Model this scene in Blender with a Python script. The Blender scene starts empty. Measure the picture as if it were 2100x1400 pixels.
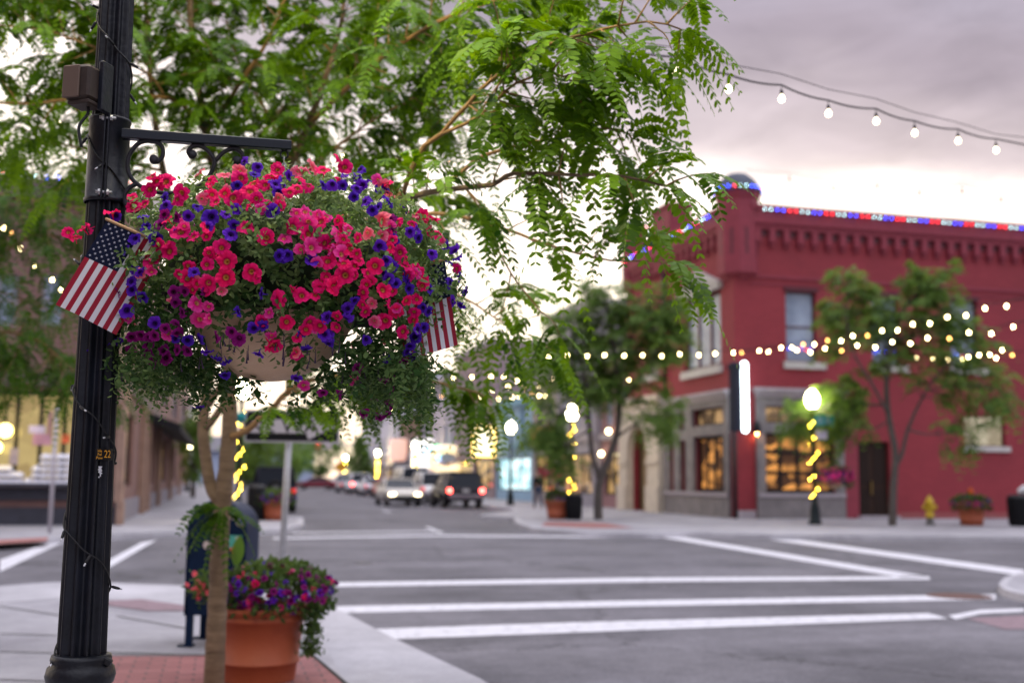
import bpy, math, random
import numpy as np
from mathutils import Vector, Matrix
random.seed(7); rng = np.random.default_rng(7)
R = math.radians
scene = bpy.context.scene
COL = scene.collection

# ------------------------------------------------------------------ camera, sky, sun, exposure
F = 2290.0; PITCH = R(6.97); YAW = R(14.6); ROLL = R(0.5); CAMH = 1.5
cy, sy, cp, sp = math.cos(YAW), math.sin(YAW), math.cos(PITCH), math.sin(PITCH)
FWD = np.array([sy*cp, cy*cp, sp]); _r0 = np.array([cy, -sy, 0.0]); _u0 = np.cross(_r0, FWD)
RGT = _r0*math.cos(ROLL) + _u0*math.sin(ROLL); UPV = _u0*math.cos(ROLL) - _r0*math.sin(ROLL)
CAM = np.array([0, 0, CAMH])
cam_d = bpy.data.cameras.new('camera'); cam = bpy.data.objects.new('camera', cam_d); COL.objects.link(cam)
scene.camera = cam
M4 = Matrix(((RGT[0], UPV[0], -FWD[0], 0), (RGT[1], UPV[1], -FWD[1], 0), (RGT[2], UPV[2], -FWD[2], CAMH), (0, 0, 0, 1)))
cam.matrix_world = M4
cam_d.sensor_width = 36; cam_d.lens = F/2100*36; cam_d.clip_end = 2500; cam_d.clip_start = 0.05
cam_d.dof.use_dof = True; cam_d.dof.focus_distance = 3.12; cam_d.dof.aperture_fstop = 2.2; cam_d.dof.aperture_blades = 0

W = bpy.data.worlds.new('World'); scene.world = W; W.use_nodes = True
nt = W.node_tree; nt.nodes.clear()
def N(tree, typ, **kw):
    n = tree.nodes.new(typ)
    for k, v in kw.items(): setattr(n, k, v)
    return n
SUN_EL, SUN_AZ = R(4), R(32)          # azimuth measured from +Y towards +X
out = N(nt, 'ShaderNodeOutputWorld'); bg = N(nt, 'ShaderNodeBackground')
tc = N(nt, 'ShaderNodeTexCoord'); sep = N(nt, 'ShaderNodeSeparateXYZ')
nt.links.new(tc.outputs['Generated'], sep.inputs[0])
sky = N(nt, 'ShaderNodeTexSky', sky_type='NISHITA'); sky.sun_disc = False
sky.sun_elevation = SUN_EL; sky.sun_rotation = SUN_AZ
SKY_NISHITA = 0.12; SKY_LOW = 1.0; SKY_HIGH = 1.0
def math_n(t, op, a, b=None, clamp=False):
    m = N(t, 'ShaderNodeMath', operation=op); m.use_clamp = clamp
    for i, v in enumerate((a, b)):
        if v is None: continue
        if isinstance(v, (int, float)): m.inputs[i].default_value = v
        else: t.links.new(v, m.inputs[i])
    return m.outputs[0]
# cloud deck: height above the horizon, wobbling with noise, drives the cloud colour
mp = N(nt, 'ShaderNodeMapping'); mp.inputs['Scale'].default_value = (2.2, 2.2, 7.0)
nt.links.new(tc.outputs['Generated'], mp.inputs[0])
no1 = N(nt, 'ShaderNodeTexNoise'); no1.inputs['Scale'].default_value = 1.6; no1.inputs['Detail'].default_value = 5; no1.inputs['Roughness'].default_value = .5
nt.links.new(mp.outputs[0], no1.inputs['Vector'])
wob = math_n(nt, 'MULTIPLY', math_n(nt, 'SUBTRACT', no1.outputs['Fac'], 0.5), 0.16)
side = math_n(nt, 'MULTIPLY', sep.outputs['X'], 0.16)      # deck hangs lower and darker towards the east end of the street
hgt = math_n(nt, 'ADD', math_n(nt, 'ADD', sep.outputs['Z'], wob), side)
ramp = N(nt, 'ShaderNodeValToRGB'); cr = ramp.color_ramp; cr.interpolation = 'EASE'
for e in list(cr.elements)[1:]: cr.elements.remove(e)
stops = [(0.0, (1.55, 1.25, .95)), (.20, (1.85, 1.62, 1.36)), (.29, (1.6, 1.42, 1.32)), (.38, (.60, .52, .57)), (.45, (.40, .345, .42)), (.52, (.44, .40, .50)), (.64, (.85, .83, 1.0)), (.80, (1.9, 1.9, 2.2)), (1.0, (2.4, 2.4, 2.65))]
cr.elements[0].position = 0; cr.elements[0].color = (*stops[0][1], 1)
for p, c in stops[1:]:
    e = cr.elements.new(p); e.color = (*c, 1)
nt.links.new(hgt, ramp.inputs[0])
mixs = N(nt, 'ShaderNodeMixRGB'); mixs.blend_type = 'ADD'; mixs.inputs[0].default_value = 1
skm = N(nt, 'ShaderNodeMixRGB'); skm.blend_type = 'MULTIPLY'; skm.inputs[0].default_value = 1; skm.inputs[2].default_value = (.012, .012, .012, 1)
nt.links.new(sky.outputs[0], skm.inputs[1])
nt.links.new(ramp.outputs[0], mixs.inputs[1]); nt.links.new(skm.outputs[0], mixs.inputs[2])
# the eastern sky behind the photographer: dim blue dusk near the horizon, open and bright overhead
east = N(nt, 'ShaderNodeValToRGB'); ec = east.color_ramp
ec.elements[0].position = 0; ec.elements[0].color = (.50, .49, .58, 1); ec.elements[1].position = 1; ec.elements[1].color = (2.4, 2.4, 2.65, 1)
for p, c in ((.35, (.82, .80, .94)), (.62, (1.15, 1.14, 1.32)), (.82, (1.95, 1.95, 2.25))):
    e = ec.elements.new(p); e.color = (*c, 1)
nt.links.new(hgt, east.inputs[0])
front = math_n(nt, 'ADD', math_n(nt, 'MULTIPLY', sep.outputs['Y'], 1.6), 0.45, True)
mb = N(nt, 'ShaderNodeMixRGB'); nt.links.new(front, mb.inputs[0]); nt.links.new(east.outputs[0], mb.inputs[1]); nt.links.new(mixs.outputs[0], mb.inputs[2])
no2 = N(nt, 'ShaderNodeTexNoise'); no2.inputs['Scale'].default_value = 4.5; no2.inputs['Detail'].default_value = 7; no2.inputs['Roughness'].default_value = .55; no2.inputs['Distortion'].default_value = .6
nt.links.new(mp.outputs[0], no2.inputs['Vector'])
cl = N(nt, 'ShaderNodeVectorMath', operation='SCALE'); nt.links.new(mb.outputs[0], cl.inputs[0]); nt.links.new(math_n(nt, 'ADD', math_n(nt, 'MULTIPLY', no2.outputs['Fac'], .62), .69), cl.inputs['Scale'])
nt.links.new(cl.outputs[0], bg.inputs['Color']); bg.inputs['Strength'].default_value = 1.0
nt.links.new(bg.outputs[0], out.inputs[0])

sun_d = bpy.data.lights.new('sun', 'SUN'); sun_d.energy = 0.6; sun_d.angle = R(14); sun_d.color = (1, .86, .72)
sun = bpy.data.objects.new('sun', sun_d); COL.objects.link(sun)
sd = Vector((math.sin(SUN_AZ)*math.cos(SUN_EL), math.cos(SUN_AZ)*math.cos(SUN_EL), math.sin(SUN_EL)))
sun.rotation_euler = (-sd).to_track_quat('-Z', 'Y').to_euler()
scene.view_settings.view_transform = 'Standard'; scene.view_settings.look = 'None'
scene.view_settings.exposure = 0.1; scene.view_settings.gamma = 1
scene.render.engine = 'CYCLES'
scene.cycles.use_denoising = True
scene.cycles.max_bounces = 6; scene.cycles.diffuse_bounces = 3; scene.cycles.glossy_bounces = 2; scene.cycles.transmission_bounces = 3; scene.cycles.transparent_max_bounces = 6
scene.cycles.sample_clamp_indirect = 4; scene.cycles.caustics_reflective = False; scene.cycles.caustics_refractive = False

# ------------------------------------------------------------------ picture-to-place helpers
def ray(px, py):
    d = FWD + RGT*((px-1050)/F) + UPV*((700-py)/F); return d/np.linalg.norm(d)
def G(px, py, z=0.0):
    d = ray(px, py); return CAM + d*((z-CAMH)/d[2])
def D(px, py, dep):
    d = ray(px, py); return CAM + d*(dep/np.dot(d, FWD))
def PY(px, py, Y):
    d = ray(px, py); return CAM + d*(Y/d[1])
def PX(px, py, X):
    d = ray(px, py); return CAM + d*(X/d[0])
def V(*a): return np.array(a, float)

# ------------------------------------------------------------------ materials
MATS = {}
def mat(name, col=(.5, .5, .5), rough=.6, var=0.0, vscale=6.0, bump=0.0, bscale=40.0, metal=0.0, emit=None, estr=0.0, spec=.5, col2=None, rand=0.0, transl=0.0, coat=0.0, stretch=None):
    if name in MATS: return MATS[name]
    if max(col) < .06 and spec == .5: spec = .18      # dull dark paints
    m = bpy.data.materials.new(name); m.use_nodes = True; t = m.node_tree; t.nodes.clear()
    o = N(t, 'ShaderNodeOutputMaterial'); b = N(t, 'ShaderNodeBsdfPrincipled')
    t.links.new(b.outputs[0], o.inputs[0])
    b.inputs['Base Color'].default_value = (*col, 1); b.inputs['Roughness'].default_value = rough
    b.inputs['Metallic'].default_value = metal; b.inputs['Specular IOR Level'].default_value = spec
    if coat: b.inputs['Coat Weight'].default_value = coat
    src = None
    tcn = N(t, 'ShaderNodeTexCoord')
    vec = tcn.outputs['Object']
    if stretch:
        mpn = N(t, 'ShaderNodeMapping'); mpn.inputs['Scale'].default_value = stretch; t.links.new(vec, mpn.inputs[0]); vec = mpn.outputs[0]
    if var or col2:
        nz = N(t, 'ShaderNodeTexNoise'); nz.inputs['Scale'].default_value = vscale; nz.inputs['Detail'].default_value = 6; nz.inputs['Roughness'].default_value = .62
        t.links.new(vec, nz.inputs['Vector'])
        r = N(t, 'ShaderNodeValToRGB'); r.color_ramp.elements[0].position = .32; r.color_ramp.elements[1].position = .68
        c1 = tuple(max(0, c*(1-var)) for c in col) if not col2 else col
        c2 = tuple(c*(1+var) for c in col) if not col2 else col2
        r.color_ramp.elements[0].color = (*c1, 1); r.color_ramp.elements[1].color = (*c2, 1)
        t.links.new(nz.outputs['Fac'], r.inputs[0]); src = r.outputs[0]
    if rand:
        oi = N(t, 'ShaderNodeObjectInfo'); hs = N(t, 'ShaderNodeHueSaturation')
        if src: t.links.new(src, hs.inputs['Color'])
        else: hs.inputs['Color'].default_value = (*col, 1)
        t.links.new(math_n(t, 'ADD', math_n(t, 'MULTIPLY', oi.outputs['Random'], rand*.10), .5-rand*.05), hs.inputs['Hue'])
        t.links.new(math_n(t, 'ADD', math_n(t, 'MULTIPLY', oi.outputs['Random'], rand), 1-rand*.5), hs.inputs['Value'])
        src = hs.outputs[0]
    if src: t.links.new(src, b.inputs['Base Color'])
    if bump:
        n2 = N(t, 'ShaderNodeTexNoise'); n2.inputs['Scale'].default_value = bscale; n2.inputs['Detail'].default_value = 4
        t.links.new(vec, n2.inputs['Vector'])
        bp = N(t, 'ShaderNodeBump'); bp.inputs['Strength'].default_value = bump; bp.inputs['Distance'].default_value = .02
        t.links.new(n2.outputs['Fac'], bp.inputs['Height']); t.links.new(bp.outputs[0], b.inputs['Normal'])
    if emit:
        b.inputs['Emission Color'].default_value = (*emit, 1); b.inputs['Emission Strength'].default_value = estr
    if transl:
        tr = N(t, 'ShaderNodeBsdfTranslucent'); mx = N(t, 'ShaderNodeMixShader'); mx.inputs[0].default_value = transl
        tr.inputs[0].default_value = (*col, 1)
        if src: t.links.new(src, tr.inputs[0])
        t.links.new(b.outputs[0], mx.inputs[1]); t.links.new(tr.outputs[0], mx.inputs[2]); t.links.new(mx.outputs[0], o.inputs[0])
    MATS[name] = m; return m

def brick_mat(name, c1, c2, mortar, bw=.22, bh=.075, flat=False, ms=.012, rough=.75, dirt=.25):
    m = bpy.data.materials.new(name); m.use_nodes = True; t = m.node_tree; t.nodes.clear()
    o = N(t, 'ShaderNodeOutputMaterial'); b = N(t, 'ShaderNodeBsdfPrincipled'); t.links.new(b.outputs[0], o.inputs[0])
    b.inputs['Roughness'].default_value = rough
    tcn = N(t, 'ShaderNodeTexCoord'); s = N(t, 'ShaderNodeSeparateXYZ'); t.links.new(tcn.outputs['Object'], s.inputs[0])
    cmb = N(t, 'ShaderNodeCombineXYZ')
    if flat:
        t.links.new(s.outputs['X'], cmb.inputs[0]); t.links.new(s.outputs['Y'], cmb.inputs[1])
    else:
        t.links.new(math_n(t, 'ADD', s.outputs['X'], s.outputs['Y']), cmb.inputs[0]); t.links.new(s.outputs['Z'], cmb.inputs[1])
    br = N(t, 'ShaderNodeTexBrick'); br.inputs['Scale'].default_value = 1; br.inputs['Brick Width'].default_value = bw; br.inputs['Row Height'].default_value = bh
    br.inputs['Mortar Size'].default_value = ms; br.inputs['Color1'].default_value = (*c1, 1); br.inputs['Color2'].default_value = (*c2, 1); br.inputs['Mortar'].default_value = (*mortar, 1)
    t.links.new(cmb.outputs[0], br.inputs['Vector'])
    nz = N(t, 'ShaderNodeTexNoise'); nz.inputs['Scale'].default_value = .9; nz.inputs['Detail'].default_value = 7; t.links.new(tcn.outputs['Object'], nz.inputs['Vector'])
    f = math_n(t, 'ADD', math_n(t, 'MULTIPLY', nz.outputs['Fac'], dirt*2), 1-dirt)
    mx = N(t, 'ShaderNodeVectorMath', operation='SCALE'); t.links.new(br.outputs['Color'], mx.inputs[0]); t.links.new(f, mx.inputs['Scale'])
    t.links.new(mx.outputs[0], b.inputs['Base Color'])
    bp = N(t, 'ShaderNodeBump'); bp.inputs['Strength'].default_value = .4; bp.inputs['Distance'].default_value = .01
    t.links.new(math_n(t, 'SUBTRACT', 1.0, br.outputs['Fac']), bp.inputs['Height']); t.links.new(bp.outputs[0], b.inputs['Normal'])
    MATS[name] = m; return m

def leaf_mat(name, dark, light, transl=.35, rough=.5):
    """foliage: a per-leaf 'tone' attribute mixes two greens"""
    m = bpy.data.materials.new(name); m.use_nodes = True; t = m.node_tree; t.nodes.clear()
    o = N(t, 'ShaderNodeOutputMaterial'); b = N(t, 'ShaderNodeBsdfPrincipled'); b.inputs['Roughness'].default_value = rough; b.inputs['Specular IOR Level'].default_value = .16
    a = N(t, 'ShaderNodeAttribute'); a.attribute_name = 'tone'
    mx = N(t, 'ShaderNodeMixRGB'); mx.inputs[1].default_value = (*dark, 1); mx.inputs[2].default_value = (*light, 1); t.links.new(a.outputs['Fac'], mx.inputs[0])
    t.links.new(mx.outputs[0], b.inputs['Base Color'])
    tr = N(t, 'ShaderNodeBsdfTranslucent'); hs = N(t, 'ShaderNodeHueSaturation'); hs.inputs['Hue'].default_value = .485; hs.inputs['Value'].default_value = 1.55; hs.inputs['Saturation'].default_value = 1.1
    t.links.new(mx.outputs[0], hs.inputs['Color']); t.links.new(hs.outputs[0], tr.inputs[0])
    ms = N(t, 'ShaderNodeMixShader'); ms.inputs[0].default_value = transl
    t.links.new(b.outputs[0], ms.inputs[1]); t.links.new(tr.outputs[0], ms.inputs[2]); t.links.new(ms.outputs[0], o.inputs[0])
    MATS[name] = m; return m

def petal_mat(name, throat, ring, main, rim, rand=.35):
    m = bpy.data.materials.new(name); m.use_nodes = True; t = m.node_tree; t.nodes.clear()
    o = N(t, 'ShaderNodeOutputMaterial'); b = N(t, 'ShaderNodeBsdfPrincipled'); b.inputs['Roughness'].default_value = .7; b.inputs['Specular IOR Level'].default_value = .08
    a = N(t, 'ShaderNodeAttribute'); a.attribute_name = 'tone'
    r = N(t, 'ShaderNodeValToRGB'); e = r.color_ramp.elements
    e[0].position = .0; e[0].color = (*throat, 1); e[1].position = 1; e[1].color = (*rim, 1)
    x = e.new(.16); x.color = (*throat, 1); x = e.new(.30); x.color = (*ring, 1); x = e.new(.5); x.color = (*main, 1)
    t.links.new(a.outputs['Fac'], r.inputs[0])
    oi = N(t, 'ShaderNodeObjectInfo'); hs = N(t, 'ShaderNodeHueSaturation'); t.links.new(r.outputs[0], hs.inputs['Color'])
    t.links.new(math_n(t, 'ADD', math_n(t, 'MULTIPLY', oi.outputs['Random'], rand*.05), .5-rand*.03), hs.inputs['Hue'])
    t.links.new(math_n(t, 'ADD', math_n(t, 'MULTIPLY', oi.outputs['Random'], rand), 1-rand*.5), hs.inputs['Value'])
    t.links.new(hs.outputs[0], b.inputs['Base Color'])
    tr = N(t, 'ShaderNodeBsdfTranslucent'); t.links.new(hs.outputs[0], tr.inputs[0])
    ms = N(t, 'ShaderNodeMixShader'); ms.inputs[0].default_value = .3
    t.links.new(b.outputs[0], ms.inputs[1]); t.links.new(tr.outputs[0], ms.inputs[2]); t.links.new(ms.outputs[0], o.inputs[0])
    MATS[name] = m; return m

def glow(name, col, s): return mat(name, (.8, .8, .8), .5, emit=col, estr=s)

# ------------------------------------------------------------------ mesh helpers
def unit(v): v = np.asarray(v, float); return v/(np.linalg.norm(v)+1e-12)
class MB:
    def __init__(s): s.v = []; s.f = []; s.m = []; s.sm = []
    def add(s, verts, faces, mi=0, smooth=False):
        o = len(s.v); s.v.extend([tuple(map(float, p)) for p in verts])
        for f in faces: s.f.append([i+o for i in f]); s.m.append(mi); s.sm.append(smooth)
        return s
    def box(s, c, d, rz=0, mi=0, ax=None, bev=0.0):
        """box centred at c, full sizes d, optional axes"""
        hx, hy, hz = d[0]/2, d[1]/2, d[2]/2
        if ax is None:
            X = V(math.cos(rz), math.sin(rz), 0); Y = V(-math.sin(rz), math.cos(rz), 0); Z = V(0, 0, 1)
        else: X, Y, Z = [np.asarray(a, float) for a in ax]
        c = np.asarray(c, float)
        if bev <= 0:
            P = [c+X*a*hx+Y*b*hy+Z*g*hz for g in (-1, 1) for a, b in ((-1, -1), (1, -1), (1, 1), (-1, 1))]
            s.add(P, [[3, 2, 1, 0], [4, 5, 6, 7], [0, 1, 5, 4], [1, 2, 6, 5], [2, 3, 7, 6], [3, 0, 4, 7]], mi)
        else:
            b = min(bev, hx*.9, hy*.9, hz*.9); rings = []
            for z, k in ((-hz, b), (-hz+b, 0), (hz-b, 0), (hz, b)):
                x, y = hx-k, hy-k; q = b*.6 if k == 0 else b*.4
                rings.append([c+X*u+Y*w+Z*z for u, w in ((-x+q, -y), (x-q, -y), (x, -y+q), (x, y-q), (x-q, y), (-x+q, y), (-x, y-q), (-x, -y+q))])
            P = [p for r in rings for p in r]; n = 8
            Fs = [[i*n+j, i*n+(j+1) % n, (i+1)*n+(j+1) % n, (i+1)*n+j] for i in range(3) for j in range(n)]
            Fs += [list(range(n))[::-1], list(range(3*n, 4*n))]
            s.add(P, Fs, mi)
        return s
    def quad(s, a, b, c, d, mi=0): return s.add([a, b, c, d], [[0, 1, 2, 3]], mi)
    def tube(s, pts, rad, n=8, mi=0, cap=True, smooth=True, flat=None):
        pts = [np.asarray(p, float) for p in pts]; k = len(pts)
        if np.isscalar(rad): rad = [rad]*k
        up = None; P = []
        for i in range(k):
            T = unit(pts[min(i+1, k-1)]-pts[max(i-1, 0)])
            if up is None:
                up = np.cross(T, V(0, 0, 1)); up = unit(up if np.linalg.norm(up) > 1e-3 else np.cross(T, V(1, 0, 0)))
            up = unit(up-T*np.dot(up, T)); w = np.cross(T, up)
            for j in range(n):
                a = 2*math.pi*j/n; P.append(pts[i]+(up*math.cos(a)+w*math.sin(a))*rad[i])
        Fs = [[i*n+j, i*n+(j+1) % n, (i+1)*n+(j+1) % n, (i+1)*n+j] for i in range(k-1) for j in range(n)]
        if cap: Fs += [list(range(n))[::-1], list(range((k-1)*n, k*n))]
        return s.add(P, Fs, mi, smooth)
    def lathe(s, prof, c=(0, 0, 0), n=24, mi=0, smooth=True, flute=0, fdep=0, cap=True):
        c = np.asarray(c, float); P = []
        for r, z in prof:
            for j in range(n):
                a = 2*math.pi*j/n; rr = r*(1-fdep*(0.5-0.5*math.cos(a*flute))**.6) if flute else r
                P.append(c+V(rr*math.cos(a), rr*math.sin(a), z))
        k = len(prof)
        Fs = [[i*n+j, i*n+(j+1) % n, (i+1)*n+(j+1) % n, (i+1)*n+j] for i in range(k-1) for j in range(n)]
        if cap: Fs += [list(range(n))[::-1], list(range((k-1)*n, k*n))]
        return s.add(P, Fs, mi, smooth)
    def ball(s, c, r, n=10, m=6, mi=0, sz=1.0):
        c = np.asarray(c, float)
        prof = [(max(1e-4, r*math.sin(math.pi*i/m)), -r*sz*math.cos(math.pi*i/m)) for i in range(m+1)]
        return s.lathe(prof, c, n, mi, True)
    def prism(s, poly, z0, z1, mi=0, top_mi=None):
        n = len(poly)
        P = [(p[0], p[1], z0) for p in poly]+[(p[0], p[1], z1) for p in poly]
        s.add(P, [[i, (i+1) % n, n+(i+1) % n, n+i] for i in range(n)], mi)
        o = len(s.v)-n
        s.f.append([o+i for i in range(n)]); s.m.append(mi if top_mi is None else top_mi); s.sm.append(False)
        return s
    def plate(s, poly3, nrm, th, mi=0):
        """outline extruded along nrm by th (front face at the outline)"""
        n = len(poly3); nrm = unit(nrm)*th
        P = [np.asarray(p, float) for p in poly3]+[np.asarray(p, float)-nrm for p in poly3]
        return s.add(P, [list(range(n)), list(range(2*n-1, n-1, -1))]+[[i, n+i, n+(i+1) % n, (i+1) % n] for i in range(n)], mi)
    def build(s, name, mats, parent=None, kind=None):
        me = bpy.data.meshes.new(name); me.from_pydata(s.v, [], s.f)
        if not isinstance(mats, (list, tuple)): mats = [mats]
        for m in mats: me.materials.append(m)
        me.polygons.foreach_set('material_index', s.m); me.polygons.foreach_set('use_smooth', s.sm)
        me.update()
        return link(name, me, parent, kind)
def link(name, me, parent=None, kind=None):
    o = bpy.data.objects.new(name, me); COL.objects.link(o)
    if parent is not None:
        o.parent = parent; o.matrix_parent_inverse = parent.matrix_world.inverted()
    if kind: o['kind'] = kind
    return o
def empty(name, loc, label, cat, group=None, rz=0):
    o = bpy.data.objects.new(name, None); COL.objects.link(o); o.location = tuple(map(float, loc)); o.rotation_euler = (0, 0, rz)
    o.empty_display_size = .1
    o.matrix_world = Matrix.Translation(o.location) @ Matrix.Rotation(rz, 4, 'Z')
    return tag(o, label, cat, group)
def tag(o, label, cat, group=None):
    o['label'] = label; o['category'] = cat
    if group: o['group'] = group
    return o
def np_mesh(name, co, sizes, mats, parent=None, tone=None, kind=None, smooth=False, mi=None):
    """big mesh from numpy: faces are consecutive runs of 'sizes' vertices"""
    co = np.asarray(co, np.float32).reshape(-1, 3); sizes = np.asarray(sizes, np.int32)
    me = bpy.data.meshes.new(name); me.vertices.add(len(co)); me.vertices.foreach_set('co', co.ravel())
    me.loops.add(int(sizes.sum())); me.loops.foreach_set('vertex_index', np.arange(len(co), dtype=np.int32))
    me.polygons.add(len(sizes)); me.polygons.foreach_set('loop_start', np.concatenate([[0], np.cumsum(sizes)[:-1]]).astype(np.int32))
    if mi is not None: me.polygons.foreach_set('material_index', np.asarray(mi, np.int32))
    if smooth: me.polygons.foreach_set('use_smooth', np.ones(len(sizes), bool))
    for m in (mats if isinstance(mats, (list, tuple)) else [mats]): me.materials.append(m)
    if tone is not None:
        at = me.attributes.new('tone', 'FLOAT', 'POINT'); at.data.foreach_set('value', np.asarray(tone, np.float32))
    me.update(calc_edges=True)
    return link(name, me, parent, kind)
def copy_tree(o, parent=None):
    c = o.copy(); COL.objects.link(c)
    if parent is not None: c.parent = parent
    for ch in list(o.children): copy_tree(ch, c)
    return c
def spline(pts, step):
    """Catmull-Rom through pts, sampled about every 'step' metres"""
    pts = [np.asarray(p, float) for p in pts]; P = [2*pts[0]-pts[1]]+pts+[2*pts[-1]-pts[-2]]; o = []
    for i in range(1, len(P)-2):
        a, b, c, d = P[i-1], P[i], P[i+1], P[i+2]; n = max(2, int(np.linalg.norm(c-b)/step))
        for k in range(n):
            t = k/n; o.append(.5*((2*b)+(-a+c)*t+(2*a-5*b+4*c-d)*t*t+(-a+3*b-3*c+d)*t**3))
    o.append(pts[-1]); return np.array(o)
def smooth01(a, b, x): t = np.clip((x-a)/(b-a), 0, 1); return t*t*(3-2*t)
_font = None
def text_mesh(txt, size):
    c = bpy.data.curves.new('lettering', 'FONT'); c.body = txt; c.size = size; c.align_x = 'CENTER'; c.align_y = 'CENTER'
    o = bpy.data.objects.new('lettering', c); COL.objects.link(o)
    bpy.context.view_layer.update()
    me = bpy.data.meshes.new_from_object(o); bpy.data.objects.remove(o); bpy.data.curves.remove(c)
    v = np.zeros(len(me.vertices)*3); me.vertices.foreach_get('co', v)
    f = [list(p.vertices) for p in me.polygons]; bpy.data.meshes.remove(me)
    return v.reshape(-1, 3)[:, :2], f
# ------------------------------------------------------------------ shared materials
def road_mat(name, c1, c2, fine=32, speck=.42, streak=(.07, .8, 1), cracks=False):
    m = bpy.data.materials.new(name); m.use_nodes = True; t = m.node_tree; t.nodes.clear()
    o = N(t, 'ShaderNodeOutputMaterial'); b = N(t, 'ShaderNodeBsdfPrincipled'); t.links.new(b.outputs[0], o.inputs[0]); b.inputs['Roughness'].default_value = .8
    b.inputs['Specular IOR Level'].default_value = .3
    tcn = N(t, 'ShaderNodeTexCoord')
    n1 = N(t, 'ShaderNodeTexNoise'); n1.inputs['Scale'].default_value = .45; n1.inputs['Detail'].default_value = 6; t.links.new(tcn.outputs['Object'], n1.inputs['Vector'])
    n2 = N(t, 'ShaderNodeTexNoise'); n2.inputs['Scale'].default_value = fine; n2.inputs['Detail'].default_value = 2; t.links.new(tcn.outputs['Object'], n2.inputs['Vector'])
    n3 = N(t, 'ShaderNodeTexNoise'); n3.inputs['Scale'].default_value = 2.6; n3.inputs['Detail'].default_value = 7; n3.inputs['Roughness'].default_value = .7; t.links.new(tcn.outputs['Object'], n3.inputs['Vector'])
    f = math_n(t, 'ADD', math_n(t, 'MULTIPLY', n1.outputs['Fac'], .6), math_n(t, 'MULTIPLY', n3.outputs['Fac'], .4))
    r = N(t, 'ShaderNodeValToRGB'); r.color_ramp.elements[0].position = .38; r.color_ramp.elements[1].position = .62
    r.color_ramp.elements[0].color = (*c1, 1); r.color_ramp.elements[1].color = (*c2, 1); t.links.new(f, r.inputs[0])
    sc = N(t, 'ShaderNodeVectorMath', operation='SCALE'); t.links.new(r.outputs[0], sc.inputs[0])
    n4 = N(t, 'ShaderNodeTexNoise'); n4.inputs['Scale'].default_value = 9; n4.inputs['Detail'].default_value = 3; n4.inputs['Roughness'].default_value = .8; t.links.new(tcn.outputs['Object'], n4.inputs['Vector'])
    mpn = N(t, 'ShaderNodeMapping'); mpn.inputs['Scale'].default_value = streak; t.links.new(tcn.outputs['Object'], mpn.inputs[0])
    n5 = N(t, 'ShaderNodeTexNoise'); n5.inputs['Scale'].default_value = 1; n5.inputs['Detail'].default_value = 3; t.links.new(mpn.outputs[0], n5.inputs['Vector'])
    fs_ = math_n(t, 'ADD', math_n(t, 'MULTIPLY', n2.outputs['Fac'], speck*2), 1-speck)
    fs_ = math_n(t, 'MULTIPLY', fs_, math_n(t, 'ADD', math_n(t, 'MULTIPLY', n4.outputs['Fac'], speck*1.6), 1-speck*.8))
    fs_ = math_n(t, 'MULTIPLY', fs_, math_n(t, 'ADD', math_n(t, 'MULTIPLY', n5.outputs['Fac'], speck*2.6), 1-speck*1.3))
    if cracks:
        wv = N(t, 'ShaderNodeVectorMath', operation='ADD'); nw = N(t, 'ShaderNodeVectorMath', operation='SCALE'); nw.inputs['Scale'].default_value = 1.1; t.links.new(n3.outputs['Color'], nw.inputs[0]); t.links.new(tcn.outputs['Object'], wv.inputs[0]); t.links.new(nw.outputs[0], wv.inputs[1])
        vo = N(t, 'ShaderNodeTexVoronoi', feature='DISTANCE_TO_EDGE'); vo.inputs['Scale'].default_value = .17; t.links.new(wv.outputs[0], vo.inputs['Vector'])
        ck = N(t, 'ShaderNodeMapRange'); ck.inputs['From Min'].default_value = .0; ck.inputs['From Max'].default_value = .009; ck.inputs['To Min'].default_value = .45; ck.inputs['To Max'].default_value = 1; t.links.new(vo.outputs['Distance'], ck.inputs[0])
        fs_ = math_n(t, 'MULTIPLY', fs_, ck.outputs[0])
    t.links.new(fs_, sc.inputs['Scale']); t.links.new(sc.outputs[0], b.inputs['Base Color'])
    bp = N(t, 'ShaderNodeBump'); bp.inputs['Strength'].default_value = .35; bp.inputs['Distance'].default_value = .01; t.links.new(n2.outputs['Fac'], bp.inputs['Height']); t.links.new(bp.outputs[0], b.inputs['Normal'])
    MATS[name] = m; return m
m_asph = road_mat('asphalt', (.078, .074, .084), (.155, .147, .163), cracks=True)
m_conc = road_mat('concrete', (.235, .226, .248), (.365, .355, .378), 40, .17, (.6, .6, 1))
m_kerb = road_mat('kerb_concrete', (.31, .30, .32), (.46, .445, .47), 40, .17, (.6, .6, 1))
m_paver = brick_mat('brick_pavers', (.25, .085, .085), (.34, .13, .125), (.10, .06, .06), .215, .108, True, .008)
def paint_mat():
    m = bpy.data.materials.new('road_paint'); m.use_nodes = True; t = m.node_tree; t.nodes.clear()
    o = N(t, 'ShaderNodeOutputMaterial'); b = N(t, 'ShaderNodeBsdfPrincipled'); t.links.new(b.outputs[0], o.inputs[0]); b.inputs['Roughness'].default_value = .7
    tcn = N(t, 'ShaderNodeTexCoord'); n = N(t, 'ShaderNodeTexNoise'); n.inputs['Scale'].default_value = 7; n.inputs['Detail'].default_value = 8; n.inputs['Roughness'].default_value = .75
    t.links.new(tcn.outputs['Object'], n.inputs['Vector'])
    r = N(t, 'ShaderNodeValToRGB'); r.color_ramp.elements[0].position = .37; r.color_ramp.elements[1].position = .47
    r.color_ramp.elements[0].color = (.30, .29, .31, 1); r.color_ramp.elements[1].color = (.60, .59, .62, 1)
    t.links.new(n.outputs['Fac'], r.inputs[0]); t.links.new(r.outputs[0], b.inputs['Base Color']); return m
m_paint = paint_mat()
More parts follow.
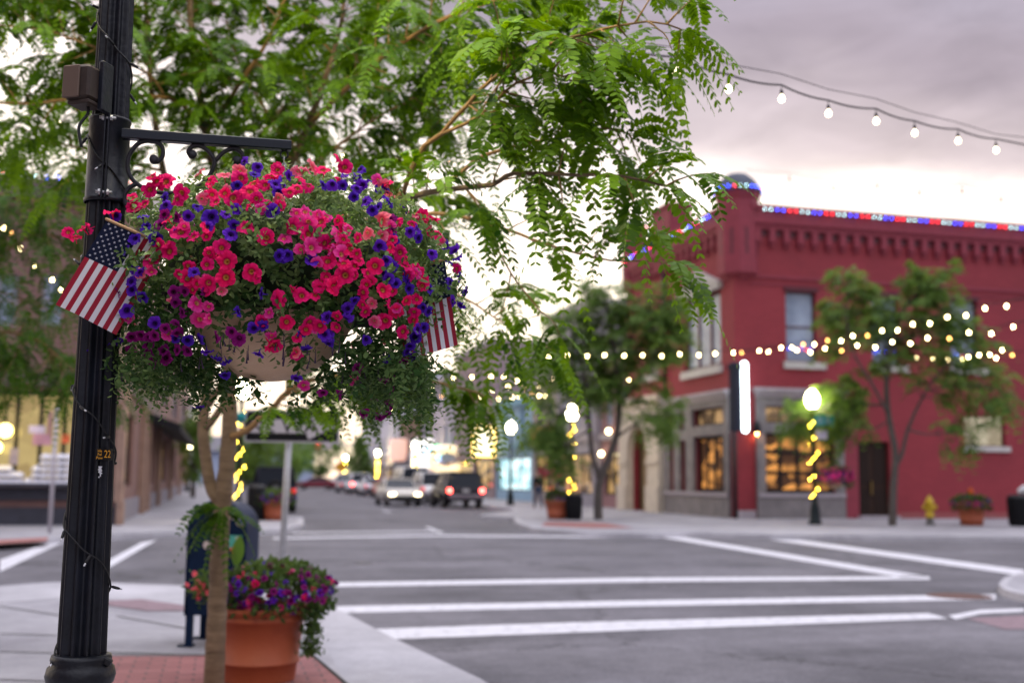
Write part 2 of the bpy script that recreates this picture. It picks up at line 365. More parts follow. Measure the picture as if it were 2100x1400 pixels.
m_black = mat('black_paint', (.006, .0075, .013), .42, var=.5, vscale=9, bump=.12, bscale=60, spec=.32)
m_iron = mat('wrought_iron', (.012, .014, .022), .5, spec=.35, col2=(.028, .024, .026), vscale=14, bump=.2, bscale=80)
m_darkmetal = mat('dark_metal', (.02, .02, .022), .45)
m_steel = mat('galvanised_steel', (.42, .42, .43), .45, var=.15, vscale=20, metal=.6)
m_glass_skytint = mat('sky_tint_window', (.20, .25, .34), .08, col2=(.36, .43, .54), vscale=1.2)  # pale blue sky reflection painted into the pane colour
m_glass_dark = mat('dark_window', (.02, .022, .028), .06, col2=(.05, .05, .06), vscale=2)
m_white_trim = mat('white_stone', (.52, .50, .47), .7, var=.12, vscale=5)
m_green_sign = mat('teal_sign', (.015, .30, .29), .4)
m_white = mat('white_enamel', (.72, .72, .74), .4)
m_soil = mat('potting_soil', (.02, .014, .01), .9, var=.4, vscale=30)

# ------------------------------------------------------------------ ground, road, pavements
g = MB(); g.quad((-700, -300, -.03), (700, -300, -.03), (700, 1100, -.03), (-700, 1100, -.03)); g.build('ground', mat('dry_earth', (.16, .14, .12), .9, var=.3, vscale=.3), kind='structure')
r = MB(); r.quad((-160, -60, 0), (160, -60, 0), (160, 400, 0), (-160, 400, 0)); r.build('road', m_asph, kind='structure')
def xy(px, py, z=0): p = G(px, py, z); return (p[0], p[1])
def rounded(poly, rad, n=5):
    """round every corner of a polygon"""
    o = []; k = len(poly)
    for i in range(k):
        a, b, c = (V(*poly[i-1]), V(*poly[i]), V(*poly[(i+1) % k])); r1 = min(rad, .45*np.linalg.norm(a-b), .45*np.linalg.norm(c-b))
        p, q = b+unit(a-b)*r1, b+unit(c-b)*r1
        for j in range(n+1):
            t = j/n; o.append(tuple((1-t)**2*p+2*t*(1-t)*b+t*t*q))
    return o
def inset(poly, d):
    k = len(poly); P = [V(*p) for p in poly]; o = []
    ar = sum(P[i-1][0]*P[i][1]-P[i][0]*P[i-1][1] for i in range(k)); s = 1 if ar > 0 else -1
    for i in range(k):
        e1 = unit(P[i]-P[i-1]); e2 = unit(P[(i+1) % k]-P[i]); n1 = V(-e1[1], e1[0])*s; n2 = V(-e2[1], e2[0])*s
        b = unit(n1+n2); o.append(tuple(P[i]+b*d/max(.35, float(np.dot(b, n1)))))
    return o
KH = .13
def pavement(name, poly, kerb_w=.17, h=KH):
    """kerb ring, then the concrete slab filling it 4 mm lower"""
    k = MB(); ins = inset(poly, kerb_w); n = len(poly)
    P = [(*p, 0) for p in inset(poly, -.012)]+[(*p, h) for p in inset(poly, .012)]+[(*p, h) for p in ins]+[(*p, 0) for p in ins]
    for a in range(3): k.add(P, [[a*n+i, a*n+(i+1) % n, (a+1)*n+(i+1) % n, (a+1)*n+i] for i in range(n)])
    k.build('kerb', m_kerb, kind='structure')
    s = MB(); s.prism(inset(poly, kerb_w+.001), 0, h-.004); s.build(name, m_conc, kind='structure')
# near corner block (photographer stands on it)
near = [xy(985, 1400), xy(905, 1362), xy(800, 1312), xy(700, 1258), xy(560, 1222), xy(400, 1206), xy(240, 1200), xy(110, 1198), xy(0, 1206)]
c0, c1 = near[0], near[-1]
gut = [(2.1, -8), (2.1, 3)]+near+[(-26, c1[1]+1.0), (-26, -8)]
gm = MB(); gm.prism(gut, 0, .035); gm.build('gutter', m_kerb, kind='structure')
nk = [(1.12, -8), (1.12, 3), xy(712, 1400, KH), xy(668, 1318, KH), xy(640, 1285, KH), xy(560, 1252, KH), xy(400, 1238, KH), xy(240, 1226, KH), xy(110, 1222, KH), xy(0, 1232, KH), (-26, xy(0, 1232, KH)[1]+1), (-26, -8)]
pavement('sidewalk', rounded(nk, .5), .15)
# slab joints cut as thin dark strips, brick patch, tactile pad
j = MB(); zj = KH
def strip(mb, a, b, w, z, mi=0):
    a, b = V(*a), V(*b); t = unit(b-a); n = V(-t[1], t[0])*w/2
    mb.add([(*(a-n), z), (*(b-n), z), (*(b+n), z), (*(a+n), z)], [[0, 1, 2, 3]], mi)
for a, b in (((0, 1335), (120, 1338)), ((0, 1298), (118, 1302)), ((0, 1242), (130, 1262)), ((0, 1392), (105, 1396)), ((215, 1336), (430, 1342)), ((240, 1262), (395, 1290))):
    strip(j, xy(*a, KH), xy(*b, KH), .03, KH+.001)
j.build('slab_joint', mat('joint_dirt', (.09, .085, .08), .9), kind='structure')
bp_ = [xy(225, 1345, KH), xy(640, 1345, KH), xy(705, 1400, KH), xy(760, 1460, KH), xy(200, 1460, KH)]
b_ = MB(); b_.add([(*p, KH+.003) for p in bp_], [list(range(len(bp_)))]); b_.build('brick_paving', m_paver, kind='structure')
b_ = MB(); strip(b_, xy(640, 1343, KH), xy(712, 1404, KH), .03, KH+.005); strip(b_, xy(215, 1343, KH), xy(640, 1343, KH), .03, KH+.005); b_.build('paving_edge', mat('edge_dirt', (.035, .032, .03), .9), kind='structure')
tp = [xy(215, 1232, KH), xy(290, 1228, KH), xy(395, 1243, KH), xy(395, 1252, KH), xy(300, 1252, KH), xy(215, 1240, KH)]
b_ = MB(); b_.add([(*p, KH+.004) for p in tp], [list(range(6))]); b_.build('tactile_paving', mat('tactile_red', (.22, .15, .17), .85, var=.25, vscale=12), kind='structure')
# far left block
NWK = [xy(-60, 1122), xy(110, 1114), xy(240, 1106), xy(400, 1098), xy(560, 1096), xy(624, 1084), xy(622, 1066), (1.25, 42), (1.25, 150), (-60, 150), (-60, xy(-60, 1122)[1])]
pavement('sidewalk', rounded(NWK, 1.2), .2)
b_ = MB(); q = [xy(-40, 1108, KH), xy(98, 1101, KH), xy(98, 1108, KH), xy(-40, 1117, KH)]; b_.add([(*p, KH+.003) for p in q], [[0, 1, 2, 3]]); b_.build('tactile_paving', mat('tactile_brick', (.30, .12, .11), .85, var=.2, vscale=12), kind='structure')
# far right block (red building corner)
NEK = [xy(1052, 1066), xy(1058, 1080), xy(1095, 1092), xy(1200, 1100), xy(1300, 1103), xy(1400, 1100), xy(1560, 1106), xy(2100, 1110), (60, xy(2100, 1110)[1]-.3), (60, 150), (12.9, 150), (12.9, 50), (12.6, 47.5), (9.2, 40.5)]
pavement('sidewalk', rounded(NEK, 1.0), .22)
b_ = MB(); q = [xy(1110, 1078, KH), xy(1215, 1082, KH), xy(1300, 1082, KH), xy(1240, 1072, KH), xy(1120, 1069, KH)]; b_.add([(*p, KH+.003) for p in q], [list(range(5))]); b_.build('brick_paving', m_paver, kind='structure')
# near right corner: rounded island and ramp
IS = [xy(2250, 1172), xy(2110, 1180), xy(2060, 1196), xy(2045, 1212), xy(2062, 1226), xy(2120, 1238), xy(2260, 1240)]
pavement('traffic_island', rounded(IS, .3), .12, .10)
IS2 = [xy(1915, 1275), xy(1960, 1262), xy(2060, 1256), xy(2250, 1254), xy(2330, 1330), xy(2100, 1303), xy(1990, 1294)]
b_ = MB(); q = [xy(1985, 1268, ), xy(2100, 1262), xy(2160, 1290), xy(2060, 1290)]; b_.add([(*p, .005) for p in q], [[0, 1, 2, 3]]); b_.build('tactile_paving', MATS['tactile_red'], kind='structure')
# painted lines
def line(px, w, name='road_marking', z=.004):
    m = MB(); P = [V(*xy(*p)) for p in px]
    for a, b in zip(P[:-1], P[1:]):
        strip(m, a, b, w, z)
    return m.build(name, m_paint, kind='structure')
def qline(q): m = MB(); m.add([(*xy(*p), .004) for p in q], [list(range(len(q)))]); return m.build('road_marking', m_paint, kind='structure')
qline([(762, 1312), (752, 1290), (1200, 1275), (1905, 1257), (1945, 1268), (1200, 1296)])
qline([(690, 1257), (690, 1243), (1300, 1231), (2042, 1218), (2042, 1229), (1300, 1243)])
qline([(690, 1203), (690, 1194), (1300, 1184), (1905, 1181), (1908, 1188), (1300, 1193)])
qline([(1360, 1102), (1384, 1098), (1905, 1182), (1850, 1184)])
qline([(1545, 1101), (1575, 1098), (2100, 1168), (2096, 1180)])
qline([(0, 1172), (0, 1148), (100, 1112), (128, 1112)])
qline([(112, 1207), (290, 1112), (322, 1106), (225, 1163), (130, 1207)])
qline([(560, 1102), (900, 1096), (1350, 1100), (1350, 1102.5), (900, 1099), (560, 1105)])
qline([(600, 1091), (900, 1088), (900, 1089.5), (600, 1093)])
qline([(1945, 1262), (2010, 1250), (2100, 1247), (2100, 1254), (2010, 1258), (1960, 1270)])
qline([(780, 1046), (798, 1050), (806, 1050), (788, 1046)])
qline([(870, 1080), (900, 1092), (912, 1092), (880, 1080)])
def disc(px, py, r, name, m, label=None):
    c = G(px, py); mb = MB(); mb.lathe([(r, .002), (r, .007), (r*.8, .009), (.01, .009)], (c[0], c[1], 0), 28); o = mb.build(name, m); return o
tag(disc(745, 1155, .16, 'manhole_cover', m_darkmetal), 'small dark iron cover set in the asphalt of the crossing', 'manhole cover')
tag(disc(1967, 1222, .42, 'drain_cover', mat('rusty_iron', (.10, .045, .035), .8, var=.3, vscale=12)), 'rusty brown round drain cover on the end of a crosswalk line', 'drain cover')

# ------------------------------------------------------------------ buildings
class Facade:
    """plane with origin O, unit U along it and outward normal Nn; px->(u, v) on it"""
    def __init__(s, O, U, Nn): s.O, s.U, s.N = V(*O), unit(U), unit(Nn)
    def hit(s, px, py):
        d = ray(px, py); t = np.dot(s.O-CAM, s.N)/np.dot(d, s.N); p = CAM+d*t
        return float(np.dot(p-s.O, s.U)), float(p[2]-s.O[2])
    def p(s, u, v, n=0.0): return s.O+s.U*u+V(0, 0, v)+s.N*n
    def rect(s, x0, y0, x1, y1):
        a, b = s.hit(x0, (y0+y1)/2)[0], s.hit(x1, (y0+y1)/2)[0]; xm = (x0+x1)/2
        t, q = s.hit(xm, y0)[1], s.hit(xm, y1)[1]; return (min(a, b), q, max(a, b), t)
    def slab(s, mb, r, n0, n1, mi=0):
        """box on the facade covering rect r from depth n0 to n1 (outwards)"""
        u0, v0, u1, v1 = r
        mb.box(s.p((u0+u1)/2, (v0+v1)/2, (n0+n1)/2), (u1-u0, abs(n1-n0), v1-v0), ax=(s.U, s.N, V(0, 0, 1)), mi=mi)
    def wall(s, mb, u0, v0, u1, v1, holes, deep=.22, mi=0):
        us = sorted({u0, u1, *[h[0] for h in holes], *[h[2] for h in holes]}); vs = sorted({v0, v1, *[h[1] for h in holes], *[h[3] for h in holes]})
        us = [u for u in us if u0 <= u <= u1]; vs = [v for v in vs if v0 <= v <= v1]
        for a, b in zip(us[:-1], us[1:]):
            for c, d in zip(vs[:-1], vs[1:]):
                mu, mv = (a+b)/2, (c+d)/2
                if any(h[0] < mu < h[2] and h[1] < mv < h[3] for h in holes): continue
                mb.quad(s.p(a, c), s.p(b, c), s.p(b, d), s.p(a, d), mi)
        for h in holes:
            a, c, b, d = h
            for q in (((a, c), (b, c)), ((b, c), (b, d)), ((b, d), (a, d)), ((a, d), (a, c))):
                mb.quad(s.p(*q[0]), s.p(*q[1]), s.p(*q[1], -deep), s.p(*q[0], -deep), mi)
    def window(s, parent, r, fm, gm_, cols=1, rows=1, fw=.07, mw=.04, deep=.22, label=None, name='window'):
        u0, v0, u1, v1 = r; f = MB(); n0 = -deep+.01; n1 = -deep+.10
        fw = min(fw, (u1-u0)*.2)
        for q in ((u0+.003, v0+.003, u0+fw, v1-.003), (u1-fw, v0+.003, u1-.003, v1-.003), (u0+fw, v0+.003, u1-fw, v0+fw), (u0+fw, v1-fw, u1-fw, v1-.003)): s.slab(f, q, n0, n1)
        for i in range(1, cols):
            u = u0+(u1-u0)*i/cols; s.slab(f, (u-mw/2, v0+fw, u+mw/2, v1-fw), n0, n1-.012)
        for i in range(1, rows):
            v = v0+(v1-v0)*i/rows; s.slab(f, (u0+fw, v-mw/2, u1-fw, v+mw/2), n0, n1-.02)
        o = f.build(name, fm, parent)
        if label: o['label'] = label
        g_ = MB(); g_.quad(s.p(u0+fw*.6, v0+fw*.6, n0+.02), s.p(u1-fw*.6, v0+fw*.6, n0+.02), s.p(u1-fw*.6, v1-fw*.6, n0+.02), s.p(u0+fw*.6, v1-fw*.6, n0+.02))
        g_.build('pane', gm_, o); return o

def lit_mat(name, warm, dark, s, scale=1.6, thr=.5, sharp=.12, seed=0.0):
    """lit room seen through a shop window"""
    m = bpy.data.materials.new(name); m.use_nodes = True; t = m.node_tree; t.nodes.clear()
    o = N(t, 'ShaderNodeOutputMaterial'); b = N(t, 'ShaderNodeBsdfPrincipled'); t.links.new(b.outputs[0], o.inputs[0]); b.inputs['Roughness'].default_value = .08
    b.inputs['Base Color'].default_value = (.02, .018, .016, 1)
    tcn = N(t, 'ShaderNodeTexCoord'); mpn = N(t, 'ShaderNodeMapping'); mpn.inputs['Location'].default_value = (seed, seed*2, seed*3); mpn.inputs['Scale'].default_value = (1, 1, 1.5); t.links.new(tcn.outputs['Object'], mpn.inputs[0])
    vo = N(t, 'ShaderNodeTexVoronoi', feature='F1'); vo.inputs['Scale'].default_value = scale; t.links.new(mpn.outputs[0], vo.inputs['Vector'])
    nz = N(t, 'ShaderNodeTexNoise'); nz.inputs['Scale'].default_value = scale*1.2; nz.inputs['Detail'].default_value = 3; t.links.new(mpn.outputs[0], nz.inputs['Vector'])
    sx = N(t, 'ShaderNodeSeparateXYZ'); t.links.new(vo.outputs['Color'], sx.inputs[0])
    r = N(t, 'ShaderNodeValToRGB'); r.color_ramp.elements[0].position = thr-sharp; r.color_ramp.elements[1].position = thr+sharp
    r.color_ramp.elements[0].color = (*dark, 1); r.color_ramp.elements[1].color = (*warm, 1)
    t.links.new(math_n(t, 'ADD', math_n(t, 'MULTIPLY', sx.outputs[0], .5), math_n(t, 'MULTIPLY', nz.outputs['Fac'], .5)), r.inputs[0])
    t.links.new(r.outputs[0], b.inputs['Emission Color']); b.inputs['Emission Strength'].default_value = s
    MATS[name] = m; return m
m_lit = lit_mat('lit_bar', (1.0, .42, .10), (.06, .025, .012), .95, 1.5, .55)
m_lit2 = lit_mat('lit_bar_dim', (.9, .55, .25), (.10, .06, .035), .5, 1.2, .5, seed=3)
m_litw = lit_mat('lit_curtain', (.9, .78, .55), (.55, .45, .28), .5, 2.5, .5)

# ---- red corner building
RX, RY = 18.2, 37.4
BR = empty('red_building', (RX, RY, KH), 'two storey red brick corner building with a domed corner turret and roofline lights', 'building')
m_red = brick_mat('red_painted_brick', (.265, .024, .036), (.315, .032, .044), (.21, .021, .031), .22, .075, dirt=.22)
m_redtrim = mat('red_trim', (.25, .03, .05), .7, var=.12, vscale=4)
m_stone = mat('grey_stone', (.17, .155, .16), .8, col2=(.26, .235, .235), vscale=2.2, bump=.3, bscale=10)
m_stonecap = mat('stone_cap', (.36, .32, .35), .75, var=.15, vscale=4)
m_slate = mat('slate_cap', (.035, .045, .075), .6, var=.3, vscale=6)
m_redframe = mat('maroon_frame', (.09, .012, .022), .5)
FR = Facade((RX, RY, 0), (1, 0, 0), (0, -1, 0)); FL = Facade((RX, RY, 0), (0, 1, 0), (-1, 0, 0))
topR = FR.hit(1700, 441)[1]; rw = 26.0; lw = FL.hit(1285, 800)[0]
W1 = FR.rect(1612, 598, 1674, 742); W2 = FR.rect(1788, 604, 1843, 742); W3 = FR.rect(1950, 612, 2006, 745)
W2 = (W2[0], W1[1], W2[2], W1[3]); W3 = (W3[0], W1[1], W3[2], W1[3])
W4 = FR.rect(1978, 852, 2062, 915); DO = FR.rect(1757, 905, 1826, 1062); DO = (DO[0], KH, DO[2], DO[3])
SF = FR.rect(1567, 888, 1711, 1010); ST = FR.rect(1567, 834, 1711, 868)
holesR = [W1, W2, W3, W4, DO, SF, ST]
w = MB(); FR.wall(w, 0, 0, rw, topR, holesR, .25)
PW = FL.rect(1403, 606, 1478, 756); PW2 = FL.rect(1322, 650, 1350, 768)
bigL = FL.rect(1428, 893, 1492, 1008); nl1 = FL.rect(1399, 903, 1413, 1006); nl2 = FL.rect(1377, 905, 1388, 1006); trL = FL.rect(1424, 836, 1490, 872)
t1 = FL.rect(1396, 845, 1409, 880); t2 = FL.rect(1374, 848, 1385, 882)
arch = FL.rect(1300, 892, 1340, 1062); arch = (arch[0], KH, arch[2], arch[3])
FL.wall(w, 0, 0, lw, topR, [PW, PW2, bigL, nl1, nl2, trL, t1, t2, arch], .25)
# back, far sides and roof
w.quad((RX, RY+lw, 0), (RX+rw, RY+lw, 0), (RX+rw, RY+lw, topR), (RX, RY+lw, topR)); w.quad((RX+rw, RY, 0), (RX+rw, RY+lw, 0), (RX+rw, RY+lw, topR), (RX+rw, RY, topR))
w.build('wall', m_red, BR)
rf = MB(); rf.quad((RX+.02, RY+.02, topR-.5), (RX+rw-.02, RY+.02, topR-.5), (RX+rw-.02, RY+lw-.02, topR-.5), (RX+.02, RY+lw-.02, topR-.5)); rf.build('roof', mat('roof_felt', (.06, .06, .065), .9), BR)
fl_ = MB(); fl_.box((RX+rw/2, RY+lw/2, 4.0), (rw-1.2, lw-1.2, 7.6)); fl_.build('interior_core', mat('dark_interior', (.012, .01, .01), .9), BR)
# parapet cap and corbelled cornice on both streets
cv0 = FR.hit(1700, 512)[1]
def cornice(Fc, u0, u1, name):
    m = MB()
    Fc.slab(m, (u0, topR-.02, u1, topR+.14), -.2, .34); Fc.slab(m, (u0, topR-.55, u1, topR-.021), .003, .24)
    Fc.slab(m, (u0, topR-.75, u1, topR-.551), .003, .16)
    n = int((u1-u0)/.60)
    for i in range(n):
        u = u0+.35+i*(u1-u0-.5)/n
        Fc.slab(m, (u-.12, cv0+.15, u+.12, topR-.751), .003, .15); Fc.slab(m, (u-.16, cv0+.10, u+.16, cv0+.15), .003, .20); Fc.slab(m, (u-.10, cv0-.06, u+.10, cv0+.099), .003, .11)
    for i in range(n-1):
        u = u0+.35+(i+.5)*(u1-u0-.5)/n; Fc.slab(m, (u-.11, cv0+.34, u+.11, cv0+.58), .004, .02, 1)
    m.build(name, [m_redtrim, m_redframe], BR)
cornice(FR, .62, rw, 'cornice'); cornice(FL, .62, lw-.1, 'cornice')
sc_ = MB(); v = FR.hit(1700, 575)[1]; FR.slab(sc_, (.7, v-.06, rw, v+.06), .003, .06); FR.slab(sc_, (.7, v-.30, rw, v-.24), .003, .035); sc_.build('string_course', m_redtrim, BR)
# corner turret
tz0 = FR.hit(1520, 560)[1]; tz1 = FR.hit(1515, 392)[1]; tz2 = FR.hit(1515, 353)[1]
def turret(c, rad, z0, z1, z2, n=8):
    m = MB(); a0 = math.pi/8
    def ring(r, z): return [V(c[0]+r*math.cos(a0+2*math.pi*i/n), c[1]+r*math.sin(a0+2*math.pi*i/n), z) for i in range(n)]
    prof = [(rad*.35, z0-.5), (rad*.8, z0-.1), (rad, z0), (rad, z1-.35), (rad*1.12, z1-.1), (rad*1.12, z1)]
    P = []; [P.extend(ring(r_, z_)) for r_, z_ in prof]; k = len(prof)
    m.add(P, [[i*n+j, i*n+(j+1) % n, (i+1)*n+(j+1) % n, (i+1)*n+j] for i in range(k-1) for j in range(n)]+[list(range((k-1)*n, k*n))])
    o = m.build('turret', m_redtrim, BR)
    d = MB(); P = []; hh = z2-z1
    prof = [(rad*1.2, z1+.002), (rad*1.2, z1+.08), (rad*1.06, z1+hh*.4), (rad*.82, z1+hh*.75), (rad*.5, z2), (.02, z2+.03)]
    [P.extend(ring(r_, z_)) for r_, z_ in prof]; k = len(prof)
    d.add(P, [[i*n+j, i*n+(j+1) % n, (i+1)*n+(j+1) % n, (i+1)*n+j] for i in range(k-1) for j in range(n)]); d.build('dome_cap', m_slate, o)
    s = MB()
    for i in range(n):
        a = a0+2*math.pi*(i+.5)/n; q = rad*math.cos(math.pi/n)+.004
        X = V(-math.sin(a), math.cos(a), 0); Nn = V(math.cos(a), math.sin(a), 0)
        s.box(V(c[0], c[1], z0+(z1-z0)*.38)+Nn*q, (.10, .01, (z1-z0)*.32), ax=(X, Nn, V(0, 0, 1)))
    s.build('slot', m_redframe, o); return o
TC = (RX+.42, RY+.42)
turret(TC, .78, tz0, tz1, tz2)
z1_ = FL.hit(1298, 470)[1]; turret((RX+.2, RY+lw-.5), .55, topR-1.4, z1_, FL.hit(1298, 448)[1])
ch = MB(); u0, _, u1, v1 = FL.rect(1342, 432, 1378, 500); FL.slab(ch, (u0, topR-1.2, u1, v1), -.9, .12); FL.slab(ch, (u0-.08, v1, u1+.08, v1+.15), -.98, .2); ch.build('chimney', m_redtrim, BR)
# upper windows
m_sash = mat('white_sash', (.42, .43, .46), .5)
for Wd in (W1, W2, W3):
    FR.window(BR, Wd, m_redframe, m_glass_skytint, 1, 2, .06, .05)
    c = MB(); FR.slab(c, (Wd[2]-.42, Wd[1]+.08, Wd[2]-.12, Wd[3]-.08), -.222, -.214); c.build('curtain', mat('net_curtain', (.58, .58, .62), .8), BR)
    s = MB(); FR.slab(s, (Wd[0]-.14, Wd[1]-.26, Wd[2]+.34, Wd[1]-.002), -.05, .10); s.build('window_sill', m_white_trim, BR)
    s = MB(); FR.slab(s, (Wd[0]-.08, Wd[3]+.002, Wd[2]+.08, Wd[3]+.14), .003, .07); s.build('lintel', m_redframe, BR)
FR.window(BR, W4, m_redframe, m_litw, 1, 1, .05); s = MB(); FR.slab(s, (W4[0]-.08, W4[1]-.20, W4[2]+.14, W4[1]-.002), -.05, .10); s.build('window_sill', m_white_trim, BR)
FL.window(BR, PW, m_redframe, m_glass_skytint, 3, 1, .12, .14); FL.window(BR, PW2, m_redframe, m_glass_dark, 1, 2, .08, .06)
for P_ in (PW, PW2):
    s = MB(); FL.slab(s, (P_[0]-.15, P_[1]-.3, P_[2]+.15, P_[1]-.002), -.05, .14); s.build('window_sill', m_white_trim, BR)
pd = MB(); u0, u1 = PW[0]-.25, PW[2]+.25; vb = PW[3]+.02; va = vb+1.0
FL.slab(pd, (u0, vb, u1, vb+.22), .003, .22)
tri = [FL.p(u0-.05, vb+.221, .26), FL.p(u1+.05, vb+.221, .26), FL.p((u0+u1)/2, va, .26)]
pd.plate(tri, FL.N, .255); pd.build('pediment', m_white_trim, BR)
tri2 = MB(); cc = sum(tri)/3; tri2.plate([cc+(p-cc)*.62+FL.N*.012 for p in tri], FL.N, .01); tri2.build('pediment_panel', m_stonecap, BR)
# stone shop front on the cross street
u0 = FR.hit(1549, 900)[0]; u1 = FR.hit(1729, 900)[0]; vt = FR.hit(1640, 806)[1]; vbase = FR.hit(1640, 1012)[1]
s = MB(); FR.wall(s, u0, KH-.05, u1, vt, [SF, ST], .10)
stone_front = s; Fs = Facade((RX, RY-.12, 0), (1, 0, 0), (0, -1, 0)); s = MB()
def sframe(Fc, u0, u1, v0, v1, holes, cap):
    m = MB(); F2 = Facade(Fc.O+Fc.N*.14, Fc.U, Fc.N); F2.wall(m, u0, v0, u1, v1, holes, .139)
    for a in (u0, u1): m.quad(F2.p(a, v0), F2.p(a, v1), F2.p(a, v1, -.139), F2.p(a, v0, -.139))
    o = m.build('stone_shopfront', m_stone, BR)
    c = MB(); Fc.slab(c, (u0-.1, v1, u1+.1, v1+.16), .003, .30); Fc.slab(c, (u0-.05, v1-.18, u1+.05, v1-.001), .141, .2); c.build('shopfront_cornice', m_stonecap, o)
    b = MB(); Fc.slab(b, (u0+.03, holes[0][1]-.16, u1-.03, holes[0][1]-.03), .141, .19); b.build('shopfront_sill', m_stonecap, o)
    return o
sframe(FR, u0, u1, KH-.05, vt, [SF, ST], True)
ul1 = lw*.0+FL.hit(1366, 900)[0]; ul0 = FL.hit(1499, 900)[0]; vtl = FL.hit(1440, 826)[1]
sframe(FL, ul0, ul1, KH-.05, vt-.05, [bigL, nl1, nl2, trL, t1, t2], True)
m_bframe = mat('black_frame', (.012, .012, .014), .4)
FR.window(BR, SF, m_bframe, m_lit, 4, 3, .12, .13); FR.window(BR, ST, m_bframe, m_lit2, 4, 1, .06, .05)
FL.window(BR, bigL, m_bframe, m_lit, 4, 1, .14, .12); FL.window(BR, trL, m_bframe, m_lit2, 2, 1, .08, .05)
for q in (nl1, nl2): FL.window(BR, q, m_bframe, m_lit2, 1, 2, .08, .06)
for q in (t1, t2): FL.window(BR, q, m_bframe, m_glass_dark, 1, 1, .06)
# corner pier base, downpipe, plinths, door
pb = MB(); FR.slab(pb, (.02, KH-.05, FR.hit(1549, 1050)[0]-.01, FR.hit(1525, 1046)[1]), .003, .08); pb.build('pier_base', m_stonecap, BR)
dp = MB(); pz = FR.hit(1500, 880)[1]; dp.tube([(RX-.10, RY-.10, KH), (RX-.10, RY-.10, pz)], .07, 10); dp.build('downpipe', m_darkmetal, BR); dp = MB()
dp.tube([(RX-.09, FL.O[1]+FL.hit(1366, 700)[0], vt+.1), (RX-.09, FL.O[1]+FL.hit(1366, 700)[0], topR-.6)], .08, 10); dp.build('downpipe', m_darkmetal, BR)
dr = MB(); FR.slab(dr, (DO[0]+.02, DO[1]+.01, DO[2]-.02, DO[3]-.02), -.24, -.17); dro = dr.build('door', mat('dark_wood', (.035, .018, .012), .5, var=.4, vscale=5, stretch=(6, 6, .6)), BR)
dd = MB()
for k in range(2):
    a = DO[0]+.1+k*(DO[2]-DO[0])/2; FR.slab(dd, (a, DO[1]+.2, a+(DO[2]-DO[0])/2-.2, DO[1]+1.1), -.168, -.15); FR.slab(dd, (a, DO[1]+1.25, a+(DO[2]-DO[0])/2-.2, DO[3]-.2), -.168, -.15)
dd.build('door_panel', mat('door_panel', (.022, .012, .009), .45), dro)
hd = MB(); FR.slab(hd, ((DO[0]+DO[2])/2-.04, 1.0, (DO[0]+DO[2])/2-.01, 1.5), -.149, -.09); hd.build('handle', mat('brass', (.5, .35, .12), .3, metal=1), dro)
st = MB(); FR.slab(st, (DO[0]-.1, KH, DO[2]+.1, KH+.10), -.1, .45); st.build('doorstep', m_stonecap, BR)
js = MB(); FR.slab(js, (FR.hit(1729, 950)[0]+.004, KH, DO[0]-.01, vt-.3), .003, .16); js.build('pilaster', m_redtrim, BR)
pl = MB(); FR.slab(pl, (DO[2]+.02, KH, rw, KH+.22), .003, .05); pl.build('plinth', mat('worn_plinth', (.26, .10, .09), .85, col2=(.32, .06, .07), vscale=3), BR)
# cream arch on the main street side
A0 = FL.hit(1283, 950)[0]; A1 = FL.hit(1365, 950)[0]; A0, A1 = min(A0, A1), max(A0, A1)
av0, av1 = KH, FL.hit(1350, 822)[1]; cu = (arch[0]+arch[2])/2; aw = (arch[2]-arch[0])/2*1.05; spr = arch[3]-aw*.8
m_cream = mat('cream_stone', (.62, .54, .44), .7, var=.10, vscale=3, bump=.2, bscale=8)
am = MB(); outer = []
na = 14; inner = [(cu-aw, av0)]+[(cu-aw*math.cos(math.pi*i/na), spr+aw*math.sin(math.pi*i/na)*1.15) for i in range(na+1)]+[(cu+aw, av0)]
outl = [(A0, av0), (A0, av1), (A1, av1), (A1, av0)]
n1 = .34
def arch_face(n):
    P = [FL.p(u, v, n) for u, v in inner]; k = len(inner)
    tops = [(A0, av0)]+[(A0+(A1-A0)*min(1, max(0, (inner[i][0]-(cu-aw))/(2*aw))), av1) for i in range(1, k-1)]+[(A1, av0)]
    Q = [FL.p(u, v, n) for u, v in tops]; return P, Q
P, Q = arch_face(n1); k = len(P)
am.add(P+Q, [[i, i+1, k+i+1, k+i] for i in range(1, k-2)]+[[0, 1, k+1, k], [k-2, k-1, 2*k-1, 2*k-2]])
P2 = [FL.p(u, v, .0) for u, v in inner]; am.add(P+P2, [[i, k+i, k+i+1, i+1] for i in range(k-1)])
for (a, b) in ((outl[0], outl[1]), (outl[1], outl[2]), (outl[2], outl[3])): am.quad(FL.p(*a, n1), FL.p(*b, n1), FL.p(*b, 0), FL.p(*a, 0))
ao = am.build('archway', m_cream, BR)
for nm_, q_, o_ in (('arch_cornice', (A0-.12, av1, A1+.12, av1+.25), .14), ('arch_plinth', (A0-.06, av0, cu-aw+.002, av0+1.1), .09), ('arch_plinth', (cu+aw-.002, av0, A1+.06, av0+1.1), .09), ('impost', (A0-.04, spr-.3, cu-aw+.001, spr-.12), .07), ('impost', (cu+aw-.001, spr-.3, A1+.04, spr-.12), .07)):
    ac = MB(); FL.slab(ac, q_, n1+.002 if o_ < .1 else .003, n1+o_); ac.build(nm_, m_cream, ao)
ai = MB(); FL.slab(ai, (arch[0]-.3, av0, arch[2]+.3, arch[3]+.4), -.6, -.4); ai.build('inner_door', mat('tan_door', (.34, .24, .13), .6, var=.15, vscale=3), ao)
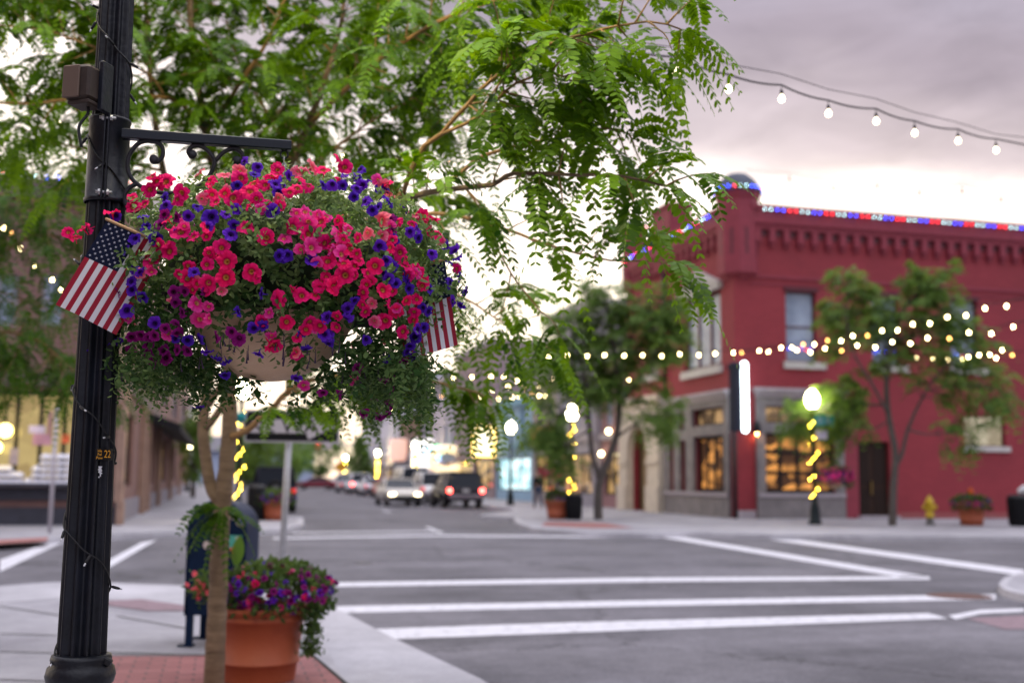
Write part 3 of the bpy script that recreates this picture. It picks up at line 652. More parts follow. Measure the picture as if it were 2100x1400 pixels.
# blade sign and wall bracket light on the corner
zt, zb = FR.hit(1508, 745)[1], FR.hit(1508, 888)[1]
SG = empty('blade_sign', (RX-.55, RY-.2, zb), 'tall dark blade sign with a glowing white rounded face on the red corner', 'sign')
cxs, cys = RX-.16, RY-.62; dirw = unit(V(.30, -1, 0)); acr = V(-dirw[1], dirw[0], 0)
b_ = MB(); b_.box(V(cxs, cys, (zt+zb)/2)-acr*.16, (.36, .34, (zt-zb)*.97), ax=(acr, dirw, V(0, 0, 1)), bev=.05); b_.box(V(cxs, cys, zt-.22)-acr*.16, (.42, .40, .12), ax=(acr, dirw, V(0, 0, 1))); b_.build('sign_box', mat('navy_sign', (.02, .024, .045), .5), SG)
ed = []
hw = .14
for i in range(21):
    a = math.pi*i/20; ed.append(V(cxs, cys, zt-hw)+acr*(.12+hw*math.cos(a))+V(0, 0, hw*math.sin(a)))
for i in range(21):
    a = math.pi+math.pi*i/20; ed.append(V(cxs, cys, zb+hw)+acr*(.12+hw*math.cos(a))+V(0, 0, hw*math.sin(a)))
b_ = MB(); b_.plate([p+dirw*.20 for p in ed], dirw, .06); b_.build('light_face', glow('neon_white', (.80, .95, 1.0), 7), SG)
b_ = MB()
for zz in (zb+.5, zt-.6): b_.box((RX+.12, RY-.22, zz), (.05, .6, .05))
b_.build('bracket', m_darkmetal, SG)
LT = empty('wall_lantern', tuple(FR.p(FR.hit(1547, 880)[0], FR.hit(1547, 880)[1], .1)), 'small black wall lantern shining down on the red brick pier', 'lamp')
u_, v_ = FR.hit(1547, 880); b_ = MB(); b_.lathe([(.05, .28), (.13, .22), (.13, -.16), (.09, -.16), (.09, -.10)], FR.p(u_, v_, .2), 14); b_.box(FR.p(u_, v_+.12, .05), (.06, .1, .1)); b_.build('shade', m_darkmetal, LT)
b_ = MB(); b_.ball(FR.p(u_, v_-.13, .2), .06); b_.build('bulb', glow('lantern_bulb', (1, .45, .15), 90), LT)

# ---- other buildings of the far right side: simple but real shop rows
def shop(name, X, y0, y1, h, wallm, label, nwin, floors=2, roofm=None, shopm=None, awn=None, side_w=16, trim=None, out=-1, winm=None, shop_h=3.4, group=None):
    """terrace house on the street: facade at x=X facing the street (out=-1 faces -X)"""
    e = empty(name, (X, y0, KH), label, 'building', group)
    Fc = Facade((X, y0, 0), (0, 1, 0), (out, 0, 0)); L = y1-y0
    holes = []; ups = []; downs = []
    for fl in range(1, floors):
        for i in range(nwin):
            u = L*(i+.5)/nwin; q = (u-.55, shop_h+.7+(fl-1)*3.3, u+.55, shop_h+2.5+(fl-1)*3.3)
            if q[3] < h-.4: holes.append(q); ups.append(q)
    k = max(1, int(L/4.5))
    for i in range(k):
        a, b = L*i/k+.45, L*(i+1)/k-.45; q = (a, KH+.6, b, shop_h-.6); holes.append(q); downs.append(q)
    m = MB(); Fc.wall(m, 0, 0, L, h, holes, .2); xb = X-out*side_w
    m.quad((X, y0, 0), (xb, y0, 0), (xb, y0, h), (X, y0, h)); m.quad((X, y1, 0), (xb, y1, 0), (xb, y1, h), (X, y1, h)); m.quad((xb, y0, 0), (xb, y1, 0), (xb, y1, h), (xb, y0, h))
    m.build('wall', wallm, e)
    r_ = MB(); r_.box(((X+xb)/2, (y0+y1)/2, h-.15), (side_w-.1, L-.1, .2)); r_.build('roof', MATS['roof_felt'], e)
    c = MB(); Fc.slab(c, (0, h-.35, L, h+.1), .003, .25); c.build('cornice', trim or m_stonecap, e); c = MB(); Fc.slab(c, (0, shop_h, L, shop_h+.3), .003, .15); c.build('shop_fascia', trim or m_stonecap, e)
    for q in ups: Fc.window(e, q, trim or m_stonecap, winm or m_glass_skytint, 1, 2, .08, .05, .2)
    for q in downs: Fc.window(e, q, m_bframe, shopm or m_lit2, 3, 1, .08, .06, .2, name='shop_window')
    if awn:
        a = MB(); P = [Fc.p(.3, shop_h-.1, .01), Fc.p(L-.3, shop_h-.1, .01), Fc.p(L-.3, shop_h-.8, 1.2), Fc.p(.3, shop_h-.8, 1.2)]
        a.add(P+[p-V(0, 0, .05) for p in P]+[P[2]-V(0, 0, .3), P[3]-V(0, 0, .3)], [[0, 1, 2, 3], [7, 6, 5, 4], [0, 3, 7, 4], [1, 5, 6, 2], [3, 2, 8, 9]]); a.build('awning', awn, e)
    return e
YL = RY+lw
shop('pink_shop', RX+.3, YL+.05, YL+4.4, 7.6, mat('pink_render', (.30, .16, .17), .8, var=.1, vscale=2), 'low dusty pink shop front beside the cream archway', 2, 2, trim=m_stonecap, shopm=lit_mat('lit_amber', (1, .6, .2), (.1, .06, .03), .7, 1.6, .5, seed=5))
shop('grey_shop_block', RX, YL+4.5, YL+11.0, 10.6, mat('grey_render', (.30, .28, .33), .85, var=.12, vscale=1.5), 'tall pale grey block rising behind the middle street tree', 3, 3)
shop('tan_shop', RX, YL+11.1, YL+16.0, 7.2, mat('tan_render', (.40, .34, .32), .85, var=.1, vscale=2), 'tan shop front with an orange sign band', 2, 2, shopm=MATS['lit_amber'])
bb = MB(); Ft = Facade((RX, YL+11.1, 0), (0, 1, 0), (-1, 0, 0)); Ft.slab(bb, (.3, 3.5, 4.5, 4.4), .16, .28); sgn = bb.build('sign_band', mat('orange_band', (.55, .2, .04), .5, emit=(1, .38, .05), estr=.55)); tag(sgn, 'orange lit sign band above the tan shop front', 'sign')
shop('blue_shop', RX, YL+16.1, YL+25, 6.4, mat('pale_blue_render', (.30, .46, .60), .8, var=.08, vscale=2), 'low pale blue shop front with a bright cold lit window', 2, 2, shopm=lit_mat('lit_cold', (.75, .98, 1.0), (.25, .5, .55), 1.5, 1.4, .5, seed=2), trim=mat('blue_trim', (.16, .36, .48), .6))
shop('mauve_shop_block', RX-.15, YL+25.1, YL+38, 11.0, mat('mauve_render', (.33, .25, .27), .85, var=.1, vscale=1.5), 'tall mauve brick block standing beyond the pale blue shop', 4, 3, shopm=MATS['lit_amber'])
shop('lilac_shop_block', RX, YL+38.1, YL+54, 9.8, mat('lilac_render', (.40, .37, .46), .85, var=.08, vscale=1.5), 'pale lilac block in the middle of the distant shop row', 5, 3, shopm=m_lit)
shop('brown_shop', RX-.2, YL+54.1, YL+66, 7.5, mat('brown_render', (.24, .15, .12), .85, var=.12, vscale=1.5), 'low brown shop front among the distant lit signs', 3, 2, shopm=MATS['lit_amber'], awn=mat('dark_awning', (.05, .05, .07), .8))
shop('white_shop_block', RX, YL+66.1, YL+100, 12.5, mat('white_render', (.58, .57, .66), .85, var=.06, vscale=1), 'long white block at the far end of the right shop row', 8, 3)
# lit shop signs hung over the right pavement
def blade(px, py, w_, h_, col, s, label, X=RX-.9, shape='box'):
    p = PX(px, py, X); e = empty('shop_sign', tuple(p), label, 'sign'); b = MB(); nrm = V(0, -1, 0)
    if shape == 'ring':
        b.tube([p+V(math.cos(a)*w_/2, 0, math.sin(a)*h_/2) for a in np.linspace(0, 2*math.pi, 25)], .32, 8, cap=False)
    else: b.box(p, (w_, .25, h_), bev=.08)
    b.build('lit_face', glow('glow_'+label.split()[0]+str(int(px)), col, s), e)
    k = MB(); k.box(p+V(w_/2+.35, .02, h_*.2), (.75, .05, .05)); k.box(p+V(w_/2+.35, .02, -h_*.2), (.75, .05, .05)); k.build('bracket', m_darkmetal, e); return e
blade(991, 904, 1.3, 1.9, (1, .84, .50), 1.9, 'bright yellow edged shop sign hung nearest above the dark suv')
blade(866, 930, 1.9, 2.6, (1, .96, .90), 1.5, 'tall white glowing shop sign beyond the parked cars')
blade(886, 930, 1.4, 1.3, (.30, .60, 1), 1.8, 'blue white glowing shop sign beside the tall white one')
blade(897, 922, .8, .8, (.1, 1, .3), 2.5, 'small green glowing shop sign beside the blue white one')
blade(917, 942, 2.6, 1.7, (1, .75, .35), 1.2, 'oval ring sign glowing amber above the white cars', shape='ring')
blade(820, 922, 2.0, 2.2, (1, .45, .25), .7, 'faint orange square sign on the distant brown shop')

# ---- left block: dark brick shop on the corner
BX, BY = -2.75, 33.0
BL = empty('brick_shop_building', (BX, BY, KH), 'brown brick corner shop with a wide lit display window behind the lamp post', 'building')
m_brn = brick_mat('brown_brick', (.21, .092, .075), (.27, .128, .105), (.15, .11, .10), .22, .075, dirt=.25)
m_pier = mat('sandstone_pier', (.30, .19, .14), .8, var=.2, vscale=3)
m_dgrey = mat('dark_base', (.045, .045, .06), .7, var=.2, vscale=4)
m_lbase = mat('lilac_base', (.22, .20, .23), .8, var=.15, vscale=4)
FA = Facade((BX-15, BY, 0), (1, 0, 0), (0, -1, 0)); FB = Facade((BX, BY, 0), (0, 1, 0), (1, 0, 0))
topL = FA.hit(60, 378)[1]
DW = FA.rect(-120, 800, 186, 998); DW = (DW[0], DW[1], 14.2, DW[3])
up_ = [FA.rect(a, 560, a+46, 668) for a in (-110, -10, 84, 176)]
m = MB(); FA.wall(m, 0, 0, 15, topL, [DW]+up_, .25)
bays = [(250, 272), (302, 316), (328, 341), (349, 361), (368, 378)]
hb = []
for a, b in bays:
    q = FB.rect(a, 862, b, 990); hb.append((q[0], 1.15, q[2], 3.4))
ub = [(q[0]+.2, 5.0, q[2]-.2, 7.2) for q in hb]
Lb = FB.hit(384, 900)[0]
FB.wall(m, 0, 0, Lb, topL, hb+ub, .25)
m.quad((BX-15, BY+Lb, 0), (BX, BY+Lb, 0), (BX, BY+Lb, topL), (BX-15, BY+Lb, topL)); m.quad((BX-15, BY, 0), (BX-15, BY+Lb, 0), (BX-15, BY+Lb, topL), (BX-15, BY, topL))
m.build('wall', m_brn, BL)
r_ = MB(); r_.box((BX-7.5, BY+Lb/2, topL-.3), (14.8, Lb-.2, .2)); r_.build('roof', MATS['roof_felt'], BL)
r_ = MB(); r_.box((BX-7.5, BY+Lb/2, 4.2), (13.0, Lb-2.2, 7)); r_.build('interior_core', MATS['dark_interior'], BL)
c = MB(); FA.slab(c, (0, topL-.4, 15, topL+.12), .003, .3); FB.slab(c, (.31, topL-.4, Lb, topL+.12), .003, .3); v_ = FA.hit(60, 792)[1]; FA.slab(c, (0, v_, 15, v_+.35), .003, .2); FB.slab(c, (.21, 4.0, Lb, 4.3), .003, .12); c.build('cornice', mat('brown_trim', (.13, .09, .085), .7), BL)
FA.window(BL, DW, m_bframe, lit_mat('lit_display', (.80, .60, .25), (.42, .28, .12), .62, .9, .45, .3, seed=1), 6, 1, .12, .10, name='display_window')
for q in up_: FA.window(BL, q, m_stonecap, m_glass_skytint, 1, 2, .08, .06)
for q in hb: FB.window(BL, q, m_bframe, m_lit2, 2, 1, .1, .08, name='shop_window')
for q in ub: FB.window(BL, q, m_stonecap, m_glass_dark, 2, 2, .08, .06)
b_ = MB(); v1 = FA.hit(60, 1040)[1]; FA.slab(b_, (0, KH, 15.003, v1), .003, .06); FA.slab(b_, (0, DW[1]-.35, 15.002, DW[1]-.02), .003, .12); b_.build('dark_plinth', m_dgrey, BL)
b_ = MB(); FB.slab(b_, (.02, KH, Lb, .75), .003, .09); b_.build('pale_plinth', m_lbase, BL)
for px in (238, 285, 296, 320, 345, 364, 381):
    b_ = MB(); u = FB.hit(px, 950)[0]; FB.slab(b_, (u-.35, .76, u+.35, 3.95), .003, .22); FB.slab(b_, (u-.35, KH, u+.35, .759), .092, .26); b_.build('pier', m_pier, BL)
a0, a1 = FB.hit(298, 876)[0], FB.hit(352, 876)[0]
b_ = MB(); P = [FB.p(a0, 3.9, .02), FB.p(a1, 3.9, .02), FB.p(a1, 3.45, 1.3), FB.p(a0, 3.45, 1.3)]; b_.add(P+[p-V(0, 0, .28) for p in P], [[0, 1, 2, 3], [7, 6, 5, 4], [0, 3, 7, 4], [1, 5, 6, 2], [3, 2, 6, 7]]); b_.build('awning', mat('charcoal_awning', (.02, .02, .024), .8), BL)
# things in the display window
wy = BY-.02
cupm = mat('white_china', (.75, .74, .80), .35)
cb = MB(); cb.lathe([(.04, 0), (.10, .02), (.17, .11), (.19, .17), (.175, .17), (.15, .10), (.02, .03)], (0, 0, 0), 18)
cup0 = cb.build('china_bowl', cupm); first = True
tag(cup0, 'white china bowl stacked upside down in the lit corner shop window', 'bowl', 'white bowls stacked in the shop window')
sl = MB(); FA.slab(sl, (DW[0]+.1, DW[1]+.02, DW[2]-.1, DW[1]+.1), .13, .52); sl.build('display_shelf', m_dgrey, BL)
zc = DW[1]+.1
for row in range(5):
    for x_ in np.arange(58+row*8, 142+row*2, 15.5):
        p = PY(x_+(7.5 if row % 2 else 0), 985, BY-.33); o = cup0 if first else cup0.copy()
        if not first: COL.objects.link(o)
        first = False; o.location = (p[0], BY-.33, zc+.15+row*.165); o.rotation_euler = (math.pi, 0, row*.7); o.scale = (.82, .82, .88)
for x_ in (2, 14, 26, 38):
    for row in range(3 if x_ < 20 else 2):
        p = PY(x_, 985, BY-.33); o = cup0.copy(); COL.objects.link(o); o.location = (p[0], BY-.33, zc+.15+row*.165); o.rotation_euler = (math.pi, 0, row*.5); o.scale = (.82, .82, .88)
# poster shapes in the window (flat prints, no lettering that could be read)
def poster(px0, py0, px1, py1, c, label):
    a, b, c_, d = FA.rect(px0, py0, px1, py1); m_ = MB(); FA.slab(m_, (a, b, c_, d), -.11, -.09); o = m_.build('window_poster', mat('poster_'+label.split()[0], c, .6, var=.3, vscale=5)); tag(o, label, 'poster'); return o
poster(58, 872, 92, 888, (.62, .55, .75), 'lilac wide print in the lit shop window'); poster(66, 889, 104, 912, (.5, .26, .36), 'pink print under the lilac one in the shop window'); poster(126, 890, 142, 908, (.70, .12, .04), 'red orange print in the shop window beside the lamp post')
poster(18, 918, 36, 952, (.30, .26, .36), 'grey violet print low in the shop window')
gl = FA.hit(13, 903); b_ = MB(); b_.ball(FA.p(gl[0]+.05, gl[1]+.25, .55), .19); b_.ball(FA.p(gl[0]-.15, gl[1]-.2, .55), .16)
PL_ = empty('pendant_lamp', tuple(FA.p(*gl, .5)), 'twin globe lamp glowing yellow in front of the display window', 'lamp'); b_.build('globe', glow('globe_yellow', (1, .72, .15), 9), PL_)
b_ = MB(); b_.tube([FA.p(gl[0]+.05, gl[1]+.4, .55), FA.p(gl[0]+.05, gl[1]+.9, .4), FA.p(gl[0]+.05, gl[1]+1.0, .0)], .02); b_.tube([FA.p(gl[0]-.15, gl[1]-.1, .55), FA.p(gl[0]-.05, gl[1]+.1, .5), FA.p(gl[0]+.05, gl[1]+.9, .35)], .015); b_.build('arm', m_darkmetal, PL_)
# paler shop beyond the brick one
def lshop(*a, **k): return shop(*a, **k)
lshop('pale_shop_block', BX-.1, BY+Lb+.1, BY+Lb+30, 8.5, mat('pale_render', (.50, .48, .52), .85, var=.08, vscale=1.5), 'pale grey shop block beyond the brown brick corner shop', 6, 2, out=1, shopm=m_lit2)
lshop('far_left_block', BX, BY+Lb+30.2, BY+Lb+62, 7.0, mat('blueish_render', (.42, .45, .55), .85, var=.08, vscale=1), 'low blue grey block at the far end of the left pavement', 6, 2, out=1)
# house closing the street
e = empty('pale_house', (5, 232, 0), 'pale blue grey house closing the view at the end of the street', 'house')
h_ = MB(); h_.box((6, 240, 3.2), (26, 14, 6.4)); h_.build('wall', mat('house_blue', (.36, .42, .56), .8, var=.06, vscale=.5), e)
h_ = MB(); A = [(-8, 232, 6.41), (20, 232, 6.41), (20, 248, 6.41), (-8, 248, 6.41), (-8, 240, 9.6), (20, 240, 9.6)]; h_.add(A, [[0, 1, 5, 4], [3, 4, 5, 2], [0, 4, 3], [1, 2, 5], [0, 3, 2, 1]]); h_.build('roof', mat('grey_shingle', (.16, .15, .17), .9, var=.2, vscale=2), e)
Fh = Facade((-7, 232.97, 0), (1, 0, 0), (0, -1, 0))
for u in (3, 8, 13, 18, 23):
    f = MB(); Fh.slab(f, (u-.7, 2.2, u+.7, 4.4), .003, .08); fo = f.build('window', m_white, e); f = MB(); Fh.slab(f, (u-.55, 2.35, u+.55, 4.25), .082, .10); f.build('pane', m_glass_dark, fo)

# unseen blocks added behind the photographer to darken reflections and low sky light
shop('unseen_brick_block', -7.5, -40, 5.5, 9.5, m_brn, 'brown brick block on the near pavement behind the photographer', 8, 2, out=1)
shop('unseen_render_block', 19.0, -42, 3.5, 10.5, MATS['tan_render'], 'tan block across the street from the photographer', 8, 3)
shop('unseen_end_block', 30, -75, -50, 9, MATS['brown_render'], 'brown block closing the street behind the photographer', 4, 2, side_w=60)

def wall_light(px, py, label):
    p = PX(px, py, RX+.3-.22); e = empty('wall_light', tuple(p), label, 'lamp'); b = MB(); b.ball(p, .12, 12, 7); b.build('globe', glow('wall_globe', (1, .82, .45), 14), e)
    b = MB(); b.tube([p+V(0, 0, .10), p+V(.05, 0, .2), p+V(.22, 0, .2)], .02, 6); b.build('bracket', m_darkmetal, e)
wall_light(1248, 884, 'upper small round wall light on the pink shop behind the forked tree'); wall_light(1233, 930, 'lower small round wall light on the pink shop behind the forked tree')
# yellow tube round the nearest shop sign
p = PX(991, 904, RX-.9); b_ = MB(); b_.tube([p+V(sx*.72, -.16, sz*1.0) for sx, sz in ((-1, -1), (1, -1), (1, 1), (-1, 1), (-1, -1))], .09, 8)
e_ = [o for o in COL.objects if o.get('label', '').startswith('bright yellow edged')][0]; b_.build('neon_edge', glow('neon_yellow', (1, .62, .08), 4), e_)
# ------------------------------------------------------------------ foreground lamp post
H2 = V(cy, -sy, 0); F2 = V(sy, cy, 0); ZZ = V(0, 0, 1)
pa = D(205, 640, 3.27); PXY = V(pa[0], pa[1], 0)
def zat(py, px=205, dep=3.27): return float(D(px, py, dep)[2])
LP = empty('street_lamp', (PXY[0], PXY[1], KH), 'black fluted lamp post with scroll bracket in the foreground left of the flower basket', 'lamp post')
zb_, z9, zt_ = zat(1335), zat(900), zat(100)
m = MB()
def prad(z): return float(np.interp(z, [KH, zb_, z9, zt_, 3.7], [.070, .0675, .0605, .0515, .046]))
prof = [(prad(z), z) for z in np.linspace(zb_-.03, 3.70, 14)]
m.lathe(prof, PXY, 96, flute=10, fdep=.30, cap=False); m.build('pole', m_black, LP)
m = MB(); zr = zb_
m.lathe([(.069, zr+.012), (.080, zr+.010), (.083, zr-.002), (.079, zr-.014), (.090, zr-.024), (.095, zr-.045), (.090, zr-.066), (.078, zr-.078), (.074, zr-.088), (.088, zr-.10), (.108, zr-.14), (.112, zr-.20), (.104, zr-.30), (.12, zr-.40), (.155, KH+.18), (.175, KH+.12), (.19, KH+.10), (.19, KH)], PXY, 40)
for i in range(8):
    a = 2*math.pi*i/8+.2; c = PXY+V(math.cos(a)*.105, math.sin(a)*.105, zr-.15)
    m.tube([c+ZZ*.05, c+V(math.cos(a), math.sin(a), 0)*.016, c-ZZ*.06+V(math.cos(a), math.sin(a), 0)*.004, c-ZZ*.12], [.012, .024, .018, .006], 8)
m.build('base', m_black, LP)
# clamp collar with seam flange and bolts
zc0, zc1 = zat(412), zat(231)
m = MB(); m.lathe([(.0605, zc0+.0), (.063, zc0+.002), (.063, zc0+.012), (.0595, zc0+.014), (.0585, zc1-.01), (.0605, zc1-.008), (.0605, zc1), (.054, zc1+.001)], PXY, 40, cap=False)
toc = unit(V(-PXY[0], -PXY[1], 0)); fa = math.atan2(toc[1], toc[0])+math.asin(-.12); fd = V(math.cos(fa), math.sin(fa), 0); fs = V(-fd[1], fd[0], 0)
for s_ in (-1, 1): m.box(PXY+fd*.066+fs*s_*.005+ZZ*(zc0+zc1)/2, (.02, .004, (zc1-zc0)*.97), ax=(fd, fs, ZZ))
clamp = m.build('clamp', m_black, LP)
for zz in (zat(241), zat(398)):
    m = MB(); m.tube([PXY+fd*.069+fs*.024+ZZ*zz, PXY+fd*.069-fs*.022+ZZ*zz], .0045, 8)
    for k in (-.012, .012): m.tube([PXY+fd*.069+fs*(k-.003)+ZZ*zz, PXY+fd*.069+fs*(k+.003)+ZZ*zz], .009, 6, smooth=False)
    m.build('bolt', m_steel, clamp)
# arm and scrolls
def armpt(px, py): return D(px, py, 3.27+(px-205)/393*.12)
ad = unit((armpt(598, 300)-armpt(258, 275))*V(1, 1, 0)); an = V(-ad[1], ad[0], 0)
a0, a1 = armpt(250, 275), armpt(598, 301); az = float(a0[2])
m = MB(); m.box((a0+a1)/2*V(1, 1, 0)+ZZ*az, (np.linalg.norm((a1-a0)[:2]), .030, .030), ax=(ad, an, ZZ), bev=.003); arm = m.build('arm', mat('gloss_black', (.02, .024, .032), .22), LP)
def sp(pts): return [armpt(x/2.979, y/2.979) for x, y in pts]
def bar(pts, w=.0062, d=.0085, ends=()):
    """flat scroll bar swept in the bracket plane"""
    c = spline(sp(pts), .004); P = []; n = 8
    for i in range(len(c)):
        T = unit(c[min(i+1, len(c)-1)]-c[max(i-1, 0)]); s_ = unit(np.cross(an, T))
        for j in range(n):
            a = 2*math.pi*j/n; ca, sa = math.cos(a), math.sin(a); q = lambda v: math.copysign(abs(v)**.55, v)
            P.append(c[i]+s_*w*q(ca)+an*d*q(sa))
    k = len(c); mm = MB(); mm.add(P, [[i*n+j, i*n+(j+1) % n, (i+1)*n+(j+1) % n, (i+1)*n+j] for i in range(k-1) for j in range(n)]+[list(range(n))[::-1], list(range((k-1)*n, k*n))], 0, True)
    for e in ends: mm.lathe([(.001, -.0105), (.0125, -.009), (.0135, 0), (.0125, .009), (.001, .0105)], (0, 0, 0), 16)
    if ends:
        tot = len(mm.v)-80*len(ends)
        for ei, e in enumerate(ends):
            cpt = armpt(e[0]/2.979, e[1]/2.979)
            for q_ in range(80):
                x, y, z = mm.v[tot+ei*80+q_]; mm.v[tot+ei*80+q_] = tuple(cpt+ad*x+ZZ*y+an*z)
    return mm.build('scroll', m_iron, LP)
bar([(925, 975), (960, 990), (995, 950), (985, 890), (925, 862), (850, 875), (795, 940), (780, 1010), (795, 1075), (840, 1125), (920, 1165), (1050, 1180), (1180, 1160), (1270, 1085), (1310, 1000), (1290, 945), (1240, 900), (1185, 892), (1150, 925), (1170, 962)], ends=[(940, 975), (1175, 945)])
bar([(1318, 985), (1345, 950), (1390, 918), (1440, 912), (1480, 940), (1482, 985), (1450, 1000)], ends=[(1447, 982)])
bar([(830, 1125), (795, 1145), (765, 1185), (765, 1240), (790, 1285), (830, 1290), (860, 1260)], ends=[(855, 1240)])
m = MB()
for q in ((925, 855), (1215, 878), (1450, 905)): m.box(armpt(q[0]/2.979, q[1]/2.979), (.012, .012, .02), ax=(ad, an, ZZ))
m.build('weld', m_iron, arm)
# junction box on the post
bc = D(176, 176, 3.245); m = MB(); bx = unit(H2*.93+F2*-.25); by = V(-bx[1], bx[0], 0)
m.box(bc-bx*.004, (.085, .078, .108), ax=(bx, by, ZZ), bev=.012); m.box(bc-ZZ*.058+bx*.002, (.072, .07, .014), ax=(bx, by, ZZ), bev=.004); jb = m.build('junction_box', mat('brown_box', (.045, .033, .028), .55, var=.2, vscale=20), LP)
m = MB(); m.box(bc-bx*.018-by*.042, (.054, .008, .098), ax=(bx, by, ZZ), bev=.005); m.build('cover', mat('brown_cover', (.11, .07, .05), .6), jb)
m = MB(); m.box(bc+bx*.045+by*.03, (.016, .05, .15), ax=(bx, by, ZZ), bev=.004); m.build('mounting_plate', m_black, jb)
m = MB(); m.tube(spline([bc-ZZ*.06+bx*.01, bc-ZZ*.085+bx*.012, bc-ZZ*.13+bx*.0-by*.02, bc-ZZ*.19+bx*.012-by*.02], .01), .0045, 8); m.build('cord', m_darkmetal, jb)
# sticker and paint scar follow the round of the post
def onpole(px, py, off=0.0):
    d = ray(px, py); o = CAM[:2]-PXY[:2]; a = d[0]**2+d[1]**2; b = 2*(o[0]*d[0]+o[1]*d[1]); r_ = prad(float(D(px, py, 3.2)[2]))+off; c = o@o-r_*r_
    disc_ = max(0, b*b-4*a*c); t = (-b-math.sqrt(disc_))/(2*a); p = CAM+d*t; return p, math.atan2(p[1]-PXY[1], p[0]-PXY[0])
pm, am_ = onpole(207, 931); rp = prad(pm[2])+.0012
def wrap(u, v, off): a = am_+u/rp; return PXY+V(math.cos(a)*(rp+off), math.sin(a)*(rp+off), pm[2]+v)
m = MB(); us = np.linspace(-.016, .044, 14)
P = [wrap(u, v, 0) for u in us for v in (-.0165, .0165)]; m.add(P, [[2*i, 2*i+2, 2*i+3, 2*i+1] for i in range(13)], 0, True)
stk = m.build('number_label', mat('sticker_black', (.012, .01, .01), .5), LP)
m = MB()
for txt, u, v, s_ in (('Ida', -.0045, .0095, .0105), ('Fal', -.0045, -.0005, .0105), ('Pow', -.0045, -.0105, .0105), ('22', .020, 0, .030)):
    vv, ff = text_mesh(txt, s_); sx = 1.0 if txt != '22' else .8
    m.add([wrap(u+x*sx, v+y, .0008) for x, y in vv], ff)
m.build('lettering', mat('orange_ink', (.85, .38, .02), .6), stk)
pm2, am2 = onpole(206, 964); m = MB()
for k in range(9):
    px_ = 206+rng.normal(0, 2.2); py_ = 957+k*2.6; q, a_ = onpole(px_, py_, .0015); t_ = V(-math.sin(a_), math.cos(a_), 0); w_ = .005*(1 if k < 6 else .4)*rng.uniform(.7, 1.2)
    m.add([q-t_*w_-ZZ*.0022, q+t_*w_*.8-ZZ*.0018, q+t_*w_*.9+ZZ*.0018, q-t_*w_+ZZ*.002], [[0, 1, 2, 3]])
m.build('paint_scrape', mat('scraped_white', (.6, .6, .62), .7), LP)
# lamp head above the frame
m = MB(); m.lathe([(.05, 3.70), (.10, 3.73), (.12, 3.80), (.10, 3.84)], PXY, 24); m.build('globe_holder', m_black, LP)
m = MB(); m.lathe([(.10, 3.841), (.17, 3.92), (.205, 4.05), (.19, 4.17), (.12, 4.30), (.05, 4.38)], PXY, 24); m.build('globe', glow('lamp_globe', (1.0, .86, .50), 130), LP)
m = MB(); m.lathe([(.055, 4.381), (.045, 4.41), (.015, 4.44), (.012, 4.50), (.001, 4.52)], PXY, 16); m.build('finial', m_black, LP)

# mini lights wound round the post
ML = empty('string_light', (PXY[0], PXY[1], zat(700)), 'unlit black mini light cord wound round the foreground lamp post', 'string light')
pitch = .372; aphase = am_; zph = float(onpole(238, 905)[0][2])
m = MB(); zs = np.linspace(zat(1345)+.02, 3.6, 640); P = []
a_edge = onpole(229, 905)[1]
for z in zs:
    a = a_edge-2*math.pi*(z-zph)/pitch; jit = .006*math.sin(z*31)+.004*math.sin(z*77)
    extra = .0075 if zc0-.01 < z < zc1+.01 else 0.003
    rr = prad(z)+extra; P.append(PXY+V(math.cos(a)*rr, math.sin(a)*rr, z+jit))
m.tube(P, .0027, 6); m.build('cord', m_darkmetal, ML)
lastz = -9
m_clear = mat('clear_bulb', (.6, .6, .62), .15)
k = 0
for i, z in enumerate(zs):
    if z-lastz < .055: continue
    lastz = z+rng.uniform(0, .03); p = P[i]; a = math.atan2(p[1]-PXY[1], p[0]-PXY[0]); o = V(math.cos(a), math.sin(a), 0); t_ = V(-o[1], o[0], 0)
    d_ = unit(t_*rng.uniform(-1, 1)+o*.35+ZZ*rng.uniform(-.9, .6)); q = p+o*.004
    s_ = MB(); s_.tube([q, q+d_*.006, q+d_*.022, q+d_*.027], [.0035, .0045, .0042, .003], 7); so = s_.build('bulb_socket', m_darkmetal, ML)
    s_ = MB(); s_.tube([q+d_*.027, q+d_*.034, q+d_*.037], [.0026, .0026, .0012], 6); s_.build('bulb', m_clear, so); k += 1
s_ = MB(); q = onpole(217, 1354, .012)[0]; s_.box(q, (.034, .018, .022), ax=(unit(H2+ZZ*-.5), F2, unit(ZZ+H2*.5)), bev=.004); s_.build('plug', m_darkmetal, ML)

# ------------------------------------------------------------------ hanging basket
BD = 3.37; BC = D(578, 595, BD); EA, EB, EC = .50, .44, .355
BK = empty('hanging_flower_basket', tuple(D(558, 611, BD)), 'large hanging basket overflowing with red, pink and violet petunias on the foreground bracket', 'flower basket')
m = MB(); bo = D(558, 611, BD); rb_ = .252
prof = [(rb_*math.sin(t), -rb_*math.cos(t)) for t in np.linspace(.001, math.pi/2, 22)]+[(rb_+.012, .004), (rb_+.012, .03), (rb_-.02, .03)]
m.lathe(prof, bo, 56); m.build('bowl', mat('beige_bowl', (.50, .32, .20), .6, col2=(.58, .39, .255), vscale=5, bump=.12, bscale=120), BK)
def zlim(x, y):
    s_ = np.abs(x)/np.sqrt(x*x+y*y+1e-9); return np.where(x > 0, -.15-.24*smooth01(.55, .85, s_), -.15-.19*smooth01(.58, .86, s_))
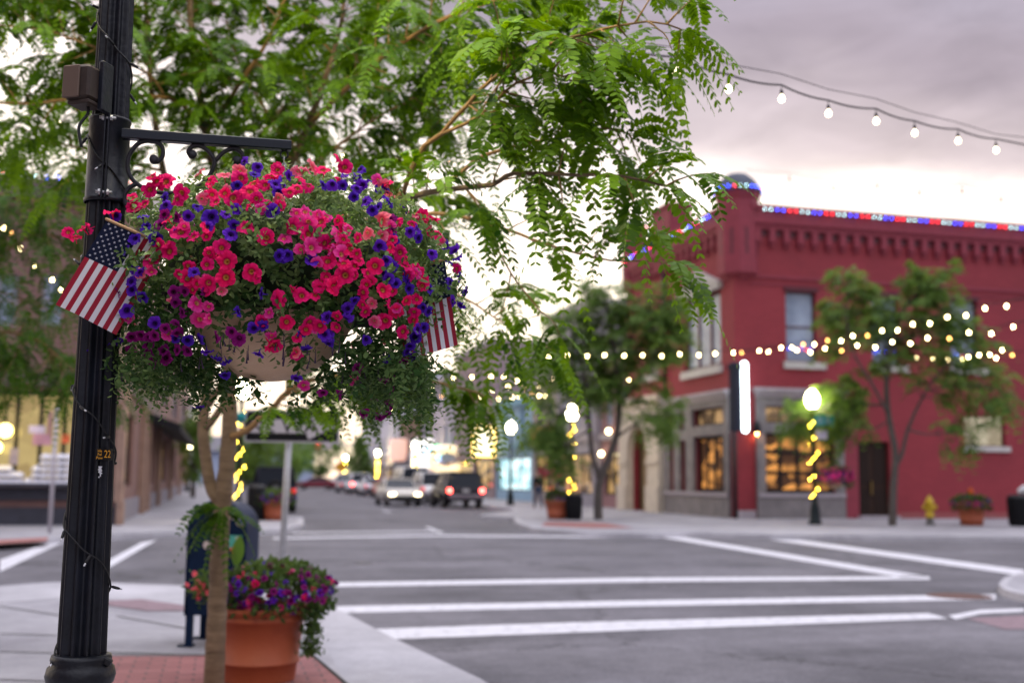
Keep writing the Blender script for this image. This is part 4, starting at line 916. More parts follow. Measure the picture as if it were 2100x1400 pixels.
# root ball / dark inner growth
m = MB(); P = []; nlat, nlon = 14, 32
for i in range(nlat+1):
    th = math.pi*i/nlat
    for j_ in range(nlon):
        ph = 2*math.pi*j_/nlon; v = V(math.sin(th)*math.cos(ph)*EA*.68, math.sin(th)*math.sin(ph)*EB*.66, math.cos(th)*EC*.68)*rng.uniform(.92, 1.05)
        v[2] = max(v[2], -.09); P.append(BC+H2*v[0]+F2*v[1]+ZZ*v[2])
m.add(P, [[i*nlon+j_, i*nlon+(j_+1) % nlon, (i+1)*nlon+(j_+1) % nlon, (i+1)*nlon+j_] for i in range(nlat) for j_ in range(nlon)], 0, True)
m.build('root_ball', mat('dark_growth', (.012, .022, .008), .9, var=.5, vscale=40), BK)
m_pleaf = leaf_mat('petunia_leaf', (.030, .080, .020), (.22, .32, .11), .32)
def leaf_cloud(name, pos, drc, ln, wd, nrm_hint, matl, parent, tone, kind=None, bend=.18):
    """6-vertex folded leaves: arrays of base, direction, length, width, facing"""
    drc = drc/np.linalg.norm(drc, axis=1, keepdims=True)
    s_ = np.cross(drc, nrm_hint); s_ /= np.linalg.norm(s_, axis=1, keepdims=True)+1e-9; n_ = np.cross(s_, drc)
    L_ = ln[:, None]; w_ = wd[:, None]
    v = [pos, pos+drc*L_*.35+s_*w_*.5, pos+drc*L_*.72+s_*w_*.42-n_*L_*bend*.5, pos+drc*L_-n_*L_*bend, pos+drc*L_*.72-s_*w_*.42-n_*L_*bend*.5, pos+drc*L_*.35-s_*w_*.5]
    co = np.stack(v, 1); n = len(pos)
    return np_mesh(name, co, np.full(n, 6), matl, parent, np.repeat(tone, 6), kind)
pos, drc, ln, wd, nh, tn = [], [], [], [], [], []
stemP = MB()
def sprig(p, d, L, nl, tone, big=1.0):
    d = unit(d); side_ = unit(np.cross(d, rng.normal(size=3)))
    prev = p
    for i in range(nl):
        t = (i+.6)/nl; q = p+d*L*t+V(0, 0, -1)*L*.25*t*t
        a = i*2.4+rng.uniform(-.4, .4); w_ = np.cross(d, side_); o = side_*math.cos(a)+w_*math.sin(a)
        pos.append(q); drc.append(o*.85+d*.65+rng.normal(size=3)*.15); s_ = (1.0-.55*t)*rng.uniform(.75, 1.2)*big
        ln.append(.034*s_); wd.append((.0125 if rng.random() < .6 else .019)*s_); nh.append(d+rng.normal(size=3)*.25); tn.append(np.clip(tone+.35*(t-.4)+rng.normal()*.13, 0, 1))
n = 0
while n < 2300:
    v = rng.normal(size=3); v /= np.linalg.norm(v); rr = rng.uniform(.70, 1.02)**.7
    x, y, z = v[0]*EA*rr, v[1]*EB*rr, v[2]*EC*rr
    lump = 1+.05*math.sin(9*v[0]+3*v[2])+.05*math.sin(8*v[1]+5*v[2]+1)
    x, y = x*lump, y*lump
    if z < float(zlim(V(x)[0], y))+rng.normal()*.02: continue
    if z < -.1: x *= .97; y *= .97
    p = BC+H2*x+F2*y+ZZ*z; out_ = unit(H2*v[0]/EA+F2*v[1]/EB+ZZ*(v[2]/EC*.7+.15))
    d = unit(out_+rng.normal(size=3)*.45+(ZZ*-.55 if z < -.05 else ZZ*.25)); n += 1
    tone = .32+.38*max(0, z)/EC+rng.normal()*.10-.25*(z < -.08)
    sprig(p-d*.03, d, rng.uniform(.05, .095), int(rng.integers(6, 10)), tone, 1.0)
# trailing shoots below both ends and over the bowl rim
for k in range(210):
    side_ = rng.choice([-1, 1]); x = side_*rng.uniform(.27, .46); y = rng.uniform(-.30, .30)*(1 if abs(x) < .4 else .6)
    z0 = -.15-.05*rng.random(); L = rng.uniform(.03, .11) if side_ < 0 else rng.uniform(.05, .17)
    if abs(x) < .26: L *= .6
    p = BC+H2*x+F2*y+ZZ*(z0-.02)
    for s_ in np.arange(0, L, .035): sprig(p-ZZ*s_+rng.normal(size=3)*.012, V(rng.normal()*.5, rng.normal()*.5, -1), .06, 7, .22+rng.normal()*.1, .85)
for px_, py_ in ((600, 700), (608, 715), (596, 725), (612, 738), (480, 700), (500, 706), (545, 690), (640, 705), (448, 694), (690, 700), (560, 700)):
    q = D(px_, py_, BD-.27); sprig(q, V(0, 0, -1)+rng.normal(size=3)*.3, .06, 9, .3)
    sprig(q+ZZ*.03, V(0, 0, -1)+rng.normal(size=3)*.5, .06, 9, .4)
for px_, py_ in ((888, 730), (905, 722), (868, 738), (395, 815), (380, 800), (408, 812), (330, 780), (290, 770), (420, 800), (770, 840), (755, 838), (735, 830)):
    q = D(px_, py_, BD-.02); sprig(q-H2*.04*(1 if px_ > 850 else 0), V(0, 0, -.7 if px_ < 850 else -.1)+(H2 if px_ > 850 else H2*0)+rng.normal(size=3)*.3, .09, 10, .22, .8)
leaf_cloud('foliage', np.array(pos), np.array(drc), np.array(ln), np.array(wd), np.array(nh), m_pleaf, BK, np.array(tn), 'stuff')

# petunia flower: ruffled five-lobed trumpet
def petunia(seed, deep=False):
    rg = np.random.default_rng(seed); na = 40; rings = [(0.02, -.62), (.06, -.60), (.10, -.34), (.17, -.14), (.30, -.02), (.52, .04), (.76, .05), (1.0, 0.0)]
    ph = rg.uniform(0, 6.28); am1 = rg.uniform(.07, .17); droop = rg.uniform(-.30, .12); fold_ = rg.uniform(.05, .32); lop = rg.uniform(.05, .18); P = []; T = []
    for ri, (r_, z_) in enumerate(rings):
        for j_ in range(na):
            a = 2*math.pi*j_/na; k = (r_-.3)/.7 if r_ > .3 else 0
            lobe = 1-.17*k*(abs(math.sin(2.5*a))**.0)*(1-abs(math.sin(2.5*a))**.55)+lop*k*math.sin(a+ph)+.04*k*math.sin(3*a+ph*3)
            ruf = k*k*(am1*math.sin(10*a+ph)+.10*math.sin(5*a+ph*2))+k*droop+fold_*k*k*math.cos(2*a+ph)
            P.append((r_*lobe*math.cos(a), r_*lobe*math.sin(a), z_+ruf)); T.append(min(1, r_ if r_ > .11 else 0.0) if not deep else r_)
    k = len(rings); Fs = [[i*na+j_, i*na+(j_+1) % na, (i+1)*na+(j_+1) % na, (i+1)*na+j_] for i in range(k-1) for j_ in range(na)]
    # outer tube
    o = len(P); tb = [(.20, -.10), (.10, -.38), (.06, -.75), (.045, -1.05)]
    for r_, z_ in tb:
        for j_ in range(10):
            a = 2*math.pi*j_/10; P.append((r_*math.cos(a), r_*math.sin(a), z_)); T.append(.62)
    Fs += [[o+i*10+j_, o+i*10+(j_+1) % 10, o+(i+1)*10+(j_+1) % 10, o+(i+1)*10+j_] for i in range(3) for j_ in range(10)]
    return np.array(P), Fs, np.array(T)
PET = [petunia(s_) for s_ in range(12)]
petm = {'r': petal_mat('petal_red', (.55, .30, .06), (.28, .001, .035), (.74, .004, .105), (.84, .016, .17)),
        'h': petal_mat('petal_hot_pink', (.70, .45, .15), (.55, .008, .12), (.78, .022, .24), (.86, .08, .36)),
        's': petal_mat('petal_salmon', (.6, .4, .2), (.70, .04, .09), (.82, .08, .15), (.86, .22, .30)),
        'v': petal_mat('petal_violet', (.03, .005, .08), (.014, .002, .06), (.072, .007, .34), (.13, .03, .52)),
        'm': petal_mat('petal_magenta', (.05, .002, .03), (.05, .001, .03), (.20, .004, .13), (.29, .015, .21))}
pet_me = {}
for c in petm:
    for s_, (P, Fs, T) in enumerate(PET):
        me = bpy.data.meshes.new('petunia'); me.from_pydata(P.tolist(), [], Fs); me.materials.append(petm[c])
        me.polygons.foreach_set('use_smooth', np.ones(len(Fs), bool)); at = me.attributes.new('tone', 'FLOAT', 'POINT'); at.data.foreach_set('value', T.astype(np.float32)); me.update(); pet_me[c, s_] = me
RAW = {
 (200, 330, 5.384): {
  'r': '635,220,110 800,310,190 610,360,150 975,430,170 435,555,160 570,530,130 225,615,160 1265,300,130 1600,255,170 1730,300,150 1700,400,190 1510,450,190 1770,490,140 1940,240,170 1990,180,130 1290,430,120 1340,520,70 1690,540,90 1870,545,100 960,820,200 860,800,130 1090,860,140 1245,765,150 1660,765,170 835,1020,180 730,960,150 650,1140,150 1405,990,160 1460,1130,190 1250,1160,130 1270,1040,90 1450,1290,190 1715,1230,180 1880,890,170 1030,1300,170 930,1250,110 1260,1345,170 -258,818,120 -118,765,150',
  's': '1150,180,130 1420,220,150 1580,170,150 1190,480,130 1440,385,130 520,1240,110 1140,1330,110',
  'v': '805,555,140 1140,565,110 1285,660,170 1450,640,120 1970,335,130 1940,600,150 1500,850,150 1525,740,90 470,885,130 690,880,140 590,770,120 570,680,90 315,1095,110 450,1200,130 545,1230,80 440,1330,120 1115,1235,120 2010,1070,120 1550,590,90 1030,650,90 260,650,90 1560,340,80 1630,85,80 1740,215,60 1780,150,50 2000,410,80 880,820,60',
  'm': '740,745,100 780,635,80 900,650,60'},
 (560, 330, 5.385): {
  'r': '50,200,130 540,190,150 770,140,150 720,280,90 180,420,130 265,370,130 385,330,130 1240,290,110 70,560,100 210,770,180 515,715,160 385,850,180 560,930,160 770,770,120 700,700,90 840,990,170 590,1120,170 750,1150,140 770,1270,190 1080,1175,170 900,890,80 1240,830,90 1610,650,150 1730,690,120 1490,740,80 1320,720,110 1760,855,140 1250,980,120 1360,1035,160 1420,1170,160 1520,1210,120 1560,1240,90 1620,1320,120 1950,1210,110 510,1370,140 650,1350,180 880,1170,110',
  'h': '350,605,160 380,725,170 580,650,150 120,880,140 415,985,190 720,850,200 740,1050,180',
  's': '430,130,180 340,170,130 1190,330,100 1270,400,120 1010,835,130 1160,700,170 1160,860,130 1500,650,120 1820,900,80 1660,750,90 270,180,100 60,470,90',
  'v': '40,335,120 70,410,90 20,610,110 640,320,120 175,245,90 540,310,70 750,330,80 930,180,110 920,250,110 990,290,120 900,370,120 1180,450,130 1260,510,110 980,510,100 1410,570,90 1160,360,90 1200,370,80 85,1070,140 415,1110,140 1130,970,140 1200,1120,120 1180,1240,110 1230,1310,120 1570,880,110 1530,800,90 1450,830,80 1880,960,110 1685,1050,90 1980,1080,90 1910,1120,90 1980,1290,110 1420,1270,90 1460,1320,110 1290,900,100 1060,600,80 775,240,80',
  'm': '1255,700,70 1280,790,70'},
 (200, 570, 5.0): {
  'r': '1055,60,100 1840,220,180 1790,655,170 1690,420,120', 'h': '1065,240,160 1070,410,165', 's': '1300,130,100 800,230,70',
  'v': '410,40,110 530,180,90 155,210,90 190,300,60 370,310,140 630,445,120 270,610,80 190,660,90 80,780,100 150,870,90 130,980,70 830,590,100 965,595,110 1150,720,90 1350,800,80 1655,750,110 1615,490,110 1710,460,90 1690,160,110 1235,780,50 1060,1290,80 1460,330,80 1320,960,50',
  'm': '280,145,70 920,135,110 910,330,110 745,485,95 845,450,100 395,575,120 490,555,110 570,575,90 635,555,110 385,700,110 595,820,70 730,785,130 860,695,110 1395,520,110 1460,600,110 1240,580,90 1130,125,100 570,730,60'},
 (560, 570, 5.0): {
  'r': '65,215,150 290,170,150 465,100,110 605,90,170 140,430,140 365,420,150 470,455,140 330,490,120 235,750,120 890,140,130 965,40,90 1085,120,150 1310,220,110 1240,330,140 1120,415,150 920,330,120 1280,510,130 1400,330,90 1480,80,120 1400,410,90 20,660,130 640,370,80 640,480,80 1150,260,100', 's': '1000,410,110 990,250,90 230,720,70',
  'v': '540,375,125 720,390,140 810,215,100 550,555,110 555,640,110 330,690,70 235,975,110 925,590,100 1130,765,80 1340,40,100 1350,110,80 1540,110,80 1780,235,90 1490,290,80 1550,330,80 1440,500,110 1490,480,80 1420,580,90 1350,650,100 1330,710,80 1400,770,90 1890,140,80 1860,270,70 285,540,80',
  'm': '855,885,110 1235,990,90 1105,1005,70 1170,1110,90 1180,1200,110 910,1320,80 1140,1340,60 1385,905,70 650,1130,60 500,1110,80 1000,1195,50 1310,820,50 1060,1360,60'}}
FL_ = []
for (ox, oy, sc__), d in RAW.items():
    for c, s_ in d.items():
        for q in s_.split():
            x, y, w_ = map(float, q.split(',')); FL_.append((c, ox+x/sc__, oy+y/sc__, w_/sc__))
def on_dome(px, py):
    d = ray(px, py); A = np.array([H2/EA, F2/EB, ZZ/EC])*1.0; o = A@(CAM-BC); dd = A@d
    a, b, c = dd@dd, 2*o@dd, o@o-1; disc_ = b*b-4*a*c
    if disc_ < 0:
        t = -b/(2*a); p = CAM+d*t; n_ = unit(A.T@(A@(p-BC))); return p, n_
    t = (-b-math.sqrt(disc_))/(2*a); p = CAM+d*t; return p, unit(A.T@(A@(p-BC)))
FLname = {'r': 'red_petunia', 'h': 'hot_pink_petunia', 's': 'salmon_petunia', 'v': 'violet_petunia', 'm': 'magenta_petunia'}
def bloom_matrix(p, face, rad):
    f = unit(face); x = unit(np.cross(f, rng.normal(size=3))); y = np.cross(f, x)
    return Matrix(((x[0]*rad, y[0]*rad, f[0]*rad, p[0]), (x[1]*rad, y[1]*rad, f[1]*rad, p[1]), (x[2]*rad, y[2]*rad, f[2]*rad, p[2]), (0, 0, 0, 1)))
def joined(name, items, matl, parent):
    """many blooms as one mesh: items = (variant, matrix)"""
    if not items: return
    mb_ = MB(); T = []
    for v_, M in items:
        P, Fs, t = PET[v_]; Mn = np.array(M); mb_.add(P@Mn[:3, :3].T+Mn[:3, 3], Fs, 0, True); T.append(t)
    o = mb_.build(name, matl, parent, 'stuff'); at = o.data.attributes.new('tone', 'FLOAT', 'POINT'); at.data.foreach_set('value', np.concatenate(T).astype(np.float32)); return o
byc = {c: [] for c in petm}
for c, px, py, w_ in list(FL_):     # smaller blooms crowding in beside the big ones
    if c in 'rhvm' and w_ > 19 and rng.random() < .55:
        a = rng.uniform(0, 6.28); q = rng.uniform(14, 24); FL_.append((c if rng.random() < .8 else 'h', px+q*math.cos(a), py+q*math.sin(a), rng.uniform(17, 24)))
pres = BK.matrix_world.inverted()
for c, px, py, w_ in FL_:
    p, n_ = on_dome(px, py); tocam = unit(CAM-p)
    flat_ = w_ < 19
    face = n_*.8+tocam*.55+ZZ*.12+rng.normal(size=3)*(.5 if not flat_ else .7)
    if flat_: face = face+H2*rng.normal()*.7+ZZ*-.2
    if c in 'sm' and w_ > 18: face = face+rng.normal(size=3)*.15
    if py > 695 and c == 'v': face = face*.5-ZZ*1.1
    dep = np.dot(p-CAM, FWD); rad = w_/2/F*dep*1.20
    rad = max(rad, .0125)
    if flat_: rad = max(rad*1.25, .017)
    byc[c].append((rad, int(rng.integers(0, 12)), bloom_matrix(p+n_*(.012+.012*rng.random()), face, rad)))
# blooms on the side away from the camera and the top, so the basket is whole all round
hid = {c: [] for c in petm}
for k in range(170):
    v = rng.normal(size=3); v /= np.linalg.norm(v)
    if v[2] < -.35 or v[1] < .15: continue
    p = BC+H2*v[0]*EA+F2*v[1]*EB+ZZ*v[2]*EC; n_ = unit(H2*v[0]/EA+F2*v[1]/EB+ZZ*v[2]/EC)
    hid[str(rng.choice(list('rrrhsvvvm')))].append((int(rng.integers(0, 6)), bloom_matrix(p+n_*.015, n_+rng.normal(size=3)*.35, rng.uniform(.014, .018))))
for c, L_ in byc.items():
    L_.sort(key=lambda q: -q[0])
    for i, (rad, v_, M) in enumerate(L_[:98]):
        o = bpy.data.objects.new(FLname[c], pet_me[c, v_]); COL.objects.link(o); o.parent = BK; o.matrix_parent_inverse = pres; o.matrix_basis = M
    joined(FLname[c]+'_mass', [(v_, M) for _, v_, M in L_[98:]]+hid[c], petm[c], BK)
# hook, chain and the three hangers
hk = armpt(583, 312); m = MB(); zt0 = az-.015
cxy = V(hk[0], hk[1], 0)
def link_ring(c, r1, r2, ax, tilt=0):
    P = [c+ax*r1*math.cos(a)+ZZ*r2*math.sin(a) for a in np.linspace(0, 2*math.pi, 17)]; return P
m = MB(); m.tube(link_ring(cxy+ZZ*(zt0-.012), .011, .012, ad), .0028, 7, cap=False); m.build('eye_ring', m_iron, LP)
z = zt0-.030; k = 0
while z > BC[2]+EC-.06:
    m = MB(); m.tube(link_ring(cxy+ZZ*z, .0055, .0125, ad if k % 2 else an), .0019, 6, cap=False); m.build('chain_link', m_steel, BK); z -= .0205; k += 1
for k in range(3):
    a = 2*math.pi*k/3+.6; m = MB(); m.tube([cxy+ZZ*(z+.01), bo+V(math.cos(a)*rb_, math.sin(a)*rb_, .02)], .002, 6); m.build('hanger', m_steel, BK)
m = MB(); q = D(322, 423, BD-.1); m.box(q, (.055, .002, .036), ax=(H2, F2, unit(ZZ+F2*.3)), bev=0); m.build('plant_tag', m_white, BK)
def unwrap_bud(): pass
# spent buds hanging under the rim
m = MB()
for k in range(40):
    px_ = rng.uniform(250, 860); 
    py_ = rng.uniform(690, 740) if 420 < px_ < 700 else rng.uniform(720, 800)
    p, n_ = on_dome(px_, min(py_, 800)); p = p+n_*.01; L = rng.uniform(.012, .025); d_ = unit(V(rng.normal()*.25, rng.normal()*.25, -1))
    m.tube([p+ZZ*.02, p, p+d_*L*.7, p+d_*L], [.0008, .0012, .0022, .0032], 5)
m.build('spent_buds', mat('spent_bud', (.05, .025, .06), .7), BK, 'stuff')

# ------------------------------------------------------------------ two small flags
m_fr = mat('flag_red', (.30, .008, .028), .8, transl=.25); m_fw = mat('flag_white', (.66, .64, .70), .8, transl=.25); m_fb = mat('flag_navy', (.008, .012, .035), .8, transl=.1)
m_stick = mat('wooden_dowel', (.42, .24, .11), .6, var=.15, vscale=30)
def flag(c00, c10, c01, c11, label, wave, stick_ext, canton_right=False, seed=0):
    """c00 hoist top (stick tip), c10 hoist bottom, c01/c11 fly ends"""
    nrm = unit(np.cross(c10-c00, c01-c00)); nrm = nrm if np.dot(nrm, CAM-c00) > 0 else -nrm
    def S(u, v, off=0.0):   # u along the fly, v along the hoist
        p = (c00*(1-v)+c10*v)*(1-u)+(c01*(1-v)+c11*v)*u
        return p+nrm*(off+wave*u*math.sin(v*5.2+u*2.0+seed)+wave*.35*u*math.sin(v*11+seed*2))
    e = empty('small_flag', tuple(c00), label, 'flag'); m = MB(); nu = 16
    for s_ in range(13):
        k0, k1 = s_/13, (s_+1)/13
        for sub in range(2):
            va, vb = k0+(k1-k0)*sub/2, k0+(k1-k0)*(sub+1)/2
            for i in range(nu):
                ua, ub = i/nu, (i+1)/nu
                mi = 2 if (s_ < 7 and ub <= .44) else (0 if s_ % 2 == 0 else 1)
                m.add([S(ua, va), S(ub, va), S(ub, vb), S(ua, vb)], [[0, 1, 2, 3]], mi, True)
    m.build('cloth', [m_fr, m_fw, m_fb], e)
    Lf, Lh = np.linalg.norm(c01-c00), np.linalg.norm(c10-c00); m = MB()
    for row in range(9):
        for col_ in range(6 if row % 2 == 0 else 5):
            u = (.4375/12)*(1+2*col_+(row % 2))*1.0; v = (7/13)/10*(row+1); r0 = .0205*Lh*1.15
            for off in (.0006, -.0006):
                P = [S(u, v, off)]
                for k in range(10):
                    a = math.pi/2+math.pi*k/5; rr = r0 if k % 2 == 0 else r0*.4; P.append(S(u+rr*math.sin(a)/Lf, v-rr*math.cos(a)/Lh, off))
                m.add(P, [[0, 1+k, 1+(k+1) % 10] for k in range(10)])
    m.build('stars', m_fw, e)
    m = MB(); d_ = unit(c10-c00); m.tube([c00-d_*.006, c00-d_*.003, c10+d_*stick_ext], [.0022, .0042, .0042], 8); m.build('stick', m_stick, e); return e
flag(D(220, 450, 3.03), D(344, 506, 3.10), D(114, 624, 3.02), D(238, 686, 3.07), 'small stars and stripes flag on a wooden stick hanging before the lamp post', .007, .09, seed=.6)
flag(D(912, 532, 3.36), D(806, 566, 3.36), D(938, 706, 3.33), D(832, 742, 3.30), 'small stars and stripes flag half hidden by petunias at the far basket end', .012, .06, seed=2.2)
# ------------------------------------------------------------------ trees with pinnate leaves
m_bark = mat('locust_bark', (.11, .072, .045), .9, col2=(.225, .155, .10), vscale=9, bump=.6, bscale=30, stretch=(.6, .6, 2.6))
m_twig = mat('locust_twig', (.24, .13, .045), .7, col2=(.30, .18, .07), vscale=12)
m_barkfar = mat('grey_bark', (.10, .085, .075), .9, var=.25, vscale=8)
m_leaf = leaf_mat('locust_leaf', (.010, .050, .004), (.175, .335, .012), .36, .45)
m_leaf_back = leaf_mat('locust_leaf_back', (.014, .052, .005), (.085, .19, .014), .36, .5)
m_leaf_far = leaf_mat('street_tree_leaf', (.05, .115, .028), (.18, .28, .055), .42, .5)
class Fronds:
    def __init__(s): s.P, s.D, s.L, s.R, s.T, s.S = [], [], [], [], [], []
    def add(s, p, d, L, roll, tone, sc_=1.0): s.P.append(p); s.D.append(unit(d)); s.L.append(L); s.R.append(roll); s.T.append(tone); s.S.append(sc_)
    def build(s, name, matl, parent, pairs=10, leaf=.034, wid=.30, droop=.75, rachis=True, verts=6, fold=.2):
        P, D_, L, Rr, T, Sc = map(np.array, (s.P, s.D, s.L, s.R, s.T, s.S)); n = len(P); t = np.linspace(.10, 1, pairs)
        dr = droop*rng.uniform(.6, 1.4, n)
        pos = P[:, None]+D_[:, None]*(L[:, None]*t)[..., None]; pos[..., 2] -= dr[:, None]*L[:, None]*t**2
        Tg = D_[:, None]*np.ones((1, pairs, 1)); Tg = Tg.copy(); Tg[..., 2] -= 2*dr[:, None]*t; Tg /= np.linalg.norm(Tg, axis=-1, keepdims=True)
        up = np.zeros_like(Tg); up[..., 2] = 1; S0 = np.cross(Tg, up); S0 /= np.linalg.norm(S0, axis=-1, keepdims=True)+1e-6
        N0 = np.cross(S0, Tg); c, q = np.cos(Rr)[:, None, None], np.sin(Rr)[:, None, None]; S_ = S0*c+N0*q; N_ = np.cross(S_, Tg)
        prof = (.55+.45*np.sin(np.pi*np.clip(t*.92+.06, 0, 1)**.8))*np.where(t > .93, .8, 1)
        quads = []
        for sg in (-1, 1):
            jit = rng.normal(size=pos.shape)*.07
            l = S_*sg*.92+Tg*(.38+.35*t)[None, :, None]-N_*fold+jit; l /= np.linalg.norm(l, axis=-1, keepdims=True)
            w = np.cross(l, N_+rng.normal(size=pos.shape)*.16); w /= np.linalg.norm(w, axis=-1, keepdims=True)
            ll = (leaf*prof*Sc[:, None]*rng.uniform(.8, 1.15, (n, pairs)))[..., None]; ww = ll*wid
            if verts == 6: v = [pos, pos+l*ll*.28+w*ww*.48, pos+l*ll*.75+w*ww*.44, pos+l*ll, pos+l*ll*.75-w*ww*.44, pos+l*ll*.28-w*ww*.48]
            else: v = [pos, pos+l*ll*.5+w*ww*.5, pos+l*ll, pos+l*ll*.5-w*ww*.5]
            quads.append(np.stack(v, 2))
        co = np.concatenate(quads, 0).reshape(-1, 3); nf = 2*n*pairs
        tone = np.clip(np.repeat(np.tile(T[:, None]+rng.normal(0, .07, (n, pairs)), (2, 1)).reshape(-1), verts), 0, 1)
        sizes = np.full(nf, verts)
        if rachis:   # a thin ribbon along each frond
            tt = np.array([0, .25, .5, .75, 1.0]); rp = P[:, None]+D_[:, None]*(L[:, None]*tt)[..., None]; rp[..., 2] -= dr[:, None]*L[:, None]*tt**2
            wv = np.cross(D_, rng.normal(size=D_.shape)); wv /= np.linalg.norm(wv, axis=1, keepdims=True); wv = wv[:, None]*.0011
            rb = np.stack([rp[:, :-1]-wv, rp[:, 1:]-wv, rp[:, 1:]+wv, rp[:, :-1]+wv], 2).reshape(-1, 3)
            co = np.concatenate([co, rb]); sizes = np.concatenate([sizes, np.full(n*4, 4)]); tone = np.concatenate([tone, np.full(len(rb), .75)])
        return np_mesh(name, co, sizes, matl, parent, tone)
def limb3(pts): return [D(px, py, d) for px, py, d in pts]
def grow_tree(label, base, limbs, twig_len, frond_L, step, density, leafm, barkm, twigm, pairs, leaf, cat='tree', rscale=1.0, trunkpart=True, extra=None, gap=.042, name='honey_locust_tree', group=None, seed=0, verts=6, bright=None):
    e = empty(name, base, label, cat, group); tr = MB(); tw = MB(); fr = Fronds()
    for L_ in limbs:
        pts, r0, r1, s0 = L_[:4]; dens = L_[4] if len(L_) > 4 else 1.0; tb = L_[5] if len(L_) > 5 else 0
        c = spline(limb3(pts) if len(pts[0]) == 3 and L_[-1] != 'w' else [V(*p) for p in pts], step); k = len(c); rad = np.linspace(r0, r1, k)
        c[1:-1] += rng.normal(size=(k-2, 3))*min(.0025, r1*.5)
        (tr if r0 > .022 else tw).tube(c, rad, 9 if r0 > .02 else 6)
        arc = np.concatenate([[0], np.cumsum(np.linalg.norm(np.diff(c, axis=0), axis=1))]); tot = arc[-1]
        if s0 >= 1: continue
        s = s0*tot
        while s < tot:
            i = min(int(np.searchsorted(arc, s)), k-1); T = unit(c[min(i+1, k-1)]-c[max(i-1, 0)])
            pr = rng.normal(size=3); pr -= T*np.dot(pr, T); pr = unit(pr); pr[2] += .15
            d = unit(pr+T*rng.uniform(.3, .9)); TL = twig_len*rng.uniform(.55, 1.15)*(1-.35*(s/tot))*(L_[6] if len(L_) > 6 else 1); sub = []
            m_ = max(3, int(TL/gap)); q = c[i].copy(); dd = d.copy(); pts2 = [q.copy()]
            for j_ in range(m_):
                dd = unit(dd+V(0, 0, -.045)+rng.normal(size=3)*.07); q = q+dd*TL/m_; pts2.append(q.copy())
                if j_ < 1: continue
                sgn = 1 if j_ % 2 else -1; sd_ = np.cross(dd, V(0, 0, 1)); sd_ = unit(sd_) if np.linalg.norm(sd_) > .1 else unit(rng.normal(size=3))
                fd_ = sd_*sgn*rng.uniform(.5, 1.0)+dd*rng.uniform(.3, .9)+V(0, 0, rng.uniform(-.25, .45))
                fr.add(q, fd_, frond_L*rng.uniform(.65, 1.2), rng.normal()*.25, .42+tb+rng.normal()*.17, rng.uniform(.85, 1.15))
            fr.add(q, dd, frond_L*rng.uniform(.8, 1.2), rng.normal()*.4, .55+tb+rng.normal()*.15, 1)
            tw.tube(pts2, np.linspace(.0045, .0016, len(pts2))*rscale, 5)
            s += step_gap*rng.uniform(.6, 1.4)/(density*dens)
        for j_ in range(4): fr.add(c[-1], unit(c[-1]-c[-2])+rng.normal(size=3)*.5, frond_L, rng.normal()*.4, .6+tb, 1)
    if extra: extra(fr, tw)
    if tr.v: tr.build('trunk', barkm, e)
    if tw.v: tw.build('branches', twigm, e)
    fr.build('crown', leafm, e, pairs, leaf, wid=.41 if verts == 6 else .5, verts=verts, rachis=(verts == 6)); return e
step_gap = .056
base = D(437, 1428, 7.0); base[2] = KH
